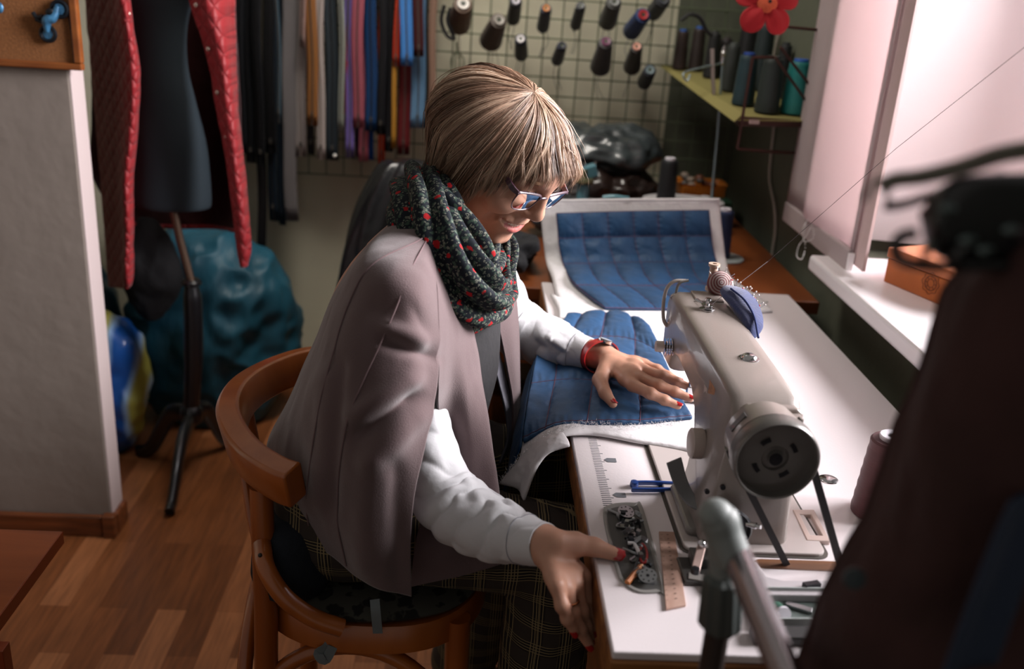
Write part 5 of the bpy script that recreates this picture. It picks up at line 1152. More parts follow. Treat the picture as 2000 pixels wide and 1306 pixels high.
nn = vn(VT, 30, 31, 3)*.0045+vn(VT*np.array([.5, 1.5, 1.5]), 45, 33, 2)*.003; cV = VT-pel; 
VT = VT+(VT-VT.mean(0))/np.linalg.norm(VT-VT.mean(0), axis=1)[:, None]*nn[:, None]; np_mesh('trousers', VT, FT_, [plaid()], person)
m_shoe = M('dark_shoe', '1a1412', .5)
for A2_ in (AnR, AnL):
    pz = [cap(A2_+[-.02, 0, -.03], A2_+[.15, 0, -.075], .042, .034, .02), cap(A2_+[0, 0, .0], A2_+[-.01, 0, -.07], .042, .040, .02)]
    a1, a2_ = sdf_mesh(pz, .004); a1[:, 2] = np.maximum(a1[:, 2], .002); np_mesh('shoe', a1, a2_, [m_shoe], person)
# ================================================================== background: desk and what stands on it
dk = thing('wooden_desk', 'low brown wooden desk in the far corner behind the sewing table', 'desk', (.4, 2.5, 0))
m_desk = wood_mat('desk_wood', '5a2c14', '8a4a22', (1, .3, 1), .35, .3)
DZ = .745
MB().box((.03, 2.03, DZ-.03), (.80, 3.04, DZ)).build('desktop', m_desk, dk, smooth=False, bevel=.003)
MB().box((.05, 2.05, .05), (.075, 3.02, DZ-.03)).build('side_panel', m_desk, dk, smooth=False); MB().box((.76, 2.05, .05), (.785, 3.02, DZ-.03)).build('side_panel', m_desk, dk, smooth=False)
MB().box((.075, 2.06, .55), (.40, 2.08, DZ-.035)).build('drawer', wood_mat('drawer_wood', '6e3616', 'a0592a', (.4, 1, 1), .35, .3), dk, smooth=False, bevel=.003)
for x in (.06, .775): MB().box((x-.02, 2.06, 0), (x+.02, 2.1, .05)).build('foot', m_desk, dk, smooth=False)
def lump(name, label, cat, c, r, mat, amp=.02, sc=9, seed=1, n=60, m=90, flatb=None, group=None, crease=.35):
    th_ = np.linspace(.03, PI-.03, n)[:, None]; a = np.linspace(0, 2*PI, m, endpoint=False)[None]
    P = np.stack([np.sin(th_)*np.cos(a), np.sin(th_)*np.sin(a), -np.cos(th_)+0*a], -1); W = P*np.array(r)
    d = vn(W+np.array(c), sc, seed, 3); d2 = np.abs(vn(W+np.array(c), sc*1.7, seed+5, 2)); S = np.array(c)+W+P*(amp*d-amp*crease*2*d2)[..., None]
    if flatb is not None: S[..., 2] = np.maximum(S[..., 2], flatb+.001+.002*(1+d))
    o = MB().rings(S).build(name, mat, angle=0); return tag(o, label, cat, group)
m_bagdk = M('dark_plastic', '1b2228', .28, coat=.3); m_baggy = M('smoke_plastic', '343a3c', .35, coat=.3, var=(14, .45)); m_blk = M('black_fabric', '0d0e12', .85, bump=(80, .002))
lump('plastic_bag', 'crumpled translucent grey plastic bag bulging on top of the heap in the back corner', 'bag', (.38, 2.82, .925), (.17, .13, .075), m_baggy, .03, 11, 3)
lump('leather_garment', 'dark brown leather garment folded in a heap below the grey plastic bag', 'garment', (.40, 2.76, .82), (.17, .11, .08), M('brown_leather', '231815', .32, coat=.3, bump=(30, .004)), .035, 12, 6, flatb=DZ)
lump('dark_cloth', 'dark blue-black cloth pile left of the black thread cone on the desk', 'cloth', (.28, 2.52, .79), (.13, .10, .055), m_bagdk, .025, 16, 9, flatb=DZ)
lump('black_shawl', 'black fuzzy knitted shawl on the near left corner of the wooden desk', 'shawl', (.085, 2.20, .785), (.085, .13, .055), m_blk, .05, 15, 12, flatb=DZ)
# black coats hung behind the woman
G = []
for z, cx, rx, ry in ((.30, -.25, .125, .12), (.45, -.245, .125, .12), (.60, -.23, .122, .11), (.72, -.215, .108, .10), (.82, -.195, .085, .08), (.875, -.18, .065, .05), (.885, -.18, .02, .02)):
    a = np.linspace(0, 2*PI, 80, endpoint=False); f = 1+.10*np.sin(a*7+z*6)+.05*np.sin(a*13); G.append(np.stack([cx+rx*f*np.cos(a), 2.70+ry*f*np.sin(a), np.full(80, z)], 1))
ht = tag(MB().rings(cr(np.array(G), 50)).build('black_jacket', M('black_leather', '101216', .35, coat=.25, bump=(25, .004)), angle=0), 'black leather jacket draped over a stool behind the woman\'s back', 'jacket')
st = thing('stool', 'low stool mostly hidden below the black leather jacket', 'stool', (-.35, 2.70, 0))
MB().lathe([(.0001, .27), (.11, .27), (.12, .285), (.11, .295), (.0001, .295)], (-.26, 2.70, 0), (0, 0, 1), 28).build('seat', m_desk, st)
for x in (-.34, -.18):
    for y in (2.61, 2.79): MB().tube([(x, y, .28), (x, y, 0)], .012, 10).build('leg', m_desk, st)
lump('black_handbag', 'black shiny handbag wedged between the black jacket and the desk', 'bag', (-.05, 2.55, .72), (.10, .10, .15), M('black_leather'), .02, 12, 15)
st2 = thing('side_shelf', 'narrow brown side shelf under the black handbag behind the woman', 'shelf', (-.05, 2.55, 0))
MB().box((-.17, 2.42, .545), (.02, 2.70, .565)).build('shelf_board', m_desk, st2, smooth=False)
for x in (-.165, .0): MB().box((x, 2.43, 0), (x+.015, 2.69, .545)).build('shelf_side', m_desk, st2, smooth=False)
# teal hand press / airbrush
m_teal = M('teal_enamel', '4f7f8c', .4, .1, coat=.3)
tp_ = thing('button_press', 'pale teal metal hand press standing behind the upright blue quilt', 'press tool', (.21, 2.50, DZ))
c = aty(1136, 405, 2.50); MB().lathe([(.019, DZ-c[2]), (.019, .0), (.016, .004), (.016, .062), (.013, .066), (.0001, .067)], c, (0, 0, 1), 24).build('cylinder', m_teal, tp_)
MB().lathe([(.024, .066), (.026, .070), (.024, .078), (.008, .080), (.006, .10), (.0001, .102)], c, (0, 0, 1), 24).build('collar', M('press_brass', '6b6a50', .4, .5), tp_)
q = aty(1150, 335, 2.52); MB().obox(q, (1, 0, .35), (0, 1, 0), (-.35, 0, 1), (.022, .02, .016)).build('press_head', m_teal, tp_, smooth=False, bevel=.004)
for a in ((1142, 318), (1163, 316)): b0 = aty(*a, 2.52); MB().tube([b0-[0, 0, .02], b0], .004, 10).build('pin', m_chrome, tp_)
P = [aty(1178, 388, 2.46), aty(1200, 386, 2.455), aty(1228, 390, 2.45)]
tag(MB().tube(cr(P, 10), .0085, 12, flat=(1, .7)).build('pliers_handle', m_teal), 'pale teal tool handle lying behind the quilt left of the black thread cone', 'handle')
# thread stand: white plates, rod with arm, cones
m_plate = M('stand_plate', 'b9b6b8', .4); m_rod = M('stand_rod', '8fa0a6', .35, .5)
ts = thing('thread_stand', 'thread stand with tall thin metal rod and bent arm rising from a white base plate', 'thread stand', (.66, 2.8, DZ))
c = aty(1335, 390, 2.62); bz = c[2]
MB().prism([tuple(c+np.array([.115*math.cos(t)+.0*t, .075*math.sin(t), 0])) for t in np.linspace(0, 2*PI, 40, endpoint=False)], (0, 0, -1), .007).build('base_plate', m_plate, ts, smooth=False, bevel=.002)
MB().lathe([(.03, DZ-bz), (.03, -.007), (.0001, -.007)], c, (0, 0, 1), 20).build('base_column', m_plate, ts)
r0, r1 = aty(1390, 388, 2.62), aty(1412, 112, 2.62); MB().tube([r0, (r0+r1)/2+[.002, 0, 0], r1], .0035, 10).build('rod', m_rod, ts)
MB().ball(r1+[0, 0, .01], .008).build('clamp', m_chrome, ts); MB().lathe([(.004, -.02), (.006, -.015), (.006, .02), (.003, .03)], r1, (0, 0, 1), 12).build('clamp_screw', m_chrome, ts)
P = [aty(1408, 124, 2.62), aty(1370, 132, 2.58), aty(1340, 140, 2.55), aty(1334, 148, 2.54), aty(1342, 158, 2.54), aty(1348, 146, 2.545)]; MB().tube(cr(P, 26), .0025, 8).build('thread_arm', m_rod, ts)
P = [aty(1391, 95, 2.60), aty(1392, 150, 2.60), aty(1394, 178, 2.60), aty(1390, 192, 2.60)]; tag(MB().band(cr(P, 14), .010, .002, (1, 0, 0)).build('white_strip', M('white_strip', '9c8f8c', .6)), 'short pale plastic strip hanging beside the metal thread stand arm', 'strip')
b = aty(1300, 388, 2.60); b[2] = bz; cone('thread_cone', 'tall black thread cone with white top standing on the white stand plate', b, .118, .026, .022, thr('16191d'), core=M('core_white'))
b = aty(1404, 503, 2.33); b2_ = b.copy(); b[2] = DZ+.004
b = atz(1404, 500, DZ+.006)
cone('thread_cone', 'dark blue thread cone standing right of the upright quilt', b, .125, .027, .022, thr('14284e'), core=M('core_white'))
tag(MB().lathe([(.0001, 0), (.050, 0), (.052, .003), (.050, .005), (.0001, .005)], b+[.012, .0, -.006], (0, 0, 1), 36).build('spool_plate', M('spool_plate', '8d9494', .45)), 'round grey plate under the dark blue thread cone', 'plate')
# basket with haberdashery
bk = thing('orange_basket', 'small orange plastic basket full of odds and ends in the back corner', 'basket', (.7, 2.88, DZ))
c = aty(1368, 385, 2.86); bx0 = aty(1322, 345, 2.86); bx1 = aty(1416, 352, 2.86); hw = (bx1[0]-bx0[0])/2; cz = c[2]; m_or = M('orange_plastic', 'a8621e', .45)
R = []
for z, f in ((0, .80), (.02, .84), (.045, .93), (.062, 1.0), (.066, 1.04), (.064, .98), (.04, .86), (.004, .76)):
    R.append([(bx0[0]+hw+p[0]*hw*f, 2.86+p[1]*.055*f, DZ+.03+z) for p in rrect(-1, 1, -1, 1, .35, 0)])
MB().rings(R).build('basket_body', m_or, bk, smooth=False)
for k in range(12):
    x = bx0[0]+hw*(.18+1.64*k/11); MB().box((x-.0022, 2.80, DZ+.035), (x+.0022, 2.806, DZ+.09)).build('basket_slat', m_or, bk, smooth=False)
MB().box((bx0[0], 2.80, DZ), (bx1[0], 2.92, DZ+.03)).build('basket_foot', M('dark_wood', '2c1c14', .6), bk, smooth=False)
random.seed(11)
for k in range(9):
    p = np.array([bx0[0]+hw*random.uniform(.35, 1.7), random.uniform(2.83, 2.89), DZ+.095+random.uniform(-.01, .012)])
    mm = M('odd_'+str(k % 3), ('5b2f1c', '3b3430', '77685c')[k % 3], .5); tag(MB().ball(p, (.014, .012, .010), 12, 8).build('yarn_ball', mm), 'small dull brown or grey yarn ball in the orange basket', 'yarn ball', 'yarn balls in the orange basket')
MB_ = MB(); c = aty(1390, 392, 2.70); MB_.obox(c-[0, 0, .015], (1, 0, 0), (0, 1, 0), (0, 0, 1), (.055, .03, .02)); gb = thing('green_tin', 'dark green tin behind the white thread stand plate', 'tin', c-[0, 0, .035]); MB_.build('tin_body', M('green_tin', '1c3a2a', .45), gb, smooth=False, bevel=.004)
MB().lathe([(.0001, 0), (.012, 0), (.013, .006), (.0001, .007)], c+[-.02, 0, .006], (0, 0, 1), 18).build('tin_lid_knob', m_plate, gb)
MB().box((c[0]-.05, 2.68, DZ), (c[0]+.05, 2.72, c[2]-.036)).build('tin_base', M('dark_wood'), gb, smooth=False)
# ------------------------------------------------------------------ wire grid on the wall
GY = 3.035; m_wire = M('grid_wire', '5d6650', .45, .2)
wg = MB(); gx0, gx1, gz0, gz1 = -.62, .80, .762, 1.95; nx, nz = 26, 21
for i in range(nx+1):
    x = gx0+(gx1-gx0)*i/nx; wg.tube([(x, GY, gz0), (x, GY, gz1)], .0021, 6)
for k in range(nz+1):
    z = gz0+(gz1-gz0)*k/nz; wg.tube([(gx0, GY-.004, z), (gx1, GY-.004, z)], .0024, 6)
grid_t = thing('wall_grid', 'welded wire grid fixed to the back wall holding zippers and thread cones', 'wire grid', (.1, GY, gz0))
wg.build('grid_panel', m_wire, grid_t)
for x in (-.6, .1, .78): MB().box((x-.01, GY, 1.86), (x+.01, YB, 1.88)).build('wall_bracket', m_wire, grid_t, smooth=False)
# ------------------------------------------------------------------ zippers
m_teeth = M('zip_teeth', '55504a', .4, .6)
zips = [ # x0, x1 (px at their bottom), bottom y px, colour, name, depth
 (463, 484, 300, '0b0d11', 'black zipper with a grey sheen, nearest the red coat', 2.93), (482, 502, 318, '101317', 'long black zipper second from the red coat', 2.94), (500, 520, 322, '0c0d10', 'glossy black zipper third from the red coat', 2.92),
 (520, 541, 300, '090a0c', 'black zipper fourth from the red coat', 2.94), (505, 522, 500, '0e0b0d', 'very long thin black strip hanging lowest beside the coat hem', 2.97), (527, 546, 432, '15202b', 'long dark navy zipper with frayed end left of the grey one', 2.96), (541, 549, 240, '3a4f5c', 'narrow slate blue tape right of the black zippers', 2.90),
 (546, 560, 440, '1a2530', 'dark navy strip touching the long grey ribbon', 2.97), (558, 583, 432, '6b6768', 'longest mid grey ribbon reaching below the wire grid', 2.95), (578, 599, 305, '8d8583', 'pale grey zipper between the long grey ribbon and the brown zipper', 2.96), (588, 599, 92, '9a7d76', 'short dusty pink tape overlapping the pale grey zipper', 2.91),
 (598, 621, 245, '8c5d34', 'caramel brown zipper, widest of the light ones', 2.91), (600, 614, 302, '1b1a1c', 'black zipper ending below the caramel brown one', 2.96), (619, 636, 312, 'a79c98', 'pale beige-pink zipper right of the caramel brown one', 2.94), (636, 660, 312, '2a3238', 'charcoal zipper right of the beige-pink one', 2.95),
 (660, 671, 260, '8f948c', 'narrow sage grey tape right of the charcoal zipper', 2.92), (671, 680, 250, '8c1319', 'thin crimson tape left of the purple zipper', 2.93), (675, 691, 308, '6a599b', 'purple zipper hanging lower than the pink ones', 2.92), (688, 711, 250, '9c5360', 'dusty rose zipper right of the purple one', 2.91),
 (693, 704, 306, '2b2244', 'dark violet tape end between purple and pink', 2.97), (701, 720, 316, 'c06a7b', 'candy pink zipper end with a red tip', 2.95), (712, 735, 256, '12345d', 'royal navy zipper right of the dusty rose one', 2.92), (718, 728, 312, '1c4a93', 'bright blue tape end right of the candy pink one', 2.97),
 (735, 752, 262, '0c0d12', 'black zipper right of the royal navy one', 2.93), (738, 751, 322, 'c93d1d', 'orange-red tape end peeping out below black zippers', 2.97), (750, 767, 296, '141317', 'second black zipper left of the mustard tape', 2.94), (765, 774, 290, 'a4752b', 'mustard yellow narrow tape', 2.92),
 (770, 782, 130, 'b0331b', 'short rust red tape left of the sky blue zipper', 2.91), (775, 799, 302, '571417', 'wine red zipper hanging below the sky blue one', 2.94), (780, 804, 128, '3f79bd', 'short sky blue zipper', 2.89), (800, 828, 250, '5b7f9f', 'faded denim blue zipper bundle behind the hair', 2.94), (805, 825, 110, '3a1417', 'short dark maroon zipper right of the sky blue one', 2.90), (825, 833, 250, '17140f', 'thin black tape right of the denim blue bundle', 2.95), (832, 846, 320, '85695a', 'brownish pink ribbon, the last on the right', 2.96)]
TOPZ = 1.80
for x0, x1, yb, colr, lb, Yd in zips:
    a, b = aty(x0, yb, Yd), aty(x1, yb, Yd); wdt = b[0]-a[0]; cx = (a[0]+b[0])/2; zb_ = (a[2]+b[2])/2
    t_ = thing('zipper', lb, 'zipper', (cx, Yd, TOPZ), 'zippers and tapes on the wall grid'); dkz = int(colr[:2], 16) < 0x30; mt = M('tape_'+colr, colr, .6, spec=.25, bump=(200, .001), stretch=(1, 1, .2))
    n = 26; z = np.linspace(TOPZ, zb_, n); sw = .0035*np.sin(z*7+x0)+.002*np.sin(z*17+x0); tw = .25*np.sin(z*4+x0*.7)
    L = np.stack([cx-wdt/2*np.cos(tw)+sw, Yd+wdt/2*np.sin(tw)+.006*np.sin(z*5+x0), z], 1); Rr = np.stack([cx+wdt/2*np.cos(tw)+sw, Yd-wdt/2*np.sin(tw)+.006*np.sin(z*5+x0), z], 1)
    M1 = (L+Rr)/2+[0, -.0022, 0]; Lm = L*.6+M1*.4+[0, .0012, 0]; Rm = Rr*.6+M1*.4+[0, .0012, 0]
    MB().grid(np.stack([L, Lm, M1, Rm, Rr], 1)).build('zipper_tape', mt, t_, angle=0, solid=.0016)
    if 'zipper' in lb: MB().band(M1+[0, -.0022, 0], .0012, .0035, (0, 1, 0)).build('zipper_teeth', M('teeth_dark', '1c1b1c', .4, .3) if dkz else m_teeth if colr not in ('8d8583', 'a79c98') else M('teeth_pale', '9a8f88', .4, .5), t_, smooth=False)
    if 'zipper' in lb: MB().obox(M1[-2]+[0, -.005, 0], (1, 0, 0), (0, 1, 0), (0, 0, 1), (.0035, .002, .007)).build('slider', m_teeth, t_, smooth=False, bevel=.001)
c = aty(654, 304, 2.93); tag(MB().ball(c, .006).build('white_bead', M('bead_white', 'd8d6d2', .3)), 'tiny bright white bead at the lower end of the charcoal zipper', 'bead')
# ------------------------------------------------------------------ thread cones on pegs of the grid
pegs = [((905, 6), (896, 48), 17, 22, '57412f', 'c9c4be', 'big brown thread cone at the top left of the grid'), ((975, 38), (958, 80), 15, 22, '463a31', '8d8880', 'dark taupe cone below the brown one'), ((1008, 0), (1002, 38), 11, 13, '0f121c', 'bdb9c4', 'black spool cut by the top edge above the taupe cone'),
 ((1067, 15), (1060, 54), 10, 12, '161c34', 'c07a3c', 'navy spool with an orange core'), ((1135, 10), (1124, 50), 9, 11, '22252a', '6c6e70', 'slim charcoal spool right of the orange-cored one'), ((1200, 2), (1186, 44), 14, 17, '3c3d3b', '777a78', 'dark grey cone at the top centre right'),
 ((1257, 28), (1233, 62), 14, 17, '1b3463', 'a3272b', 'bright blue cone with a red core'), ((1296, -2), (1276, 26), 14, 15, '25282c', '3c4046', 'charcoal cone behind the bright blue one'), ((1017, 75), (1018, 108), 11, 13, '131928', 'd6d2d4', 'dark navy spool with a white core, straight above the hair'),
 ((1098, 88), (1088, 118), 9, 12, '13172c', '1c2030', 'small navy spool with dark core'), ((1184, 80), (1172, 132), 13, 20, '3d3b3d', '6e3a58', 'large charcoal cone with a blue and red core'), ((1244, 90), (1234, 132), 11, 17, '3a3734', 'd99a86', 'brown-grey cone with a white and orange core'), ((1270, 136), (1258, 162), 12, 14, '151b27', '6d7f84', 'lowest dark navy spool near the yellow shelf paper')]
for f, bk_, rf, rb, colr, cc, lb in pegs:
    F0 = aty(*f, 2.86); B0 = aty(*bk_, 2.985); ppm = FP/2.95; A = F0-B0; L = np.linalg.norm(A)
    t_ = cone('thread_cone', lb, B0, L, rb/ppm, rf/ppm, thr(colr), 'thread cones on pegs of the wall grid', A, core=M('core_'+cc, cc, .5))
    MB().tube([B0-A/L*.04, F0], .003, 8).build('peg', m_wire, t_)
    for k in range(2):
        q = B0*.8+F0*.2+np.array([random.uniform(-.012, .012), 0, -rb/ppm]); MB().tube(cr([q, q+[random.uniform(-.01, .01), .01, -.035], q+[random.uniform(-.015, .015), .01, -.075]], 8), .0009, 5).build('thread_tail', thr(colr), t_)
P = [aty(*q, 2.93) for q in ((868, 10), (862, 40), (872, 68), (886, 76), (884, 66), (874, 40), (880, 15))]; tag(MB().tube(cr(P, 40), .0055, 8).build('cord_loop', M('black_cord', '0d0e10', .6)), 'black cord loop hanging at the left end of the cones', 'cord')
P = [aty(*q, 2.93) for q in ((892, 82), (893, 105))]; t_ = thing('hanging_hook', 'small dull metal hook hanging below the black cord loop', 'hook', P[0]); MB().tube(P, .003, 6).build('hook_stem', m_wire, t_)
for d in (-12, -4, 5, 13): MB().tube(cr([aty(893, 100, 2.93), aty(893+d, 115, 2.93), aty(893+d*.8, 140, 2.93)], 8), .0018, 6).build('hook_prong', m_wire, t_)
# ------------------------------------------------------------------ shelf with cones
m_paper = M('yellow_paper', '827a46', .8); m_rust = M('brown_rod', '3d1f18', .5, .3)
def shz(y): return 1.10+(y-2.31)*.075
sh = thing('wall_shelf', 'brown wire-framed corner shelf lined with yellow paper, loaded with thread cones', 'shelf', (.7, 2.7, 1.1))
q = [(.628, 2.307), (XW-.002, 2.345), (XW-.002, 3.03), (.585, 3.03)]
MB().prism([(x, y, shz(y)) for x, y in q], (0, 0, 1), .002).build('paper_lining', m_paper, sh, smooth=False)
MB().prism([(x+.004*(x < .7), y+.004, shz(y)-.0015) for x, y in q], (0, 0, -1), .012).build('shelf_board', m_rust, sh, smooth=False)
# the yellow sheet overhangs at the open corner
MB().add([aty(1290, 130, 3.02), aty(1300, 128, 3.0), aty(1452, 222, 2.33), aty(1434, 238, 2.29)], [(0, 1, 2, 3)]).build('paper_overhang', m_paper, sh, smooth=False, solid=.001)
fr_b = [aty(1470, 112, 2.31), aty(1455, 200, 2.31), aty(1440, 290, 2.31), aty(1500, 296, 2.33), aty(1562, 299, 2.36)]
MB().tube(np.vstack([np.linspace(fr_b[i], fr_b[i+1], 6) for i in range(4)]), .0038, 8).build('wire_frame', m_rust, sh)
MB().tube([aty(1470, 112, 2.31), aty(1512, 112, 2.33)], .0038, 8).build('wire_frame', m_rust, sh)
for a, b in (((1514, 112), (1580, 205)), ((1524, 92), (1592, 180)), ((1530, 52), (1612, 60)), ((1452, 232), (1575, 240))): MB().tube([aty(*a, 2.32), aty(*b, 2.35)], .0035 if a[1] < 200 else .006, 8).build('wire_frame', m_rust, sh)
c = aty(1473, 238, 2.29); MB().box((c[0]-.012, c[1]-.002, c[2]-.005), (c[0]+.012, c[1], c[2]+.005)).build('price_tag', M('tag_pink', 'a08a84', .6), sh, smooth=False)
cones_ = [(1450, 205, 118, 21, '143037', '1d3f88', 'dark teal cone at the front left of the shelf'), (1496, 220, 126, 23, '1a2522', '3a4442', 'large blackish green cone in the middle of the shelf front'), (1549, 222, 132, 26, '0f6d69', '2a58a8', 'bright teal cone at the front right, shiniest on the shelf'),
 (1327, 128, 62, 13, '2d1f1b', '2456a0', 'brown cone with blue rim at the far end of the shelf'), (1357, 138, 65, 14, '261b18', '2456a0', 'second brown cone with blue rim from the far end'), (1386, 152, 75, 14, '101113', '3a3b3c', 'black cone right of the two brown ones'), (1422, 178, 98, 15, '2a2f2d', '4a4f4d', 'dark grey cone behind the thread stand rod'),
 (1480, 175, 62, 19, '1b282a', '2f3a3c', 'slate cone behind the red flower'), (1562, 150, 52, 17, '121216', '2a2a2e', 'tall black cone behind the bright teal one'), (1588, 150, 95, 12, '8e4c1d', 'a8683a', 'orange-brown cone partly behind the blind'), (1410, 150, 85, 14, '1c1416', '3a3234', 'maroon black cone in the back row'), (1522, 190, 100, 14, '14181a', '2c3032', 'narrow black cone between the dark green and the teal ones')]
for bx_, by_, ty_, r, colr, cc, lb in cones_:
    Yg = 2.8
    for _ in range(20): p_ = aty(bx_, by_, Yg); d_ = ray(bx_, by_); Yg += (shz(p_[1])+.003-p_[2])/(d_[2]/d_[1]-.075)
    Yg = min(max(Yg, 2.34), 2.98); p_ = aty(bx_, by_, Yg); ppm = FP/np.linalg.norm(p_-CAM)*1.0; h_ = (by_-ty_)/ppm/.93; rr_0 = r/ppm; b = np.array([min(p_[0], XW-rr_0-.004), Yg, shz(Yg)+.003])
    cone('thread_cone', lb, b, h_, rr_0, rr_0*.78, thr(colr), 'thread cones on the corner shelf', core=M('core_'+cc, cc, .5))
P = [aty(*q_, 2.6) for q_ in ((1330, 40), (1348, 28), (1368, 36), (1380, 60), (1392, 70))]; tag(MB().tube(cr(P, 24), .005, 8).build('cable_loop', M('black_cord')), 'black cable arching above the brown cones on the shelf', 'cable')
# ------------------------------------------------------------------ red felt flower and white cable
fl = thing('felt_flower', 'red felt flower with orange centre hanging in front of the shelf', 'flower', aty(1498, 8, 2.2))
c = aty(1498, 5, 2.20); ppm = FP/2.22; m_red = M('red_felt', 'a60c18', .85, bump=(200, .0006), sheen=.2)
ux = np.array([1, 0, 0.]); uz = np.array([0, .25, .97]); nn_ = np.array([0, -.97, .25])
for k in range(5):
    an = math.radians(-55-72*k+ -0); d = ux*math.cos(an)+uz*math.sin(an); s_ = -ux*math.sin(an)+uz*math.cos(an); G = []
    for u in np.linspace(0, 1, 14):
        w_ = .034*(math.sin(PI*min(u*.92+.08, 1))**.55)*(.45+.65*u) if u < .999 else .004
        G.append([c+d*(.008+.066*u)+s_*(w_*v)+nn_*(.007*math.sin(PI*u)*(1-.6*v*v)-.010*u*u+.004*math.cos(v*5)*(1-u)) for v in np.linspace(-1, 1, 13)])
    MB().grid(np.array(G)).build('petal', m_red, fl, angle=0, solid=.003)
MB().lathe([(.0001, .012), (.010, .013), (.018, .010), (.023, .004), (.022, 0), (.0001, 0)], c, nn_, 26).build('flower_centre', M('orange_wool', 'c85a3a', .9, bump=(180, .003)), fl)
MB().ball(c+nn_*.013+ux*.003, (.004, .003, .004), 10, 8).build('centre_knot', M('knot_dark', '1a1014', .8), fl)
P = [atx(x, y, XW-.008) for x, y in ((1530, 20), (1522, 62), (1512, 110), (1508, 170), (1512, 235), (1506, 300), (1503, 350), (1512, 400), (1514, 450), (1508, 500), (1509, 542))]
tag(MB().tube(cr(P, 70), .0042, 8).build('white_cable', M('cable_white', 'a8a096', .5)), 'white cable running down the dark olive wall below the red flower', 'cable')
P = [aty(1500, 30, 2.21), aty(1507, 45, 2.23)]
# ------------------------------------------------------------------ roller blind
bl_ = thing('roller_blind', 'pinkish white translucent roller blind with a bead chain beside the window', 'blind', atx(1600, 300, .80))
bm_ = bpy.data.materials.new('blind_fabric'); bm_.use_nodes = True; nt = bm_.node_tree; nt.nodes.clear(); o_ = nd(nt, 'ShaderNodeOutputMaterial'); mx = nd(nt, 'ShaderNodeMixShader'); df = nd(nt, 'ShaderNodeBsdfDiffuse'); tl = nd(nt, 'ShaderNodeBsdfTranslucent')
df.inputs[0].default_value = (*lin('d5c8c9'), 1); tl.inputs[0].default_value = (*lin('e2d0d0'), 1); mx.inputs[0].default_value = .45; nt.links.new(df.outputs[0], mx.inputs[1]); nt.links.new(tl.outputs[0], mx.inputs[2]); nt.links.new(mx.outputs[0], o_.inputs[0])
def bp_(x, y, X_): return atx(x, y, X_)
XBL = .795
bl0, bl1 = bp_(1533, 415, XBL), bp_(1668, 462, XBL); yl, yr, zb1, zb2 = bl0[1], bl1[1], bl0[2], bl1[2]
zt = 2.3
G = []
for z in np.linspace(zt, (zb1+zb2)/2, 30):
    G.append([(XBL+.006*math.sin(t*9)*(.3+t)-.010*math.exp(-((t-.42)/.10)**2), yl+(yr-yl)*t, z) for t in np.linspace(0, 1, 40)])
G = np.array(G); MB().grid(G).build('blind_fabric', bm_, bl_, angle=0, solid=.0012)
rb_ = MB(); zz_ = (zb1+zb2)/2; rb_.prism([(XBL+.007*s_*.8, y_, z_) for s_, y_, z_ in ((-1, yl-.002, zz_), (-1, yr+.002, zz_), (-1, yr+.002, zz_-.048), (-1, yl-.002, zz_-.048))], (1, 0, 0), .012); rb_.build('bottom_bar', M('blind_bar', 'b0a1a2', .5), bl_, smooth=False, bevel=.003)
MB().box((XBL-.006, yr-.006, zz_-.05), (XBL+.008, yr-.001, zz_-.005)).build('bar_cap', M('pvc'), bl_, smooth=False, bevel=.001)
MB().box((XBL+.010, yr-.050, zz_-.03), (XBL+.016, yr+.02, zt)).build('side_guide', M('guide_pink', 'cdb3b1', .6), bl_, smooth=False)
P = cr([bp_(1580, 425, .775), bp_(1567, 450, .775), bp_(1573, 480, .775), bp_(1566, 505, .775), bp_(1556, 500, .775), bp_(1560, 480, .775), bp_(1575, 460, .775), bp_(1586, 440, .775), bp_(1588, 465, .775), bp_(1570, 470, .775), bp_(1572, 440, .775)], 90)
bd = MB(); L_ = 0; lastp = P[0]
for p_ in P:
    if np.linalg.norm(p_-lastp) > .0042 or p_ is P[0]: bd.ball(p_, .0016, 8, 6); lastp = p_
o_b = bd.build('bead_chain', M('bead_plastic', 'c9c6c4', .3), bl_); 
# ------------------------------------------------------------------ orange box on the sill
ob = thing('orange_box', 'orange lidded gift box with a dark round emblem on the white window sill', 'box', atz(1800, 560, WZ))
P0, P1 = atz(1725, 549, WZ), atz(1855, 604, WZ); dx = P1-P0; px_ = np.array([-dx[1], dx[0], 0]); px_ /= np.linalg.norm(px_); D_x = dx/np.linalg.norm(dx); Lx = np.linalg.norm(dx)*1.32; Wy = .19; m_box = M('orange_card', 'b5622a', .5, var=(9, .12))
Bx = [P0, P0+D_x*Lx, P0+D_x*Lx+px_*Wy, P0+px_*Wy]
MB().prism(Bx, (0, 0, 1), .050).build('box_body', m_box, ob, smooth=False, bevel=.002)
Bl = [P0-D_x*.002-px_*.002, P0+D_x*(Lx+.002)-px_*.002, P0+D_x*(Lx+.002)+px_*(Wy+.002), P0-D_x*.002+px_*(Wy+.002)]
MB().prism([b+[0, 0, .0515] for b in Bl], (0, 0, 1), .020).build('box_lid', M('orange_lid', 'c87444', .3, coat=.5, var=(16, .2)), ob, smooth=False, bevel=.002)
ec = P0+D_x*Lx*.52+[0, 0, .034]-px_*.0025; m_em = M('emblem_brown', '5c2a14', .5)
em = MB()
for R_, w_ in ((.020, .0012), (.014, .0016), (.008, .0012)): em.tube([ec+D_x*R_*math.cos(t)*(1+.08*math.cos(8*t)*(R_ > .018))+np.array([0, 0, R_*math.sin(t)*(1+.08*math.cos(8*t)*(R_ > .018))]) for t in np.linspace(0, 2*PI, 49)[:-1]], w_*.5, 5, loop=True)
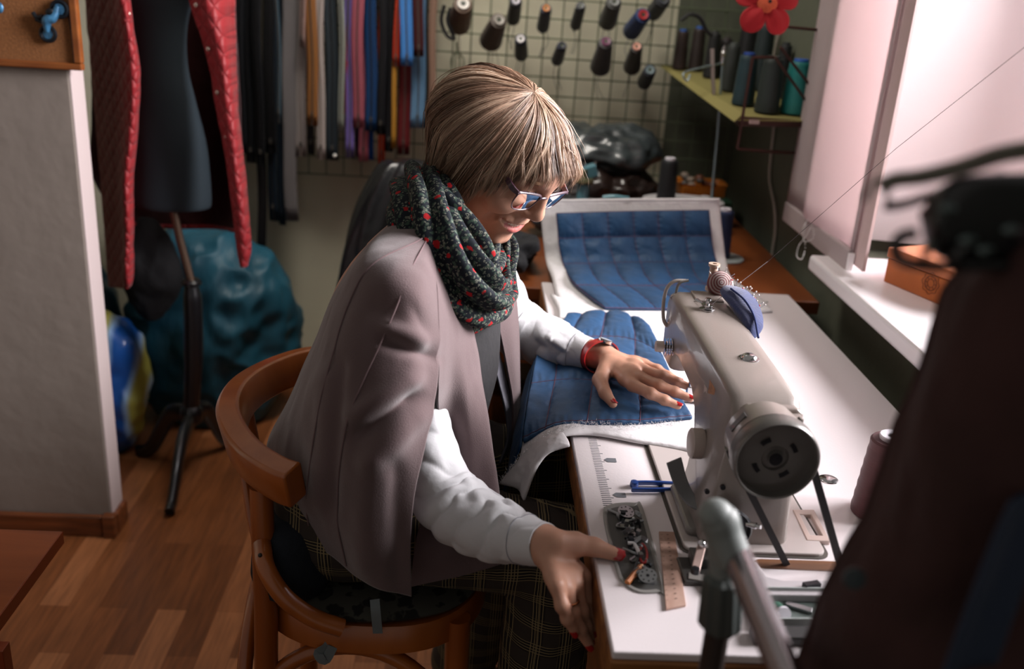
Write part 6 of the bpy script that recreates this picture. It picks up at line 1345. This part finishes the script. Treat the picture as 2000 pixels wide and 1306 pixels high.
for t in np.linspace(0, 2*PI, 9)[:-1]: em.tube([ec+D_x*.009*math.cos(t)+np.array([0, 0, .009*math.sin(t)]), ec+D_x*.013*math.cos(t)+np.array([0, 0, .013*math.sin(t)])], .0006, 5)
em.build('emblem', m_em, ob)
# ================================================================== left side: dress form, coat, bags, board, small table
df_ = thing('dress_form', 'dark grey dress form on a black wooden tripod stand behind the partition', 'dress form', (-.76, 2.5, 0))
m_form = M('form_jersey', '1e2b33', .85, bump=(300, .0005)); m_blw = M('black_wood', '0f1014', .35, coat=.3)
FY = 2.47
G = []
for py, xl, xr in ((-60, 262, 400), (0, 252, 372), (60, 256, 360), (130, 262, 362), (200, 266, 378), (280, 262, 398), (350, 259, 406), (400, 256, 408), (406, 262, 400)):
    a_, b_ = aty(xl, py, FY), aty(xr, py, FY); cx = (a_[0]+b_[0])/2; rx = (b_[0]-a_[0])/2; a = np.linspace(0, 2*PI, 48, endpoint=False); G.append(np.stack([cx+rx*np.cos(a), FY+.02+rx*.68*np.sin(a), np.full(48, (a_[2]+b_[2])/2)], 1))
up_ = [G[0].mean(0)+(G[0]-G[0].mean(0))*f+[0, 0, dz] for f, dz in ((.5, .42), (.9, .36), (1.25, .27), (1.25, .15))]
MB().rings(cr(np.array(up_+G), 60)).build('torso', m_form, df_)
def P2(x, y, Y_=FY): return aty(x, y, Y_)
MB().tube([P2(336, 400), P2(352, 470), P2(373, 548)], .0105, 12).build('pole', M('pole_metal', '6a5648', .35, .6), df_)
MB().lathe([(.020, 0), (.026, -.006), (.026, -.014), (.016, -.02)], P2(374, 545), P2(374, 545)-P2(377, 600), 20).build('collar', m_blw, df_)
hp = [P2(374, 556), P2(377, 600), P2(378, 700), P2(374, 790)]
MB().tube(cr(hp, 16), np.interp(np.linspace(0, 1, 16), [0, .2, .6, 1], [.018, .024, .026, .022]), 18).build('handle', m_blw, df_)
MB().lathe([(.018, -.03), (.030, -.02), (.032, 0), (.030, .02), (.02, .03)], P2(374, 808), (0, 0, 1), 20).build('hub', m_blw, df_)
def fleg(pts, name='leg'): 
    P = cr(pts, 24); return MB().tube(P, np.interp(np.linspace(0, 1, 24), [0, .3, .8, 1], [.022, .020, .015, .017]), 12, flat=(1.3, .8)).build(name, m_blw, df_)
f1 = atz(331, 1000, .012); f2 = atz(272, 882, .012); f3 = atz(455, 860, .012)
h_ = P2(374, 812)
fleg([h_, h_*.6+f1*.4+[0, 0, .035], f1*.85+h_*.15-[0, 0, .0], f1]); fleg([h_, h_*.65+f2*.35+[0, 0, .05], f2*.75+h_*.25-[0, 0, .01], f2]); fleg([h_, h_*.65+f3*.35+[0, 0, .05], f3*.75+h_*.25-[0, 0, .01], f3])
# red quilted coat hanging open on the form
def redq():
    m = bpy.data.materials.new('red_quilted'); m.use_nodes = True; nt = m.node_tree; b = nt.nodes['Principled BSDF']; b.inputs['Roughness'].default_value = .55; b.inputs['Base Color'].default_value = (*lin('8a141c'), 1); b.inputs['Sheen Weight'].default_value = .1; L = nt.links.new
    tc = nd(nt, 'ShaderNodeTexCoord'); sx = nd(nt, 'ShaderNodeSeparateXYZ'); L(tc.outputs['Object'], sx.inputs[0]); hs = []
    for sg in (1, -1):
        q_ = nd(nt, 'ShaderNodeMath', operation='MULTIPLY_ADD'); L(sx.outputs[0], q_.inputs[0]); q_.inputs[1].default_value = 1.3*sg; L(sx.outputs[2], q_.inputs[2])
        p_ = nd(nt, 'ShaderNodeMath', operation='PINGPONG'); p_.inputs[1].default_value = .021; L(q_.outputs[0], p_.inputs[0]); hs.append(p_)
    mn = nd(nt, 'ShaderNodeMath', operation='MINIMUM'); L(hs[0].outputs[0], mn.inputs[0]); L(hs[1].outputs[0], mn.inputs[1]); pw = nd(nt, 'ShaderNodeMath', operation='POWER'); pw.inputs[1].default_value = .5; sc_ = nd(nt, 'ShaderNodeMath', operation='MULTIPLY'); sc_.inputs[1].default_value = 60; L(mn.outputs[0], sc_.inputs[0]); L(sc_.outputs[0], pw.inputs[0])
    bp = nd(nt, 'ShaderNodeBump'); bp.inputs['Distance'].default_value = .004; L(pw.outputs[0], bp.inputs['Height']); L(bp.outputs[0], b.inputs['Normal']); return m
m_rq = redq(); m_rl = M('coat_lining', '2a0a0c', .5, bump=(25, .004))
ct = thing('quilted_coat', 'red quilted coat with snap studs hanging open on the dress form', 'coat', (-.75, 2.45, .9))
def strip(name, rows, n, m, mat, th=.010, amp=.003):
    G = np.array(rows); S = surf(G, n, m); N = gnorm(S); S = S+N*(vn(S, 22, 40, 2)*amp)[..., None]; o = MB().grid(S).build(name, mat, ct, angle=0, solid=th); return S, N
# right front panel
rows = [[P2(355, -90, 2.36), P2(405, -90, 2.33), P2(450, -90, 2.42)], [P2(372, 0, 2.35), P2(415, 0, 2.32), P2(456, 0, 2.42)], [P2(404, 100, 2.35), P2(435, 100, 2.32), P2(458, 100, 2.41)], [P2(422, 190, 2.35), P2(446, 190, 2.32), P2(461, 190, 2.40)], [P2(440, 290, 2.34), P2(458, 290, 2.32), P2(470, 290, 2.38)],
        [P2(455, 400, 2.34), P2(470, 400, 2.32), P2(482, 400, 2.36)], [P2(465, 480, 2.34), P2(476, 480, 2.33), P2(487, 480, 2.35)], [P2(471, 520, 2.34), P2(476, 521, 2.335), P2(482, 518, 2.345)]]
SR, NR = strip('front_panel', rows, 90, 24, m_rq)
# left front panel with rolled edge
rows = [[P2(165, -90, 2.50), P2(215, -90, 2.40), P2(235, -90, 2.33), P2(248, -90, 2.35)], [P2(170, 0, 2.50), P2(218, 0, 2.38), P2(240, 0, 2.31), P2(252, 20, 2.34)], [P2(181, 130, 2.50), P2(228, 130, 2.38), P2(258, 130, 2.31), P2(270, 130, 2.34)], [P2(190, 240, 2.50), P2(230, 240, 2.38), P2(256, 240, 2.31), P2(267, 240, 2.34)],
        [P2(199, 350, 2.50), P2(234, 350, 2.38), P2(246, 350, 2.31), P2(257, 350, 2.34)], [P2(207, 450, 2.50), P2(238, 450, 2.38), P2(248, 450, 2.31), P2(257, 450, 2.34)], [P2(213, 530, 2.50), P2(240, 530, 2.38), P2(247, 530, 2.31), P2(257, 530, 2.34)], [P2(216, 560, 2.46), P2(242, 562, 2.38), P2(248, 562, 2.33), P2(254, 555, 2.35)]]
strip('front_panel', rows, 90, 40, m_rq)
# back of the coat behind the form
rows = [[P2(180, y, 2.56), P2(260, y, 2.66), P2(340, y, 2.70), P2(420, y, 2.66), P2(458+min(y, 300)*.05, y, 2.46)] for y in (-90, 0, 120, 240, 340)]+[[P2(235, 428, 2.56), P2(270, 430, 2.66), P2(340, 432, 2.70), P2(420, 432, 2.66), P2(470, 440, 2.46)], [P2(236, 436, 2.56), P2(271, 438, 2.66), P2(340, 442, 2.70), P2(421, 443, 2.66), P2(472, 452, 2.46)]]
S_, N_b = strip('coat_back', rows, 60, 50, [m_rl], .006)
P = S_[-1]; MB().tube(P, .007, 8).build('coat_hem', m_rq, ct)
for y_, x_ in ((10, 378), (95, 402), (180, 420), (266, 438), (348, 454), (422, 465)):
    c = P2(x_+6, y_, 2.335); MB().ball(c-[0, .008, 0], (.0055, .003, .0055), 12, 8).build('snap_stud', M('stud', 'b9a79c', .25, .9), ct)
for y_, x_ in ((27, 252), (118, 262), (207, 262)): c = P2(x_, y_, 2.32); MB().ball(c-[0, .004, 0], (.005, .003, .005), 12, 8).build('snap_stud', M('stud'), ct)
# bags on the floor
m_tb = M('teal_bag_plastic', '1f5468', .5, spec=.4, var=(6, .3), bump=(10, .010), stretch=(2.2, 1, .7))
def bag(name, label, c, r, mat, seed, **k): return lump(name, label, 'bag', c, r, mat, flatb=0, seed=seed, **k)
bag('plastic_bag', 'big crumpled teal plastic bag leaning against the back wall behind the tripod', (-.79, 2.86, .28), (.27, .17, .345), m_tb, 21, amp=.035, sc=6, crease=.6, n=90, m=130)
bag('plastic_bag', 'smaller dark teal plastic bag behind the partition edge', (-1.20, 2.84, .24), (.16, .13, .27), M('dark_teal_plastic', '15333f', .35, var=(7, .4), bump=(16, .01)), 25, amp=.04, sc=6)
def bluebag():
    m = M('blue_print_bag', '1d5fb0', .35, coat=.3); nt = m.node_tree; b = nt.nodes['Principled BSDF']; tc = nd(nt, 'ShaderNodeTexCoord'); n_ = nd(nt, 'ShaderNodeTexWave'); n_.inputs['Scale'].default_value = 2.6; n_.inputs['Distortion'].default_value = 5; n_.inputs['Detail'].default_value = 1.5
    nt.links.new(tc.outputs['Object'], n_.inputs[0]); r = nd(nt, 'ShaderNodeValToRGB'); e = r.color_ramp.elements; e[0].color = (*lin('1a55a5'), 1); e[0].position = .3; e[1].color = (*lin('8fb1d8'), 1); e[1].position = .62; e.new(.9).color = (*lin('a5a04a'), 1); nt.links.new(n_.outputs[0], r.inputs[0]); nt.links.new(r.outputs[0], b.inputs['Base Color']); return m
bag('shopping_bag', 'bright blue and white printed shopping bag beside the partition', (-1.02, 2.60, .20), (.115, .10, .235), bluebag(), 29, amp=.03, sc=8)
lump('black_sack', 'black cloth bundle behind the coat between the two teal bags', 'bundle', aty(292, 530, 2.66), (.085, .05, .16), m_blk, .02, 9, 33)
# cork board with a blue toy motorcycle ornament on the partition
cb = thing('cork_board', 'cork board with a brown wooden frame on the grey partition', 'notice board', aty(100, 100, PY-.01))
YP = PY-.012; c_tr = aty(163, 138, YP); c_bl = aty(-60, 128, YP); xr, zb_ = c_tr[0], c_tr[2]; xl = xr-.62; ztop = zb_+.42; m_fw = wood_mat('board_frame', '6a3412', '8f5222', (1, 1, 4), .45, .1)
MB().box((xl+.01, YP, zb_+.01), (xr-.01, PY-.001, ztop-.01)).build('cork_panel', M('cork', '84552f', .95, bump=(260, .0008), var=(220, .22)), cb, smooth=False)
for lo_, hi_ in (((xl, YP-.008, zb_), (xr, PY-.0005, zb_+.014)), ((xl, YP-.008, ztop-.014), (xr, PY-.0005, ztop)), ((xl, YP-.008, zb_+.0142), (xl+.016, PY-.0005, ztop-.0142)), ((xr-.016, YP-.008, zb_+.0142), (xr, PY-.0005, ztop-.0142))):
    MB().box(lo_, hi_).build('frame_rail', m_fw, cb, smooth=False, bevel=.003)
P = [aty(131, 15, YP-.002), aty(140, 70, YP-.002), aty(145, 126, YP-.002)]; tag(MB().tube(P, .0012, 6).build('black_string', M('black_cord')), 'thin black string hanging down inside the right frame of the cork board', 'string')
mt_ = thing('motorcycle_ornament', 'small blue and black motorcycle ornament pinned to the cork board', 'ornament', aty(100, 50, YP-.006)); m_mb = M('ornament_blue', '3a6f94', .4, .3, coat=.3, var=(90, .5)); m_mk = M('ornament_black', '15191f', .4, .4)
def mp_(x, y, d=.006): return aty(x, y, YP-d)
for (x, y), r_o in (((116, 18), .016), ((94, 66), .015)):
    c = mp_(x, y); MB().tube([c+r_o*np.array([math.cos(t), 0, math.sin(t)]) for t in np.linspace(0, 2*PI, 29)[:-1]], .0038, 8, loop=True).build('wheel', m_mk, mt_); MB().lathe([(.0001, -.002), (r_o*.7, -.001), (r_o*.7, .001), (.0001, .002)], c, (0, 1, 0), 20).build('wheel_disc', m_mb, mt_)
MB().tube(cr([mp_(112, 12, .010), mp_(104, 34, .012), mp_(92, 40, .012), mp_(92, 62, .010)], 16), np.interp(np.linspace(0, 1, 16), [0, .4, .7, 1], [.005, .010, .011, .005]), 12).build('motorcycle_body', m_mb, mt_)
MB().tube(cr([mp_(64, 24, .010), mp_(72, 34, .010), mp_(84, 32, .012)], 10), .0045, 8).build('handlebar', m_mk, mt_); MB().tube([mp_(70, 38, .010), mp_(84, 44, .012)], .004, 8).build('exhaust', m_mk, mt_); MB().ball(mp_(98, 24, .014), (.010, .006, .008)).build('seat', m_mk, mt_)
tag(MB().ball(aty(-1, 15, YP-.006), (.008, .004, .011), 14, 10).build('pin_badge', m_mb), 'dark blue badge at the left image edge on the cork board', 'badge')
# small table in the near left corner
stb = thing('small_table', 'reddish brown veneered table corner at the lower left', 'table', (-.9, 1.1, 0)); m_vn = wood_mat('veneer', '7c3a18', 'a3552a', (.25, 2, 1), .3, .4, 7); m_vedge = M('veneer_edge', '8e3c1c', .4, coat=.2)
cN = atz(121, 1037, .50); tx1, ty1 = cN[0], cN[1]; ty0 = .72
MB().box((-1.5, ty0, .478), (tx1, ty1, .50)).build('tabletop', m_vn, stb, smooth=False, bevel=.0012)
MB().box((tx1, ty0, .478), (tx1+.0015, ty1, .4995)).build('edge_band', m_vedge, stb, smooth=False)
for y0_ in (1.105, .74): MB().box((tx1-.006, y0_, 0), (tx1+.024, y0_+.022, .478)).build('leg', m_vedge, stb, smooth=False, bevel=.001)
for y0_ in (1.30, .74): MB().box((-1.48, y0_, 0), (-1.44, y0_+.03, .478)).build('leg', m_vedge, stb, smooth=False)
# ================================================================== foreground: rack, coat on hanger, tool box
m_joint = M('grey_joint', '7e8482', .5); m_tube = M('steel_tube', 'b5adb0', .2, 1); m_dkpole = M('dark_pole', '2a201c', .5)
rk = thing('garment_rack', 'silver tube garment rack with grey plastic joint in the foreground', 'rack', (.215, .66, 0))
RY = .66
J = aty(1404, 1018, RY); E0 = aty(1440, 1085, RY-.01); E1 = aty(1530, 1306, .53); D = E1-E0
MB().tube([E0-D*.15, E0, E1+D*1.6], .0118, 24).build('tube', m_tube, rk)
MB().tube(cr([aty(1402, 998, RY), aty(1413, 1040, RY-.002), aty(1436, 1098, RY-.012)], 12), [.0125, .0145, .0155, .0158, .0155, .0152, .015, .015, .0148, .0148, .0146, .0142], 24).build('joint', m_joint, rk)
MB().ball(aty(1398, 1006, RY), (.0145, .0145, .0135), 20, 14).build('joint_cap', m_joint, rk)
K = [aty(1412, 1120, RY), aty(1408, 1165, RY), aty(1405, 1225, RY)]
MB().tube([aty(1404, 1030, RY+.004), aty(1412, 1120, RY)], .011, 16).build('joint_arm', m_joint, rk)
kb = MB(); rings = []
for t, r0_ in ((0, .011), (.08, .016), (.9, .018), (1, .015)):
    c = K[0]*(1-t)+K[2]*t; a = np.linspace(0, 2*PI, 48, endpoint=False); rings.append(np.stack([c[0]+r0_*(1+.06*np.cos(a*10))*np.cos(a), c[1]+r0_*(1+.06*np.cos(a*10))*np.sin(a), np.full(48, c[2])], 1))
kb.rings(rings); kb.build('clamp_knob', M('knob_grey', '4a504e', .5), rk)
b = aty(1402, 1225, RY); MB().tube([b, (b[0], RY, .02)], .0105, 16).build('upright', m_dkpole, rk); MB().box((b[0]-.02, RY-.25, 0), (b[0]+.02, RY+.08, .02)).build('foot', m_dkpole, rk, smooth=False, bevel=.004)
b = E1+D*1.6
# dark brown coat close to the camera
cf = thing('brown_coat', 'dark brown wool coat hanging out of focus in the right foreground', 'coat', (.42, .5, 1.0)); m_bc = M('brown_wool', '3a2220', .95, bump=(120, .0016), var=(14, .25))
CY = .50
def q_(x, y, Y_): return aty(x, y, Y_)
rows = [[q_(1965, 498, .50), q_(2010, 490, .46), q_(2100, 480, .44), q_(2250, 480, .46), q_(2400, 500, .52)], [q_(1905, 535, .51), q_(1960, 530, .47), q_(2080, 530, .44), q_(2250, 530, .45), q_(2450, 550, .52)], [q_(1855, 590, .52), q_(1920, 600, .47), q_(2060, 620, .435), q_(2250, 640, .44), q_(2480, 640, .52)],
        [q_(1812, 720, .53), q_(1860, 740, .48), q_(1990, 780, .44), q_(2200, 800, .43), q_(2500, 800, .5)], [q_(1758, 850, .54), q_(1815, 870, .49), q_(1930, 900, .45), q_(2150, 940, .43), q_(2500, 960, .5)], [q_(1700, 1010, .55), q_(1770, 1030, .50), q_(1890, 1060, .46), q_(2120, 1100, .44), q_(2500, 1120, .5)],
        [q_(1632, 1150, .56), q_(1710, 1170, .51), q_(1860, 1200, .47), q_(2100, 1250, .45), q_(2500, 1280, .5)], [q_(1560, 1320, .57), q_(1650, 1340, .52), q_(1820, 1360, .48), q_(2080, 1400, .46), q_(2500, 1450, .5)], [q_(1480, 1500, .58), q_(1600, 1520, .53), q_(1780, 1550, .49), q_(2050, 1600, .47), q_(2500, 1650, .5)]]
S = surf(np.array(rows), 110, 110); N = gnorm(S); S = S+N*(vn(S*np.array([1, 1, .6]), 16, 50, 3)*.009)[..., None]
MB().grid(S).build('coat_cloth', m_bc, cf, angle=0, solid=.006)
back_ = S[:, ::-1]+np.array([.11, .06, -.05]); MB().grid(back_).build('coat_back', m_bc, cf, angle=0, solid=.004)
MB().tube(S[:, 0]+[0, .002, 0], .0045, 8).build('coat_edge', m_bc, cf)
c = q_(1668, 1128, .50); MB().lathe([(.0001, 0), (.007, 0), (.007, .002), (.0001, .003)], c, (-.2, -1, .2), 18).build('button', M('dark_teal_button', '1b2a2e', .4), cf)
rr = [[q_(1975, y, .425+.0*y), q_(2015, y-20, .43), q_(2080, y-30, .43)] for y in (980, 1060, 1150, 1240, 1330)]; rr = [[p+np.array([-.010*i, 0, 0]) for p in r] for i, r in enumerate(rr)]
MB().grid(surf(np.array(rr), 20, 10)).build('blue_lining', M('coat_blue', '16263c', .7), cf, angle=0, solid=.003)
# hanger with clips
hg = thing('clip_hanger', 'black clip hanger with a grey metal arm, blurred, above the brown coat', 'hanger', q_(1850, 380, .48)); m_hb = M('hanger_black', '101214', .35, coat=.3); m_hm = M('hanger_metal', '6a675c', .45, .2)
HY = .47
P = cr([q_(1722, 372, HY), q_(1745, 352, HY), q_(1800, 345, HY), q_(1880, 326, HY), q_(1960, 300, HY), q_(2060, 285, HY)], 30); MB().band(P, np.interp(np.linspace(0, 1, 30), [0, .1, .3, .9, 1], [.003, .007, .0075, .009, .010]), .006).build('hanger_arm', m_hm, hg, smooth=False, bevel=.0015)
P = cr([q_(1740, 356, HY), q_(1712, 352, HY), q_(1697, 372, HY), q_(1690, 392, HY)], 14); MB().tube(P, .0016, 8).build('hanger_wire', m_hm, hg)
P = cr([q_(1728, 380, HY), q_(1742, 360, HY), q_(1720, 352, HY)], 10); MB().tube(P, .0016, 8).build('hanger_wire', m_chrome, hg)
P = cr([q_(1728, 398, HY+.01), q_(1760, 400, HY+.01), q_(1850, 372, HY+.01), q_(1960, 340, HY+.01)], 20); MB().band(P, np.interp(np.linspace(0, 1, 20), [0, .3, 1], [.008, .005, .004]), .004).build('clip_plate', M('clip_grey', '9a8e90', .35, .5), hg, smooth=False, bevel=.001)
G = []
for s_, w_ in ((0, .004), (.08, .017), (.3, .023), (.7, .025), (1, .027)):
    c = q_(1812+s_*230, 425+s_*10, HY); a = np.linspace(0, 2*PI, 28, endpoint=False); G.append(np.stack([np.full(28, c[0]), c[1]+.010*np.cos(a), c[2]+w_*np.sin(a)], 1))
MB().rings(cr(np.array(G), 20)).build('clip_body', m_hb, hg)
P = cr([q_(1788, 455, HY-.01), q_(1760, 462, HY-.01), q_(1748, 490, HY-.01), q_(1768, 512, HY-.01), q_(1830, 520, HY-.01), q_(1920, 520, HY-.01), q_(2050, 524, HY-.01)], 40); MB().tube(P, .0030, 10).build('clip_hook', m_hb, hg)
for x in (1808, 1872): MB().tube(cr([q_(x, 520, HY-.01), q_(x-2, 495, HY-.012), q_(x+22, 465, HY-.005)], 10), [.0016]*5+[.0025]*5 if x < 1850 else .0032, 8).build('clip_wire', m_hb, hg)
for x, y in ((1850, 408), (1890, 470), (1925, 490), (1975, 450)): MB().ball(q_(x, y, HY-.011), (.005, .002, .003), 12, 8).build('rivet', M('rivet_grey', '5f6b6a', .3, .8), hg)
# white notched cover plate, tool box with green spool on the table's near end
cp = atz(1440, 1150, T)
pl = [atz(*q, T+.012) for q in ((1442, 1092), (1478, 1096), (1498, 1125), (1530, 1133), (1640, 1132), (1620, 1162), (1455, 1160))]
tag(MB().prism(pl, (0, 0, -1), .010).build('cover_plate', M('plate_white', 'bfb9bc', .45), smooth=False, bevel=.0015), 'pale grey notched cover plate lying flat behind the silver rack tube', 'plate')
tb_ = thing('tool_box', 'open pale grey plastic tool box with a green spool at the near table end', 'box', atz(1550, 1220, T))
B4 = [atz(*q, T) for q in ((1478, 1168), (1640, 1170), (1615, 1232), (1492, 1232))]; m_tbx = M('toolbox_grey', 'aab0ae', .5)
for i in range(4):
    A0, A1 = B4[i], B4[(i+1) % 4]; d = A1-A0; nn2 = np.array([-d[1], d[0], 0])/np.linalg.norm(d); cc_ = sum(B4)/4; nn2 *= np.sign(nn2@(cc_-A0)); MB().prism([A0, A1, A1+nn2*.002, A0+nn2*.002], (0, 0, 1), .016).build('box_wall', m_tbx, tb_, smooth=False, bevel=.0006)
MB().prism([b+[0, 0, .0008] for b in B4], (0, 0, 1), .0012).build('box_floor', M('toolbox_floor', '55605c', .6), tb_, smooth=False)
q0 = atz(1512, 1190, T+.010); gs = thing('green_spool', 'small green thread spool with a white end in the grey tool box', 'thread spool', q0); MB().lathe([(.010, 0), (.010, .012)], q0, (.3, -.9, .1), 20).build('thread_winding', thr('0c4a38'), gs); MB().lathe([(.0001, 0), (.011, 0), (.011, .003), (.0001, .0035)], q0+np.array([.3, -.9, .1])*.0125, (.3, -.9, .1), 20).build('spool_flange', M('core_white'), gs)
q0 = atz(1560, 1186, T+.004); tag(MB().obox(q0, (1, -.5, 0), (.5, 1, 0), (0, 0, 1), (.014, .004, .002)).build('steel_strip', m_st, smooth=False, bevel=.0005), 'thin steel strip beside the green spool in the tool box', 'strip')
q0 = atz(1585, 1142, T+.015); tag(MB().obox(q0, (1, .3, 0), (-.3, 1, 0), (0, 0, 1), (.010, .004, .003)).build('thread_cutter', m_black, smooth=False, bevel=.0006), 'small black metal clip on the grey cover plate next to the coat', 'clip')
b0 = atz(1530, 1250, T); tag(MB().obox(b0+[0, 0, .006], (1, 0, 0), (0, 1, 0), (0, 0, 1), (.035, .010, .006)).build('black_case', M('case_black', '1c1c1c', .5), smooth=False, bevel=.002), 'flat black case at the near edge of the table behind the rack tube', 'case')
